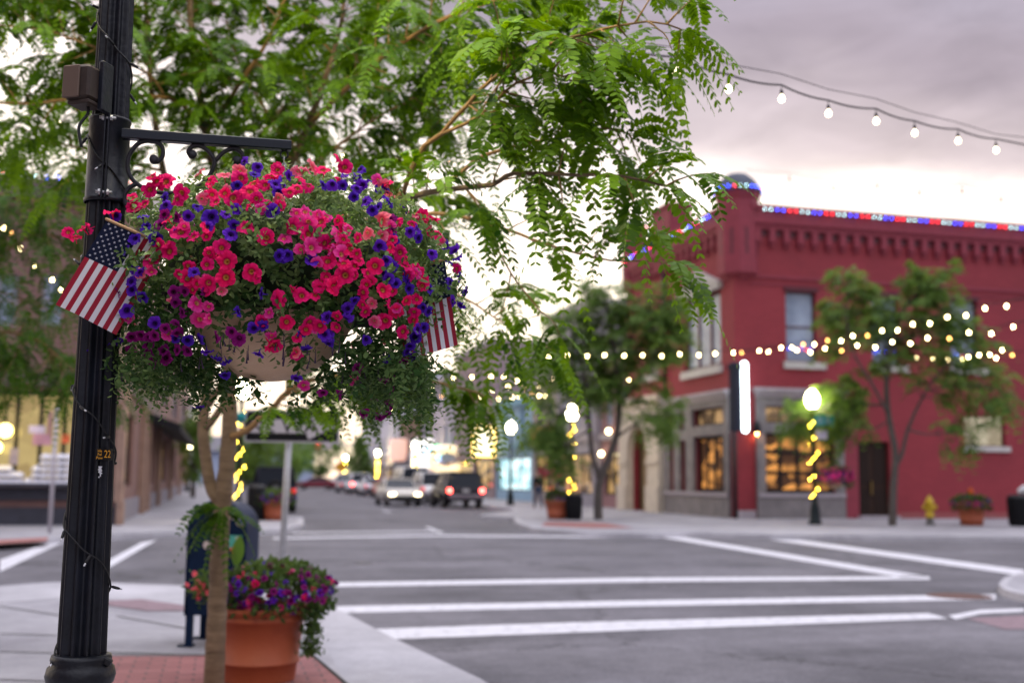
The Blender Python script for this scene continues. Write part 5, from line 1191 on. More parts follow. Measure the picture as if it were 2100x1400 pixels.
TL1 = [
 ([(437, 1432, 7.0), (444, 1280, 7.0), (452, 1100, 7.0), (458, 1020, 7.0), (470, 880, 7.0), (470, 770, 7.0), (468, 600, 7.1), (452, 430, 7.2), (420, 250, 7.2), (400, 130, 7.2), (385, -60, 7.2)], .066, .018, .62, 1.0),
 ([(452, 1045, 7.0), (430, 985, 7.02), (417, 890, 7.05), (420, 820, 7.1), (430, 720, 7.2), (372, 520, 7.3), (335, 350, 7.2), (312, 200, 7.0), (300, 30, 7.0), (296, -60, 7.0)], .040, .012, .55, 1.0),
 ([(428, 830, 7.08), (450, 795, 7.05), (466, 760, 7.0)], .026, .024, 1),
 ([(419, 880, 7.05), (444, 850, 7.0), (466, 815, 7.0)], .024, .022, 1),
 ([(462, 520, 7.1), (540, 420, 6.9), (600, 330, 6.8), (645, 220, 6.7), (690, 90, 6.6), (715, -60, 6.6)], .030, .010, .25, 1.0),
 ([(425, 270, 7.2), (500, 160, 6.9), (560, 60, 6.7), (600, -50, 6.6)], .020, .008, .15, 1.0),
 ([(470, 790, 6.98), (560, 640, 6.2), (700, 500, 5.2), (822, 411, 4.6), (920, 389, 4.4), (1010, 379, 4.3), (1035, 362, 4.25), (1080, 356, 4.2), (1180, 358, 4.1), (1280, 362, 4.0), (1365, 382, 3.95)], .036, .004, .55, .75, .05, .48),
 ([(822, 411, 4.6), (842, 352, 4.55), (872, 300, 4.5), (905, 275, 4.45), (980, 190, 4.3), (1080, 110, 4.2), (1200, 70, 4.1), (1330, 45, 4.0), (1395, 60, 4.0)], .012, .003, .32, 1.15, .12, .72),
 ([(905, 275, 4.45), (980, 240, 4.3), (1060, 170, 4.2), (1130, 150, 4.1), (1180, 170, 4.1)], .008, .003, .15, 1.2, .12, .8),
 ([(905, 388, 4.42), (950, 350, 4.5), (995, 318, 4.5), (1080, 295, 4.4), (1190, 275, 4.3), (1240, 262, 4.2), (1290, 275, 4.2)], .010, .003, .45, .75, .05, .5),
 ([(700, 500, 5.2), (860, 440, 5.0), (990, 455, 4.9), (1120, 500, 4.7), (1250, 535, 4.6), (1330, 535, 4.5), (1375, 540, 4.4)], .014, .003, .3, .5, 0, .42),
 ([(640, 250, 6.7), (780, 120, 6.0), (930, 30, 5.6), (1080, -10, 5.2), (1220, -20, 5.0), (1330, -10, 4.9)], .018, .004, .2, 1.1, .08),
 ([(640, 560, 5.6), (800, 560, 5.6), (930, 600, 5.6), (1030, 660, 5.5), (1090, 690, 5.4)], .014, .003, .35, .5, 0, .8),
 ([(990, 455, 4.9), (1060, 580, 4.9), (1110, 640, 4.9), (1090, 650, 4.9)], .006, .003, .4, .35, 0, .7),
 ([(472, 895, 6.98), (500, 885, 6.9), (545, 848, 6.7), (620, 785, 6.5), (760, 765, 6.3), (880, 780, 6.2), (980, 805, 6.1), (1010, 825, 6.1)], .022, .004, .22, .9, 0, .45),
 ([(545, 848, 6.7), (600, 805, 6.5), (680, 790, 6.4), (720, 800, 6.4)], .008, .003, .1, .7, 0, .35),
 ([(415, 262, 7.2), (385, 225, 7.05), (345, 200, 6.95), (270, 197, 6.8), (145, 205, 6.5), (70, 212, 6.35), (0, 212, 6.3), (-110, 225, 6.2)], .016, .005, .25, .8, .05),
 ([(340, 200, 6.95), (300, 150, 6.7), (200, 100, 6.4), (80, 60, 6.3), (-60, 50, 6.2)], .010, .004, .1, 1.2, .05),
 ([(300, 30, 7.0), (200, -10, 6.7), (80, -30, 6.5), (-40, -20, 6.4)], .010, .004, .05, 1.2, .05),
 ([(335, 350, 7.2), (250, 330, 7.2), (150, 300, 7.3), (40, 290, 7.4), (-50, 300, 7.5)], .012, .004, .2, .9),
 ([(560, 380, 6.85), (650, 330, 6.6), (760, 250, 6.3), (850, 200, 6.1)], .012, .004, .1, 1.0),
 ([(600, 330, 6.8), (540, 220, 7.2), (480, 100, 7.4), (450, -40, 7.5)], .014, .005, .1, 1.0),
 ([(452, 430, 7.2), (520, 300, 7.6), (620, 180, 7.8), (760, 60, 7.8), (860, -40, 7.6)], .020, .006, .15, .9),
 ([(700, 500, 5.2), (760, 470, 5.6), (850, 350, 6.0), (900, 230, 6.1), (940, 120, 6.0)], .014, .004, .25, .8),
]
def trunk_sprig(fr, tw):
    for px, py, dx, dz in ((455, 1050, -.9, .1), (450, 1045, -.7, .35), (448, 1050, -.6, -.4), (462, 1048, .9, .1), (466, 1050, .8, -.2), (446, 1052, -.9, -.25), (452, 1052, -.25, -.7), (460, 1050, .15, -.8), (440, 1040, -.5, .2)):
        q = D(px, py, 6.86); fr.add(q, H2*dx+ZZ*dz-F2*rng.uniform(.1, .5), rng.uniform(.16, .26), rng.normal()*.3, .15, 1.0); fr.add(q+rng.normal(size=3)*.02, H2*dx*.8+ZZ*(dz+.2)-F2*rng.uniform(.3, .8), rng.uniform(.12, .18), rng.normal()*.4, .2, .8)
    for k in range(26):   # hanging curtain under the low branch
        q = D(rng.uniform(720, 1020), rng.uniform(770, 805), 6.3); fr.add(q, V(rng.normal()*.3, rng.normal()*.3, -1), rng.uniform(.15, .24), rng.uniform(-1.5, 1.5), .35+rng.normal()*.1, 1)
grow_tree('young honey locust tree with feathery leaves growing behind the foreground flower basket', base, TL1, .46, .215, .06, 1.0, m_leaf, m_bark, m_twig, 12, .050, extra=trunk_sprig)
# second tree just outside the left edge, its branches reaching into the picture
base2 = D(-330, 1300, 9.6); base2[2] = KH
TL2 = [([(-330, 1330, 9.6), (-300, 1100, 9.6), (-260, 800, 9.6), (-230, 500, 9.6), (-200, 200, 9.6)], .09, .03, .95, .5),
 ([(-250, 640, 9.6), (-120, 560, 9.3), (0, 520, 9.0), (80, 480, 8.8), (140, 500, 8.7), (200, 545, 8.6)], .022, .006, .35, .9),
 ([(-240, 520, 9.6), (-120, 420, 9.3), (0, 400, 9.0), (110, 420, 8.8), (190, 430, 8.7)], .020, .006, .3, 1.1),
 ([(-256, 760, 9.6), (-120, 700, 9.4), (0, 680, 9.2), (80, 700, 9.0), (150, 760, 8.9)], .020, .006, .35, 1.2),
 ([(-120, 700, 9.4), (-20, 740, 9.2), (60, 790, 9.1)], .012, .005, .3, .9),
 ([(-120, 560, 9.3), (-20, 590, 9.2), (60, 620, 9.1), (130, 650, 9.0)], .012, .005, .2, 1.0),
 ([(150, 690, 8.9), (210, 740, 8.8), (250, 780, 8.8), (280, 800, 8.8)], .006, .003, .1, .7)]
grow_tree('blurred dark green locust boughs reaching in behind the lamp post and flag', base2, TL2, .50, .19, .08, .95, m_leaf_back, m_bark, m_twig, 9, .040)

# street trees across the crossing: same growth, larger leaflets standing for the small ones
step_gap = .065
def street_tree(px0, py0, dep, limbs, label, s=1.0, dens=1.0, group=None, bright=0):
    b = D(px0, py0, dep); b[2] = KH
    LL = [[[(x, y, dep+dd) for x, y, dd in pts], r0, r1, s0, dn, bright] for pts, r0, r1, s0, dn in limbs]
    return grow_tree(label, b, LL, 1.05*s, .50*s, .25, dens, m_leaf_far, m_barkfar, m_barkfar, 5, .22*s, rscale=3, gap=.15*s, name='street_tree', group=group, verts=4)
street_tree(1830, 1086, 35.2, [
 ([(1830, 1088, 0), (1832, 1000, 0), (1836, 930, 0), (1822, 850, 0), (1818, 780, 0), (1830, 700, 0), (1850, 640, .2), (1900, 585, .3)], .13, .04, .55, 1.2),
 ([(1834, 960, 0), (1850, 930, 0), (1862, 880, -.1), (1900, 800, -.3), (1950, 740, -.5), (2000, 700, -.6)], .07, .02, .45, 1.0),
 ([(1822, 850, 0), (1790, 790, -.3), (1750, 720, -.5), (1735, 640, -.4), (1742, 575, -.3)], .05, .02, .45, 1.0),
 ([(1820, 830, 0), (1780, 830, .5), (1730, 830, 1.0), (1690, 850, 1.3), (1640, 850, 1.4)], .04, .015, .25, 1.3),
 ([(1824, 860, 0), (1790, 880, .3), (1750, 860, .4), (1720, 800, .3)], .03, .015, .25, 1.2),
 ([(1862, 880, -.1), (1900, 890, -.5), (1960, 885, -.8), (1985, 888, -.8)], .03, .012, .35, .7),
 ([(1900, 800, -.3), (1980, 790, -.6), (2050, 800, -.9)], .03, .012, .3, .8),
 ([(1830, 700, 0), (1880, 680, .2), (1930, 640, .3), (1930, 580, .3)], .03, .012, .25, 1.2),
 ([(1820, 760, 0), (1790, 680, .3), (1770, 640, .4), (1720, 650, .5)], .03, .012, .3, 1.0)],
 'green street tree spreading over the pavement before the red building door', dens=1.15)
street_tree(1227, 1073, 38.2, [
 ([(1227, 1075, 0), (1228, 1000, 0), (1240, 960, 0), (1262, 900, 0), (1270, 830, 0), (1262, 740, 0), (1250, 660, 0), (1240, 600, 0)], .16, .04, .5, 1.2),
 ([(1230, 985, 0), (1214, 930, 0), (1208, 860, .2), (1200, 780, .4), (1180, 700, .5), (1165, 660, .5)], .10, .03, .4, 1.2),
 ([(1270, 830, 0), (1310, 780, -.3), (1340, 730, -.5), (1365, 680, -.6)], .06, .02, .3, 1.1),
 ([(1262, 900, 0), (1300, 870, -.3), (1330, 850, -.5), (1360, 850, -.6)], .05, .02, .35, .8),
 ([(1208, 860, .2), (1170, 840, .2), (1130, 860, .1), (1112, 890, 0)], .05, .02, .3, 1.1),
 ([(1200, 780, .4), (1150, 760, .5), (1120, 740, .5)], .05, .02, .25, 1.0),
 ([(1262, 740, 0), (1300, 680, -.2), (1330, 640, -.3), (1370, 620, -.4)], .05, .02, .2, 1.2),
 ([(1210, 880, 0), (1180, 900, -.3), (1150, 920, -.4)], .04, .02, .3, .8)],
 'tall green street tree with a forked trunk on the pavement corner beside the black bin', 1.05, 1.5)
# distant trees
def far_tree(px, pyb, dep, w_px, top, label, tone=0, cone=False, n=420, name='street_tree'):
    b = G(px, pyb, 0) if dep is None else D(px, pyb, dep); b[2] = KH; d0 = float(np.dot(b-CAM, FWD)); s = d0/F
    e = empty(name, b, label, 'tree'); zt = CAMH+(980-top)*s; Wd = w_px*s/2; fr = Fronds(); h = zt-KH
    t_ = MB(); t_.tube([b, b+ZZ*h*.3, b+ZZ*h*.75], [h*.02+.05, h*.016+.04, .03], 8)
    for k in range(5):
        a = rng.uniform(0, 6.28); t_.tube([b+ZZ*h*.3, b+ZZ*h*.5+V(math.cos(a), math.sin(a), 0)*Wd*.4, b+ZZ*h*.65+V(math.cos(a), math.sin(a), 0)*Wd*.65], [.05, .04, .02], 6)
    t_.build('trunk', m_barkfar, e)
    cl = [(rng.uniform(-1, 1), rng.uniform(-1, 1), rng.uniform(0, 1)) for _ in range(26)]
    for k in range(n):
        cx_, cy_, cz_ = cl[int(rng.integers(0, 26))]; v = rng.normal(size=3)*.22
        z = np.clip(cz_+v[2]*.5, 0, 1); lim = (1-z)*.95+.08 if cone else math.sqrt(max(.05, 1-(2*z-1)**2))
        q = b+V((cx_*.8+v[0])*Wd*lim, (cy_*.8+v[1])*Wd*lim, h*(.25+.75*z if not cone else .08+.92*z))
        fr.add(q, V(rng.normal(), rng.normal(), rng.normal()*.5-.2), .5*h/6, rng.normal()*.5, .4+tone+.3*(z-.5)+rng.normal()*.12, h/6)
    fr.build('crown', m_leaf_far, e, 5, .30, wid=.45, rachis=False, verts=4); return e
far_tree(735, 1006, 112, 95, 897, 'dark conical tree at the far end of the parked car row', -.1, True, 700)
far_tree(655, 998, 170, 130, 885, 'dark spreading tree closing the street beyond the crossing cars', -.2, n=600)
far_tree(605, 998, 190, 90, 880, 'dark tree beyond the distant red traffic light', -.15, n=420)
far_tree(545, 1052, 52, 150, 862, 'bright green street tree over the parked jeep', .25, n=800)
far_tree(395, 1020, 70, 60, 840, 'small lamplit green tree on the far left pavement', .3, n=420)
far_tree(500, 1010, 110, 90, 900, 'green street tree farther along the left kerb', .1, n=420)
# ------------------------------------------------------------------ string lights over the street
m_cable = mat('black_cable', (.012, .012, .014), .6)
m_bulb_on = glow('string_bulb', (1.0, .78, .36), 46)
m_bulb_near = glow('string_bulb_near', (1.0, .82, .48), 7)
m_bulb_dim = glow('string_bulb_dim', (1.0, .48, .10), 15)
m_bulb_off = mat('amber_glass', (.30, .16, .05), .2)
def bulb_string(pts, label, group=None, r=.026, m=None, drop=.10, wire=True, sag=.012, ends=((-70, 8), (90, -6)), cable_r=.008, socket=True, depths=None, cable_ex=None):
    """pts: (px, py) of every bulb with a depth at both ends"""
    P = [D(px, py, d) for (px, py), d in zip(pts, depths)]
    e = empty('string_light', tuple(P[0]), label, 'string light', group)
    top = [p+ZZ*(drop+r*1.2) for p in P]; c = []
    first = D(pts[0][0]+ends[0][0], pts[0][1]+ends[0][1], depths[0]-(depths[1]-depths[0]))+ZZ*drop; last = D(pts[-1][0]+ends[1][0], pts[-1][1]+ends[1][1], 2*depths[-1]-depths[-2])+ZZ*drop
    allp = [first]+top+[last]
    for a, b in zip(allp[:-1], allp[1:]):
        for t in np.linspace(0, 1, 6)[:-1]: c.append(a*(1-t)+b*t-ZZ*sag*4*t*(1-t)*np.linalg.norm(b-a))
    c.append(last); mb_ = MB(); mb_.tube(c, cable_r, 6)
    mb_.build('cord', m_cable, e)
    if wire: w_ = MB(); w_.tube([q+ZZ*(.02+.05*math.sin(math.pi*i/(len(allp)-1))) for i, q in enumerate(allp)], cable_r*.5, 5); w_.build('support_wire', m_cable, e)
    b0 = None; dim = None
    for p in P:
        if b0 is None:
            b_ = MB(); b_.lathe([(r*.30, r*1.35), (r*.55, r*.9), (r*.95, r*.25), (r, -.15*r), (r*.8, -r*.75), (r*.4, -r*1.1), (.001, -r*1.2)], (0, 0, 0), 12); b0 = b_.build('bulb', m, e)
            if socket:
                s_ = MB(); s_.lathe([(r*.12, drop+r*1.2), (r*.12, r*2.9), (r*.5, r*2.8), (r*.5, r*1.352), (r*.31, r*1.352)], (0, 0, 0), 10); s0 = s_.build('bulb_socket', m_cable, b0)
            o = b0
        else:
            o = b0.copy(); COL.objects.link(o)
            if m is m_bulb_on and rng.random() < .16:      # a few bulbs given a dimmer amber glow for variety
                if dim is None: dim = b0.data.copy(); dim.materials[0] = m_bulb_dim
                o.data = dim
            for ch in list(b0.children): c2 = ch.copy(); COL.objects.link(c2); c2.parent = o
        o.matrix_parent_inverse = Matrix.Identity(4); o.location = tuple(p-P[0])
    return e
near_b = [(1263, 128), (1387, 148), (1494, 183), (1603, 203), (1699, 233), (1797, 249), (1876, 273), (1965, 289), (2043, 308)]
bulb_string(near_b, 'string of warm bulbs on a drooping black cable against the grey clouds', r=.019, m=m_bulb_near, drop=.062, depths=list(np.linspace(5.6, 8.2, 9)), ends=((-115, -2), (1400, 140)), cable_r=.0055, sag=.03)
bulb_string([(1125, 732), (1163, 728), (1204, 730), (1240, 728), (1280, 729), (1318, 728), (1357, 730), (1394, 726), (1433, 728), (1467, 725), (1504, 723), (1521, 723)], 'level string of bulbs crossing before the middle street tree to the red corner', m=m_bulb_on, drop=.06, depths=list(np.linspace(33, 36, 12)), ends=((-40, 2), (12, 0)))
SA = [(1557, 719), (1602, 713), (1624, 712), (1647, 706), (1670, 706), (1697, 698), (1725, 699), (1749, 689), (1779, 688), (1809, 678), (1841, 677), (1872, 665), (1907, 663), (1943, 650), (1981, 647), (2020, 632), (2064, 628)]
SB = [(1576, 721), (1634, 718), (1662, 722), (1692, 714), (1726, 719), (1758, 708), (1795, 712), (1830, 701), (1867, 704), (1902, 693), (1947, 694), (1987, 682), (2033, 684), (2078, 670)]
SC = [(1880, 734), (1914, 735), (1943, 737), (1974, 738), (1986, 732), (2008, 728), (2030, 727), (2043, 734), (2055, 718), (2076, 728)]
bulb_string(SA, 'uppermost bulb string climbing across the red building windows', m=m_bulb_on, drop=.06, depths=list(np.linspace(35, 24, 17)), ends=((-40, 5), (50, -14)))
bulb_string(SB, 'middle bulb string crossing the red building below the uppermost one', m=m_bulb_on, drop=.06, depths=list(np.linspace(35, 25, 14)), ends=((-50, 4), (50, -10)))
bulb_string(SC, 'short lowest bulb string behind the crown of the street tree at the red door', m=m_bulb_on, drop=.06, depths=list(np.linspace(36, 30, 10)), ends=((-60, -4), (40, -6)), wire=False)
bulb_string([(929, 775), (968, 773), (1007, 772), (1034, 773), (1060, 781), (1085, 776), (1111, 783), (1133, 778), (1190, 789), (1250, 786), (1290, 779)], 'highest of the far bulb strings over the street before the mauve block', m=m_bulb_on, drop=.07, depths=list(np.linspace(52, 47, 11)), ends=((-30, 2), (40, -5)), r=.033)
bulb_string([(887, 800), (931, 810), (960, 806), (1010, 799), (1042, 793), (1073, 797), (1104, 791), (1190, 805)], 'second of the far bulb strings over the street above the pale blue shop', m=m_bulb_on, drop=.07, depths=list(np.linspace(56, 50, 8)), ends=((-30, 2), (40, -5)), r=.033)
bulb_string([(744, 858), (800, 838), (850, 826), (887, 821), (906, 812), (960, 816), (986, 813), (1023, 818), (1051, 814), (1065, 813), (1079, 816), (1090, 809), (1106, 811), (1117, 811)], 'lowest and longest of the far bulb strings running into the leaves', m=m_bulb_on, drop=.07, depths=list(np.linspace(80, 56, 14)), ends=((-40, 10), (40, -5)), r=.034)
bulb_string([(8, 468), (23, 478), (42, 510), (72, 545), (107, 574), (126, 594), (146, 612), (166, 626), (330, 700)], 'bulb string slanting down behind the leaves and flag left of the lamp post', m=m_bulb_on, drop=.06, depths=list(np.linspace(12, 18, 9)), ends=((-40, -20), (40, 14)), r=.017, cable_r=.004)
bulb_string([(118, 248), (470, 290), (705, 320), (925, 335), (1035, 345)], 'sparse bulb string half lost in the leaves above the flower basket', m=m_bulb_on, drop=.06, depths=list(np.linspace(12, 16, 5)), ends=((-60, -8), (80, 5)), r=.018, cable_r=.004)
bulb_string([(1619, 369), (1709, 388), (1799, 383), (1886, 397), (1973, 394), (2053, 411)], 'faint string of unlit amber bulbs above the red building roof', m=m_bulb_off, drop=.12, depths=list(np.linspace(26, 22, 6)), ends=((-90, -10), (90, 6)), r=.03, cable_r=.004)

# roofline lights: red, white and blue
m_rw, m_rb, m_rr = glow('led_white', (.55, .95, 1.0), 9), glow('led_blue', (.02, .06, 1.0), 17), glow('led_red', (1.0, .015, .03), 13)
def led_row(pts, label, seq='wwbbrr', r=.028, cord=True):
    e = empty('roof_light_string', tuple(pts[0]), label, 'string light'); src = {}
    if cord: c = MB(); c.tube([p-ZZ*r*1.4 for p in pts], .012, 5); c.build('cord', m_cable, e)
    for i, p in enumerate(pts):
        k = seq[i % len(seq)]
        if k not in src:
            b_ = MB(); b_.ball((0, 0, 0), r, 8, 6); src[k] = o = b_.build({'w': 'white_bulb', 'b': 'blue_bulb', 'r': 'red_bulb'}[k], {'w': m_rw, 'b': m_rb, 'r': m_rr}[k], e)
        else: o = src[k].copy(); COL.objects.link(o)
        o.matrix_parent_inverse = Matrix.Identity(4); o.location = tuple(p-pts[0])
    return e
zz_ = topR-.05
led_row([V(RX+1.15+i*.255, RY-.36, zz_) for i in range(74)], 'red white and blue light row along the red building parapet on the cross street')
led_row([V(RX-.36, RY+1.3+i*.27, zz_) for i in range(36)], 'red white and blue light row along the red building parapet above the pediment', 'bbwwrr')
led_row([V(TC[0]+.99*math.cos(a), TC[1]+.99*math.sin(a), tz1+.08) for a in np.linspace(math.pi*.75, math.pi*2.25, 22)], 'ring of red white and blue lights round the corner turret dome', 'bbrwwb')
led_row([V(RX+.2+.72*math.cos(a), RY+lw-.5+.72*math.sin(a), z1_+.07) for a in np.linspace(math.pi*.6, math.pi*2, 12)], 'ring of red white and blue lights round the small rear turret', 'bbrrww')
led_row([FA.p(u, topL+.16, .32) for u in np.arange(7.5, 15.2, .28)], 'red white and blue light row on the brick shop roof behind the leaves', 'wbbrwb', r=.03)
for Wd, nm_ in ((W1, 'nearest the turret'), (W2, 'behind the street tree'), (W3, 'farthest along the red wall')):
    led_row([FR.p(Wd[0]+.15+i*(Wd[2]-Wd[0]-.3)/7, Wd[1]+.50+.03*math.sin(i*2), -.10) for i in range(8)], 'red and blue lights inside the upper window '+nm_, 'bbwrbrrb', r=.020)

# ------------------------------------------------------------------ far street lamps
m_lampgreen = mat('dark_green_black', (.010, .016, .018), .4)
m_globe = glow('street_globe', (1.0, .88, .50), 70)
m_mini = glow('mini_bulb_warm', (1.0, .62, .05), 190)
def lamp_proto():
    e = empty('street_lamp', (0, 0, 0), '', 'lamp post'); b = MB()
    b.lathe([(.21, 0), (.21, .10), (.17, .14), (.16, .45), (.12, .62), (.085, .80)], (0, 0, 0), 16); b.build('base', m_lampgreen, e)
    b = MB(); b.lathe([(.075, .801), (.065, 2.0), (.052, 3.55), (.09, 3.60), (.12, 3.70)], (0, 0, 0), 20, flute=10, fdep=.12); b.build('pole', m_lampgreen, e)
    b = MB(); b.lathe([(.11, 3.701), (.18, 3.80), (.215, 3.95), (.20, 4.07), (.12, 4.20), (.05, 4.27)], (0, 0, 0), 18); b.build('globe', m_globe, e)
    b = MB(); b.lathe([(.06, 4.271), (.04, 4.31), (.012, 4.36), (.001, 4.42)], (0, 0, 0), 10); b.build('finial', m_lampgreen, e); return e
lamp0 = lamp_proto(); used = False
def put_lamp(pos, label):
    global used
    o = lamp0 if not used else copy_tree(lamp0); used = True
    o.location = tuple(pos); o['label'] = label; o['group'] = 'globe lamps along the pavements'; return o
def at(px, dep, z=KH): p = D(px, 1000, dep); return V(p[0], p[1], z)
pR, pM, p3, pLt = at(1670, 35.6), at(1173, 44.0), at(1047, 57.5), at(489, 33.4)
put_lamp(pR, 'globe lamp wound with yellow lights before the red building stone shop window')
put_lamp(pM, 'globe lamp wound with yellow lights behind the middle street tree')
put_lamp(p3, 'plain globe lamp before the pale blue shop'); put_lamp(pLt, 'globe lamp with yellow lights seen beside the honey locust trunk')
put_lamp(at(850, 94), 'distant globe lamp above the white parked cars'); put_lamp(at(773, 122), 'distant globe lamp beside the conical tree'); put_lamp(at(707, 155), 'farthest globe lamp over the crossing cars')
put_lamp(at(385, 95), 'distant globe lamp on the far left pavement')
def spiral(pos, z0, z1, turns, n, label, r=.10, rb=.013):
    e = empty('string_light', tuple(pos+ZZ*z0), label, 'string light'); c = MB()
    f = lambda t: pos+V(r*math.cos(2*math.pi*turns*t+2), r*math.sin(2*math.pi*turns*t+2), z0+(z1-z0)*t)
    c.tube([f(t) for t in np.linspace(0, 1, 90)], .008, 5); c.build('cord', m_cable, e); s0 = None
    for i in range(n):
        t = (i+.5)/n; p = f(t)*V(1, 1, 1)+unit((f(t)-pos)*V(1, 1, 0))*.02-pos-ZZ*z0+rng.normal(size=3)*.02
        if s0 is None: b_ = MB(); b_.ball((0, 0, 0), rb, 6, 4); s0 = o = b_.build('bulb', m_mini, e)
        else: o = s0.copy(); COL.objects.link(o)
        o.matrix_parent_inverse = Matrix.Identity(4); o.location = tuple(p)
spiral(pR, .75, 3.6, 5, 20, 'yellow mini lights wound round the lamp by the stone shop window')
spiral(pM, .75, 3.5, 5, 16, 'yellow mini lights wound round the lamp behind the middle street tree')
spiral(pLt, .65, 3.5, 5, 22, 'yellow mini lights wound round the lamp beside the locust trunk')
spiral(at(773, 122), .9, 3.5, 6, 26, 'yellow mini lights on the distant lamp beside the conical tree', rb=.03); spiral(at(850, 94), 1.2, 3.5, 6, 24, 'yellow mini lights on the distant lamp above the white cars', rb=.025); spiral(at(707, 155), 1.2, 3.5, 6, 24, 'yellow mini lights on the farthest lamp over the crossing cars', rb=.034)

# flower mounds: foliage + blossoms as two uncountable parts
m_ml = leaf_mat('planter_leaf', (.028, .065, .018), (.12, .19, .05), .3)
def mound(parent, c, rx, rz, nl, nb, cols, leaf=.05, bl=.03, hang=.0, seed=0):
    rg = np.random.default_rng(seed+11); v = rg.normal(size=(nl, 3)); v /= np.linalg.norm(v, axis=1, keepdims=True); v[:, 2] = np.where(v[:, 2] < -.35, -v[:, 2], v[:, 2])
    rr = rg.uniform(.5, 1.0, (nl, 1))**.5; p = c+v*rr*np.array([rx, rx, rz]); low = v[:, 2] < .1
    p[low, 2] -= rg.uniform(0, hang+1e-4, low.sum())
    d = v+rg.normal(size=(nl, 3))*.8; d[low, 2] -= .5*(hang > 0)
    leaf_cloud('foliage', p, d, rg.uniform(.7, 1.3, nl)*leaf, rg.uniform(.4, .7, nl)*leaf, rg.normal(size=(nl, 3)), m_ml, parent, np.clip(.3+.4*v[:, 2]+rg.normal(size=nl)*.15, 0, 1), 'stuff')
    for k, (cc, f) in enumerate(cols):
        it = []
        for i in range(int(nb*f)):
            w = rg.normal(size=3); w /= np.linalg.norm(w); w[2] = abs(w[2])*1.0-.25 if hang == 0 else w[2]*.8+.15
            q = c+w*np.array([rx, rx, rz])*rg.uniform(.92, 1.06); it.append((int(rg.integers(0, 6)), bloom_matrix(q, w+rg.normal(size=3)*.4, bl*rg.uniform(.8, 1.2))))
        joined({'r': 'red', 'h': 'pink', 's': 'salmon', 'v': 'violet', 'm': 'magenta'}[cc]+'_blossoms', it, petm[cc], parent)
m_terra = mat('terracotta', (.34, .075, .030), .6, col2=(.42, .105, .045), vscale=3, bump=.08, bscale=60)
def pot(parent, x, y, z0, h, r0, r1):
    m = MB(); m.lathe([(r0*.98, z0), (r0, z0+.015), (r0+(r1-r0)*.20, z0+h*.235), (r0+(r1-r0)*.235+.012, z0+h*.245), (r0+(r1-r0)*.25+.012, z0+h*.27), (r0+(r1-r0)*.26, z0+h*.285), (r0+(r1-r0)*.78, z0+h*.79), (r1*.97+.012, z0+h*.80), (r1+.015, z0+h*.86), (r1*.99, z0+h*.885), (r1+.02, z0+h*.91), (r1+.045, z0+h*.98), (r1+.03, z0+h), (r1-.03, z0+h), (r1-.04, z0+h*.9)], (x, y, 0), 48)
    m.build('pot', m_terra, parent); m = MB(); m.lathe([(.001, z0+h*.9), (r1-.045, z0+h*.9)], (x, y, 0), 24, cap=False); m.build('soil', m_soil, parent)
# near planter
pb_ = G(530, 1392, KH); d0 = float(np.dot(pb_-CAM, FWD)); s_ = d0/F
NP = empty('flower_planter', tuple(pb_), 'big terracotta planter of purple flowers standing behind the honey locust trunk', 'planter'); ph_ = 150*s_
pot(NP, pb_[0], pb_[1], KH, ph_, 74*s_, 92*s_)
mound(NP, pb_+ZZ*(ph_+.07)+H2*.09, .40, .22, 2400, 300, (('v', .36), ('m', .46), ('r', .12), ('h', .08)), .05, .024, .05)
q0 = D(640, 1235, d0-.05); rgp = np.random.default_rng(5)
pts_ = np.array([q0+V(rgp.normal()*.035, rgp.normal()*.04, -rgp.uniform(0, .33)) for _ in range(700)]); leaf_cloud('trailing_shoot', pts_, np.tile([0, 0, -1.0], (700, 1))+rgp.normal(size=(700, 3))*.6, rgp.uniform(.02, .045, 700), rgp.uniform(.010, .02, 700), rgp.normal(size=(700, 3)), m_ml, NP, np.clip(.35+rgp.normal(size=700)*.2, 0, 1), 'stuff')
q1 = D(415, 1200, d0+.05); pts_ = np.array([q1+rgp.normal(size=3)*.045 for _ in range(260)]); leaf_cloud('side_shoot', pts_, rgp.normal(size=(260, 3)), rgp.uniform(.03, .05, 260), rgp.uniform(.015, .025, 260), rgp.normal(size=(260, 3)), m_ml, NP, np.clip(.5+rgp.normal(size=260)*.2, 0, 1), 'stuff')
joined('side_blossoms', [(i % 6, bloom_matrix(q1+rgp.normal(size=3)*.055-F2*.03, -F2+rgp.normal(size=3)*.5, .02)) for i in range(14)], petm['s'], NP)
# canna: one upright leaf and orange flower
qc = D(484, 1165, d0+.02); m = MB(); rows = []
for t in np.linspace(0, 1, 9):
    w_ = .045*math.sin(math.pi*min(1, t*.9+.08))**.8; c = qc+ZZ*(.02+.20*t)+H2*.01*t+F2*.04*t*t; rows += [c-H2*w_, c+F2*.012, c+H2*w_]
m.add(rows, [[3*i, 3*i+1, 3*i+4, 3*i+3] for i in range(8)]+[[3*i+1, 3*i+2, 3*i+5, 3*i+4] for i in range(8)], 0, True)
m.tube([qc-ZZ*.12, qc+ZZ*.03], .008, 6); m.build('canna_leaf', mat('canna_green', (.12, .24, .025), .4, transl=.4), NP)
m = MB()
for k in range(7):
    c = D(468+rng.normal()*5, 1130+rng.normal()*14, d0+.06); d_ = unit(rng.normal(size=3)+ZZ); s2 = unit(np.cross(d_, rng.normal(size=3)))
    m.add([c, c+d_*.03+s2*.02, c+d_*.06, c+d_*.03-s2*.02], [[0, 1, 2, 3]])
m.build('canna_flower', mat('canna_orange', (.75, .12, .01), .5, transl=.3), NP)

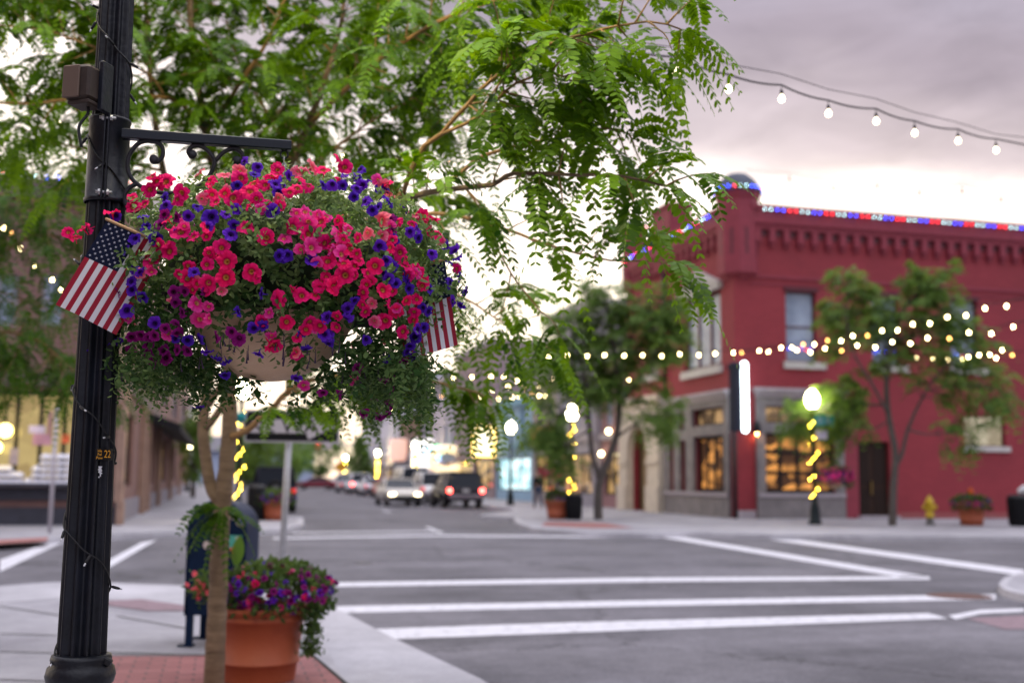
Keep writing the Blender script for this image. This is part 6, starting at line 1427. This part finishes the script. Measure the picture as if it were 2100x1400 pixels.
# ------------------------------------------------------------------ mailbox
mbp = (G(384, 1326, KH)+G(520, 1300, KH))/2; dm = float(np.dot(G(384, 1324, KH)-CAM, FWD))+.30
lx, rx_ = D(402, 1150, dm), D(516, 1150, dm); mc = (lx+rx_)/2; mc[2] = KH; mw = float(np.linalg.norm((rx_-lx)[:2])); ztop = float(D(468, 1026, dm)[2]); zbd = float(D(450, 1252, dm)[2])
MX = empty('mailbox', tuple(mc), 'dark blue round topped mailbox on four legs behind the honey locust trunk', 'mailbox')
m_blue = mat('mailbox_blue', (.005, .016, .048), .5, var=.25, vscale=6, spec=.12)
m = MB(); na = 18; R_ = mw/2; zsp = ztop-R_; prof = [(-R_, zbd), (R_, zbd)]+[(R_*math.cos(math.pi*i/na), zsp+R_*math.sin(math.pi*i/na)) for i in range(na+1)]
dpt = .50
for sg in (-1, 1): m.add([mc*V(1, 1, 0)+H2*u+ZZ*v+F2*sg*dpt/2 for u, v in prof], [list(range(len(prof)))])
Pq = [mc*V(1, 1, 0)+H2*u+ZZ*v+F2*sg*dpt/2 for sg in (-1, 1) for u, v in prof]; k = len(prof); m.add(Pq, [[i, (i+1) % k, k+(i+1) % k, k+i] for i in range(k)], 0)
m.build('body', m_blue, MX)
m = MB(); m.tube([mc*V(1, 1, 0)+H2*u*1.0+ZZ*v-F2*(dpt/2+.004) for u, v in prof[1:]]+[mc*V(1, 1, 0)-H2*R_+ZZ*zbd-F2*(dpt/2+.004)], .012, 6); m.build('rim', m_blue, MX)
for u in (-1, 1):
    for f in (-1, 1):
        m = MB(); b0_ = mc*V(1, 1, 0)+H2*u*(R_-.03)+F2*f*(dpt/2-.03); m.box(b0_+ZZ*(KH+zbd)/2, (.055, .05, zbd-KH), ax=(H2, F2, ZZ)); m.box(b0_+ZZ*(KH+.008)+H2*u*.02, (.12, .09, .014), ax=(H2, F2, ZZ)); m.build('leg', m_blue, MX)
fz = -F2*(dpt/2)
def mdecal(px, py, w_, h_, mm, name, rnd=False):
    u, v = float(np.dot(D(px, py, dm-.25)-mc, H2)), float(D(px, py, dm-.25)[2]); c = mc*V(1, 1, 0)+H2*u+ZZ*v+fz; m = MB()
    n = 20 if rnd else 4; P = [c+H2*w_*math.cos(2*math.pi*(i+.5)/n)*(1 if rnd else 1.414)+ZZ*h_*math.sin(2*math.pi*(i+.5)/n)*(1 if rnd else 1.414)-F2*.006 for i in range(n)]
    m.plate(P, -F2, .004); return m.build(name, mm, MX)
emb = mdecal(491, 1071, .036, .034, mat('emblem_gold', (.42, .38, .33), .5), 'emblem', True); u_ = mdecal(491, 1070, .02, .018, mat('emblem_blue', (.06, .10, .42), .5), 'emblem_centre', True); u_.location = tuple(-F2*.003)
mdecal(423, 1117, .03, .034, mat('pale_sticker', (.55, .48, .47), .6), 'sticker', True); mdecal(474, 1058, .022, .028, MATS['pale_sticker'], 'sticker', True)
mdecal(481, 1110, .055, .05, mat('pickup_label', (.08, .42, .34), .5), 'pickup_label'); u_ = mdecal(487, 1108, .018, .03, mat('label_cream', (.65, .52, .36), .5), 'label_panel'); u_.location = tuple(-F2*.003)
m = MB(); m.tube([mc*V(1, 1, 0)-H2*(R_+.02)+ZZ*(zsp-.25), mc*V(1, 1, 0)-H2*(R_+.02)+ZZ*(zsp-.32)], .015, 6); m.build('hinge', m_blue, MX)

# ------------------------------------------------------------------ ONE WAY sign
ds = 11.3; OW = empty('one_way_sign', tuple(at(572, ds)), 'black and white one way arrow sign on a grey steel post behind the basket', 'sign')
pt, pb2 = D(596, 846, ds), D(572, 1240, ds); pb2[2] = KH
m = MB(); m.tube([pb2, pt], .034, 12); m.build('post', m_steel, OW)
sc_c = D(600, 874, ds-.06); sw, sh = 194*ds/F, 66*ds/F; sx = unit(H2+ZZ*-.006); sz = unit(ZZ+H2*.01)
def splate(pts, off, mm, name, par): m = MB(); m.plate([sc_c+sx*u*sw/2+sz*v*sh/2-F2*off for u, v in pts], -F2, .003); return m.build(name, mm, par)
plate = splate([(-1, -1), (1, -1), (1, 1), (-1, 1)], .0, mat('sign_border', (.46, .44, .46), .5), 'panel', OW)
splate([(-.97, -.88), (.95, -.88), (.95, .88), (-.97, .88)], .004, mat('sign_black', (.008, .008, .01), .5), 'black_field', plate)
arr = [(-.92, -.42), (.30, -.42), (.34, -.80), (.90, 0), (.34, .80), (.30, .42), (-.92, .42)]
splate(arr, .008, mat('sign_white', (.52, .48, .50), .5), 'arrow', plate)
vv, ff = text_mesh('ONE WAY', .22); m = MB(); m.add([sc_c+sx*(x-.12)+sz*y*.95-F2*.0125 for x, y in vv], ff); m.build('lettering', MATS['sign_black'], plate)

# ------------------------------------------------------------------ right pavement furniture
# basket and street name sign on the lamp before the red building
def small_basket(c, post, label, cols, r=.50, seed=0):
    e = empty('hanging_flower_basket', tuple(c), label, 'flower basket', 'hanging baskets on the far lamps'); m = MB(); m.lathe([(.05, -.30), (.18, -.26), (.27, -.12), (.30, 0), (.26, 0)], c, 20); m.build('bowl', MATS['beige_bowl'], e)
    mound(e, c+ZZ*.05, r, .36, 900, 170, cols, .09, .06, .22, seed)
    m = MB(); t_ = c+ZZ*.62; m.tube([c+ZZ*.0, t_], .012, 5); m.tube([V(post[0], post[1], t_[2]), t_+unit(t_-V(post[0], post[1], t_[2]))*.08], .022, 6); m.build('hanger', m_lampgreen, e)
small_basket(D(1712, 982, 35.4), pR, 'purple magenta flower basket hung from the lamp before the stone shop window', (('m', .30), ('v', .20), ('h', .60)), .56, 1)
small_basket(D(1132, 972, 44), pM, 'red pink flower basket hung from the lamp behind the middle street tree', (('r', .35), ('h', .4), ('s', .2)), .52, 2)
SN = empty('street_name_sign', tuple(D(1690, 862, 35.5)), 'teal street name sign on the lamp before the stone shop window', 'sign')
c = D(1691, 862, 35.3); m = MB(); m.box(c, (.60, .03, .34), ax=(H2, F2, ZZ), bev=.01); m.box(c+V(-.36, .05, 0)*1, (.10, .05, .06), ax=(H2, F2, ZZ)); m.build('panel', m_green_sign, SN)
vv, ff = text_mesh('B St', .26); m = MB(); m.add([c+H2*x+ZZ*y-F2*.017 for x, y in vv], ff); m.build('lettering', mat('sign_lettering', (.55, .62, .72), .5), SN)
c = D(1685, 891, 35.3); m = MB(); m.box(c, (.34, .03, .28), ax=(H2, F2, ZZ), bev=.01); tag(m.build('small_sign', mat('lilac_sign', (.55, .52, .62), .5)), 'small pale plate under the teal street name sign', 'sign')
pl2 = D(500, 856, 33.3); m = MB(); m.box(pl2, (.50, .03, .30), ax=(H2, F2, ZZ), bev=.01); m.box(pl2-H2*.25+F2*.05, (.1, .05, .06), ax=(H2, F2, ZZ)); tag(m.build('street_name_sign', m_green_sign), 'teal street name plate beside the honey locust trunk', 'sign')
# hydrant
hp = at(1905, 35.9); HY = empty('fire_hydrant', tuple(hp), 'yellow fire hydrant on the kerb before the red wall', 'fire hydrant'); m_yel = mat('hydrant_yellow', (.62, .42, .015), .45, var=.12, vscale=8); m_hyg = mat('hydrant_base', (.13, .125, .12), .6)
m = MB(); m.lathe([(.16, 0), (.16, .05), (.11, .06), (.105, .24)], hp, 18); m.build('base', m_hyg, HY)
m = MB(); m.lathe([(.15, .241), (.15, .28), (.12, .30), (.12, .66), (.155, .67), (.155, .71), (.12, .74), (.105, .82), (.05, .89), (.03, .90), (.03, .95), (.001, .95)], hp, 18); m.build('barrel', m_yel, HY)
for d_, L_ in ((H2, .21), (-H2, .21), (-F2, .22)):
    m = MB(); q = hp+ZZ*.56; m.tube([q+d_*.10, q+d_*.155, q+d_*.156, q+d_*L_], [.06, .06, .078, .078], 12); m.tube([q+d_*L_, q+d_*(L_+.03)], .025, 6); m.build('nozzle', m_yel, HY)
# planters and bins
def planter(px, dep, h, r0, r1, label, cols, seed, rx=.55, tall=False):
    p = at(px, dep); e = empty('flower_planter', tuple(p), label, 'planter'); pot(e, p[0], p[1], KH, h, r0, r1)
    mound(e, p+ZZ*(h+.05), rx, .30, 700, 110, cols, .10, .04, .10, seed)
    if tall:
        m = MB(); m.tube([p+ZZ*h, p+ZZ*(h+.34)], .02, 5); m.build('bloom_stem', MATS['canna_green'], e); m = MB(); m.ball(p+ZZ*(h+.43), .10, 12, 8, sz=1.3)
        m.v = [tuple(V(*q)+rng.normal(size=3)*.016) for q in m.v]; m.build('orange_bloom', MATS['canna_orange'], e)
    return e
planter(1990, 36.0, .62, .34, .43, 'terracotta planter with purple flowers and an orange bloom beside the hydrant', (('m', .5), ('v', .4)), 3, .62, True)
planter(1143, 38.4, .62, .32, .42, 'terracotta planter beside the black bin on the far pavement corner', (('m', .5), ('v', .3)), 4, .42)
planter(563, 35.2, .60, .30, .40, 'terracotta planter with purple flowers on the left pavement corner', (('m', .5), ('v', .45)), 5, .66)
def bin_(px, dep, h, r, label):
    p = at(px, dep); e = empty('litter_bin', tuple(p), label, 'litter bin'); m = MB(); m.lathe([(r*.84, 0), (r*.86, .04), (r*.97, h*.9), (r, h*.92), (r, h*.96), (r*.94, h)], p, 28); m.build('drum', mat('bin_black', (.010, .010, .012), .5), e)
    m = MB()
    for k in range(22): a = 2*math.pi*k/22; o = V(math.cos(a), math.sin(a), 0); m.tube([p+o*r*.875+ZZ*.05, p+o*r*.985+ZZ*h*.89], .014, 4)
    m.build('rib', MATS['bin_black'], e, 'stuff'); m = MB(); m.lathe([(r*.95, h+.001), (r*.80, h+.06), (r*.45, h+.075), (r*.43, h+.02)], p, 24, cap=False); m.build('lid', m_darkmetal, e)
bin_(1177, 38.0, .80, .29, 'black litter bin before the forked street tree'); bin_(2092, 35.6, .92, .42, 'large black litter bin cut by the right picture edge'); bin_(527, 35.0, 1.02, .29, 'black litter bin on the left pavement corner beside the planter')
m = MB(); c_ = at(2100, 35.5, KH+1.1); m.ball(c_+V(0, 0, .05), .14, 10, 6); m.ball(c_+V(-.1, .05, .0), .10, 8, 5); tag(m.build('white_bag', m_white), 'crumpled white bag sticking out of the large black bin', 'bag')
# thin white post on the far left corner
q = at(107, 26.3); WP = empty('sign_post', tuple(q), 'thin whitish sign post on the far left pavement corner', 'post'); m = MB(); m.tube([q, q+ZZ*3.0], .045, 8); m.build('post', mat('white_post', (.48, .44, .47), .6), WP); m = MB(); m.box(q+ZZ*2.55-F2*.05-H2*.12, (.12, .02, .6), ax=(unit(H2*.4+F2), unit(F2-H2*.4), ZZ)); m.build('plate', mat('pink_plate', (.45, .22, .24), .6), WP)
# traffic light far down the street
q = D(652, 905, 120); TLt = empty('traffic_light', tuple(q), 'distant traffic light showing red over the street end', 'traffic light'); m = MB(); m.box(q-ZZ*.35, (.40, .35, 1.15), ax=(H2, F2, ZZ), bev=.04); m.build('housing', mat('traffic_ochre', (.30, .16, .03), .5), TLt)
m = MB(); m.ball(q+ZZ*.03-F2*.2, .16, 12, 6); m.build('red_lamp', glow('signal_red', (1, .07, .03), 30), TLt)
m = MB(); m.tube([q-ZZ*.35+H2*.2, q+H2*7+ZZ*.2-ZZ*.35], .08, 8); m.tube([q+H2*7-ZZ*.15, V(*(q+H2*7)[:2], KH)], .11, 8); m.build('mast', m_steel, TLt)
m = MB(); m.box(D(672, 912, 119), (.9, .05, .8), ax=(H2, F2, ZZ), bev=.05); m.box(D(672, 908, 119.3), (.06, .06, .5), ax=(H2, F2, ZZ)); tag(m.build('blank_sign', mat('pinkish_white', (.55, .48, .50), .6)), 'pale square sign hung beside the distant red signal', 'sign')
q = D(699, 957, 140); m = MB(); a = .85; m.plate([q+H2*a, q+ZZ*a, q-H2*a, q-ZZ*a], -F2, .05); m.tube([q+F2*.05, V(q[0], q[1], 0)+F2*.05], .05, 6); tag(m.build('warning_sign', mat('warning_yellow', (.7, .33, .01), .5)), 'yellow diamond warning sign at the far end of the street', 'sign')

# ------------------------------------------------------------------ vehicles
m_tyre = mat('tyre', (.012, .012, .013), .8); m_rim = mat('alloy', (.45, .45, .47), .3, metal=.8); m_cglass = mat('car_glass', (.012, .016, .024), .06)
m_tail = glow('tail_light_on', (1, .06, .04), 17); m_taildim = mat('tail_lens', (.35, .01, .01), .3, emit=(1, .03, .02), estr=.8); m_head = glow('head_light_on', (1, .80, .45), 13); m_headoff = mat('head_lens', (.6, .6, .62), .15); m_bumper = mat('bumper', (.03, .03, .032), .5); m_plate = mat('licence_plate', (.5, .5, .52), .5)
def vehicle(name, label, kind, col, pos, heading, lights='tail', scale=1.0):
    """built along +Y, nose at +Y, then turned to 'heading' degrees"""
    SH = {'suv': dict(L=4.8, W=1.92, wb=.40, belt=1.10, roof=1.80, hood=1.08, ws=(.98, .30), rs=(-2.28, -2.02), boot=1.10),
          'sedan': dict(L=4.7, W=1.82, wb=.32, belt=.94, roof=1.44, hood=.92, ws=(1.05, .25), rs=(-1.75, -1.05), boot=1.0),
          'pickup': dict(L=5.4, W=1.95, wb=.42, belt=1.15, roof=1.85, hood=1.12, ws=(1.25, .60), rs=(-.75, -.60), boot=1.12),
          'van': dict(L=5.2, W=2.0, wb=.40, belt=1.25, roof=2.15, hood=1.15, ws=(1.75, 1.05), rs=(-2.5, -2.4), boot=1.25)}[kind]
    L, Wd, zb, belt, roof, hood = SH['L'], SH['W'], SH['wb'], SH['belt'], SH['roof'], SH['hood']
    e = empty(name, (0, 0, 0), label, 'car' if kind != 'pickup' else 'pickup truck'); h = L/2
    paint = mat('paint_'+label.replace(' ', '_')[:24], col, .30, spec=.35 if max(col) > .1 else .12)
    st = [(-h, zb+.12, .70, Wd*.44), (-h+.06, zb, SH['boot']-.03, Wd*.475), (-h+.5, zb-.04, SH['boot'], Wd*.5), (SH['rs'][1], zb-.05, belt, Wd*.5), (0, zb-.05, belt, Wd*.5), (SH['ws'][0], zb-.05, belt-.01, Wd*.5), (h-.75, zb-.04, hood-.04, Wd*.495), (h-.18, zb, hood-.16, Wd*.47), (h, zb+.08, hood-.36, Wd*.42)]
    P = []; 
    for y, z0, z1, w in st: P += [(-w*.96, y, z0), (-w, y, z0+(z1-z0)*.30), (-w*.99, y, z0+(z1-z0)*.72), (-w*.93, y, z1-.02), (-w*.86, y, z1), (w*.86, y, z1), (w*.93, y, z1-.02), (w*.99, y, z0+(z1-z0)*.72), (w, y, z0+(z1-z0)*.30), (w*.96, y, z0)]
    k = 10; b = MB(); b.add(P, [[i*k+j_, i*k+(j_+1) % k, (i+1)*k+(j_+1) % k, (i+1)*k+j_] for i in range(len(st)-1) for j_ in range(k)]+[list(range(k))[::-1], list(range((len(st)-1)*k, len(st)*k))], 0, True); b.build('body', paint, e)
    # cabin: glass loft, roof skin and pillars
    y0, y1 = SH['rs']; y3, y2 = SH['ws']; wb_, wr = Wd*.46, Wd*.38
    g_ = MB(); C = [(-wb_, y0, belt-.03), (wb_, y0, belt-.03), (wb_, y3, belt-.03), (-wb_, y3, belt-.03), (-wr, y1, roof-.06), (wr, y1, roof-.06), (wr, y2, roof-.06), (-wr, y2, roof-.06)]
    g_.add(C, [[0, 1, 5, 4], [1, 2, 6, 5], [2, 3, 7, 6], [3, 0, 4, 7], [4, 5, 6, 7]]); g_.build('window_glass', m_cglass, e)
    r_ = MB(); R0 = [(-wr-.02, y1-.05, roof-.058), (wr+.02, y1-.05, roof-.058), (wr+.02, y2+.05, roof-.058), (-wr-.02, y2+.05, roof-.058)]; R1 = [(-wr+.07, y1+.08, roof), (wr-.07, y1+.08, roof), (wr-.07, y2-.1, roof), (-wr+.07, y2-.1, roof)]
    r_.add(R0+R1, [[3, 2, 1, 0], [4, 5, 6, 7], [0, 1, 5, 4], [1, 2, 6, 5], [2, 3, 7, 6], [3, 0, 4, 7]], 0, True)
    for sx in (-1, 1):
        ym = (y1+y2)/2
        for (ya, yb) in ((y0, y1), (y3, y2), (ym, ym)): r_.tube([(sx*(wb_+.004), ya, belt-.05), (sx*(wr+.012), yb, roof-.05)], .045, 5)
    r_.build('roof', paint, e)
    for sx in (-1, 1):
        for y in (-h*.60, h*.62):
            w_ = MB(); rr = .34 if kind != 'sedan' else .32; n = 22; prof = [(rr*.62, -.10), (rr*.93, -.115), (rr, -.07), (rr, .07), (rr*.93, .115), (rr*.62, .10)]
            Pw = [V(sx*(Wd*.5-.10)+z, y+r2*math.cos(2*math.pi*j_/n), rr+r2*math.sin(2*math.pi*j_/n)) for r2, z in prof for j_ in range(n)]; w_.add(Pw, [[i*n+j_, i*n+(j_+1) % n, (i+1)*n+(j_+1) % n, (i+1)*n+j_] for i in range(5) for j_ in range(n)], 0, True); wo = w_.build('wheel', m_tyre, e)
            ri = MB(); c = V(sx*(Wd*.5-.10), y, rr); 
            for sgn in (-1, 1): ri.add([c+V(sgn*.085, rr*.63*math.cos(2*math.pi*j_/n), rr*.63*math.sin(2*math.pi*j_/n)) for j_ in range(n)]+[c+V(sgn*.06, 0, 0)], [[j_, (j_+1) % n, n] for j_ in range(n)])
            ri.build('rim', m_rim, wo)
        t_ = MB(); zt_l = SH['boot']-.22; t_.box((sx*Wd*.42, -h-.005, zt_l), (.20, .10, .20 if kind != 'pickup' else .3), bev=.03); t_.build('tail_light', m_tail if lights == 'tail' else m_taildim, e)
        t_ = MB(); t_.box((sx*Wd*.36, h-.10, hood-.30), (.32, .16, .14), bev=.04); t_.build('headlight', m_head if lights == 'head' else m_headoff, e)
        t_ = MB(); t_.box((sx*(Wd*.5+.08), SH['ws'][0]-.25, belt+.06), (.20, .10, .13), bev=.03); t_.build('wing_mirror', paint, e)
    t_ = MB(); t_.box((0, -h-.02, zb+.18), (Wd*.90, .14, .22), bev=.04); t_.build('rear_bumper', m_bumper if kind != 'suv' else mat('grey_bumper', (.16, .14, .17), .45), e); t_ = MB(); t_.box((0, h-.02, zb+.14), (Wd*.88, .16, .22), bev=.04); t_.build('front_bumper', m_bumper, e)
    t_ = MB(); t_.box((0, -h-.012, .82 if kind != 'suv' else .88), (.32, .03, .16)); t_.build('licence_plate', m_plate, e)
    e.location = (float(pos[0]), float(pos[1]), 0); e.rotation_euler = (0, 0, R(heading)); e.scale = (scale,)*3; return e
def yrow(px, py): p = G(px, py); return p
vehicle('parked_car', 'dark suv with red tail lights on parked nearest along the kerb', 'suv', (.012, .010, .016), yrow(950, 1043)+V(.1, 2.3, 0), 0, 'tail')
vehicle('parked_car', 'white suv parked just ahead of the dark suv', 'suv', (.78, .78, .80), V(11.7, 63.6, 0), 1, 'off')
vehicle('oncoming_car', 'tan car with bright headlights coming up the street beside the dark suv', 'sedan', (.60, .56, .50), V(9.3, 59.6, 0), 180+1, 'head')
vehicle('parked_van', 'tall white van parked beyond the white suv', 'van', (.78, .78, .82), V(11.9, 71.5, 0), 0, 'off')
vehicle('parked_car', 'bright red car parked in the middle of the kerb row', 'sedan', (.34, .012, .02), V(12.0, 82.0, 0), 0, 'tail')
vehicle('parked_car', 'silver white car parked beyond the bright red one', 'sedan', (.72, .72, .78), V(12.0, 90.5, 0), 0, 'off')
vehicle('parked_car', 'white hatchback at the far end of the kerb row', 'suv', (.78, .78, .84), V(12.0, 99.5, 0), 0, 'tail')
vehicle('parked_car', 'small grey car parked last before the conical tree', 'sedan', (.35, .35, .4), V(12.0, 108.5, 0), 0, 'off')
vehicle('moving_car', 'dark red car turning across the far end of the street', 'sedan', (.16, .012, .03), V(*at(648, 128, 0)), 75, 'head')
vehicle('moving_pickup', 'white pickup truck following the dark red car at the street end', 'pickup', (.78, .78, .82), V(*at(708, 134, 0)), 70, 'tail')
# jeep with spare wheel
jp = V(*at(566, 45.5, 0)); JE = vehicle('parked_jeep', 'dark boxy jeep with a spare wheel on its back parked at the left kerb', 'van', (.02, .02, .03), jp+V(0, 2.6, 0), 0, 'off', .88)
hJ = 5.2/2; n = 24; w_ = MB(); w_.tube([V(.0+.30*math.cos(a), -hJ-.16, 1.12+.30*math.sin(a)) for a in np.linspace(0, 2*math.pi, n+1)], .12, 8, cap=False); o = w_.build('spare_wheel', m_tyre); o.parent = JE
w_ = MB(); w_.add([V(.20*math.cos(a), -hJ-.20, 1.12+.20*math.sin(a)) for a in np.linspace(0, 2*math.pi, n, endpoint=False)]+[V(0, -hJ-.22, 1.12)], [[i, (i+1) % n, n] for i in range(n)]); w_.tube([V(0, -hJ+.05, 1.12), V(0, -hJ-.18, 1.12)], .08, 8); r2 = w_.build('rim', mat('dull_rim', (.12, .12, .13), .5), o)

# ------------------------------------------------------------------ people on the far pavement
def person(pos, face_deg, label, top, trou, hair, step=.22, bag=None, height=1.72):
    """one continuous skinned body with clothing grown over it"""
    e = empty('person', tuple(pos), label, 'person'); s = height/1.75
    J = {'pel': (0, 0, .95), 'spine': (0, .01, 1.15), 'chest': (0, .02, 1.35), 'neck': (0, .01, 1.50), 'head0': (0, .03, 1.58), 'head1': (0, .035, 1.68), 'head2': (0, .03, 1.74),
         'shL': (-.18, .01, 1.43), 'elL': (-.24, -.03, 1.16), 'wrL': (-.22, .12, .94), 'shR': (.18, .01, 1.43), 'elR': (.24, -.04, 1.16), 'wrR': (.23, .06, .90),
         'hiL': (-.09, 0, .92), 'knL': (-.10, step*.55, .50), 'anL': (-.10, step, .10), 'toL': (-.11, step+.17, .04), 'hiR': (.09, 0, .92), 'knR': (.10, -step*.2, .50), 'anR': (.10, -step*1.1, .13), 'toR': (.11, -step*1.1+.15, .04)}
    Rr = {'pel': .14, 'spine': .125, 'chest': .14, 'neck': .055, 'head0': .07, 'head1': .088, 'head2': .06, 'shL': .062, 'elL': .045, 'wrL': .030, 'shR': .062, 'elR': .045, 'wrR': .030, 'hiL': .095, 'knL': .062, 'anL': .042, 'toL': .035, 'hiR': .095, 'knR': .062, 'anR': .042, 'toR': .035}
    E = [('pel', 'spine'), ('spine', 'chest'), ('chest', 'neck'), ('neck', 'head0'), ('head0', 'head1'), ('head1', 'head2'), ('chest', 'shL'), ('shL', 'elL'), ('elL', 'wrL'), ('chest', 'shR'), ('shR', 'elR'), ('elR', 'wrR'), ('pel', 'hiL'), ('hiL', 'knL'), ('knL', 'anL'), ('anL', 'toL'), ('pel', 'hiR'), ('hiR', 'knR'), ('knR', 'anR'), ('anR', 'toR')]
    for sd_ in 'LR':
        w = V(*J['wr'+sd_]); q = -1 if sd_ == 'L' else 1; J['pa'+sd_] = tuple(w+V(0, .02, -.06)); Rr['pa'+sd_] = .026; E.append(('wr'+sd_, 'pa'+sd_))
        for f in range(4):
            a = w+V(0, .045-.018*f, -.10); b_ = a+V(-q*.012, .004, -.045-.008*(f in (1, 2))); J[f'f{f}a'+sd_] = tuple(a); J[f'f{f}b'+sd_] = tuple(b_); Rr[f'f{f}a'+sd_] = .010; Rr[f'f{f}b'+sd_] = .008; E += [('pa'+sd_, f'f{f}a'+sd_), (f'f{f}a'+sd_, f'f{f}b'+sd_)]
        a = w+V(-q*.02, .05, -.05); J['tha'+sd_] = tuple(a); J['thb'+sd_] = tuple(a+V(0, .02, -.035)); Rr['tha'+sd_] = .011; Rr['thb'+sd_] = .009; E += [('wr'+sd_, 'tha'+sd_), ('tha'+sd_, 'thb'+sd_)]
    def skin(names, name, mm, grow, parent, scale_z=1.0):
        idx = {n_: i for i, n_ in enumerate(names)}; me = bpy.data.meshes.new(name); me.from_pydata([tuple(V(*J[n_])*s) for n_ in names], [(idx[a], idx[b]) for a, b in E if a in idx and b in idx], []); o = bpy.data.objects.new(name, me); COL.objects.link(o)
        md = o.modifiers.new('skin', 'SKIN'); sv = me.skin_vertices[0].data
        for n_ in names: r_ = (Rr[n_]+grow)*s; sv[idx[n_]].radius = (r_, r_)
        sv[0].use_root = True; sb = o.modifiers.new('smooth', 'SUBSURF'); sb.levels = sb.render_levels = 1
        me.materials.append(mm); dg = bpy.context.evaluated_depsgraph_get(); m2 = bpy.data.meshes.new_from_object(o.evaluated_get(dg)); bpy.data.objects.remove(o)
        m2.polygons.foreach_set('use_smooth', np.ones(len(m2.polygons), bool)); o2 = bpy.data.objects.new(name, m2); COL.objects.link(o2); o2.parent = parent; return o2
    body = skin(list(J.keys()), 'body', mat('skin', (.42, .24, .17), .6), 0, e)
    skin(['chest', 'spine', 'pel', 'shL', 'elL', 'wrL', 'shR', 'elR', 'wrR'], 'shirt', top, .016, e)
    skin(['pel', 'hiL', 'knL', 'anL', 'hiR', 'knR', 'anR'], 'trousers', trou, .014, e)
    for sd_ in 'LR':
        m = MB(); a = V(*J['an'+sd_])*s; m.box(V(a[0], a[1]+.07, max(.045, a[2]-.07)), (.10, .27, .085), bev=.03); m.build('shoe', m_tyre, e)
    m = MB(); m.ball((0, .015*s, 1.685*s), .105*s, 14, 8, sz=.95); m.ball((0, -.03*s, 1.62*s), .085*s, 12, 7); m.build('hair', hair, e)
    m = MB(); hx = V(0, .125*s, 1.63*s); m.tube([hx+V(0, 0, .03), hx+V(0, .022, -.012), hx+V(0, .0, -.02)], [.006, .014, .004], 6); m.build('nose', MATS['skin'], e)
    for q in (-1, 1): m = MB(); m.ball((q*.035*s, .112*s, 1.66*s), .011, 8, 5); m.build('eye', m_darkmetal, e); m = MB(); m.ball((q*.098*s, .03*s, 1.64*s), .022, 8, 5); m.build('ear', MATS['skin'], e)
    m = MB(); m.box((0, .116*s, 1.595*s), (.045, .008, .010), bev=.003); m.build('mouth', mat('lips', (.30, .10, .09), .5), e)
    e.rotation_euler = (0, 0, R(face_deg)); return e
m_hair = mat('dark_hair', (.018, .012, .010), .6)
person(at(1104, 50.5), 6, 'person in black top and blue jeans walking away on the far pavement', mat('black_cloth', (.012, .012, .014), .8), mat('blue_denim', (.022, .040, .095), .8), m_hair)
person(at(1149, 51.5), 172, 'person in black top and lilac grey trousers behind the far planter', MATS['black_cloth'], mat('lilac_cloth', (.26, .20, .27), .8), m_hair, .14, height=1.66)
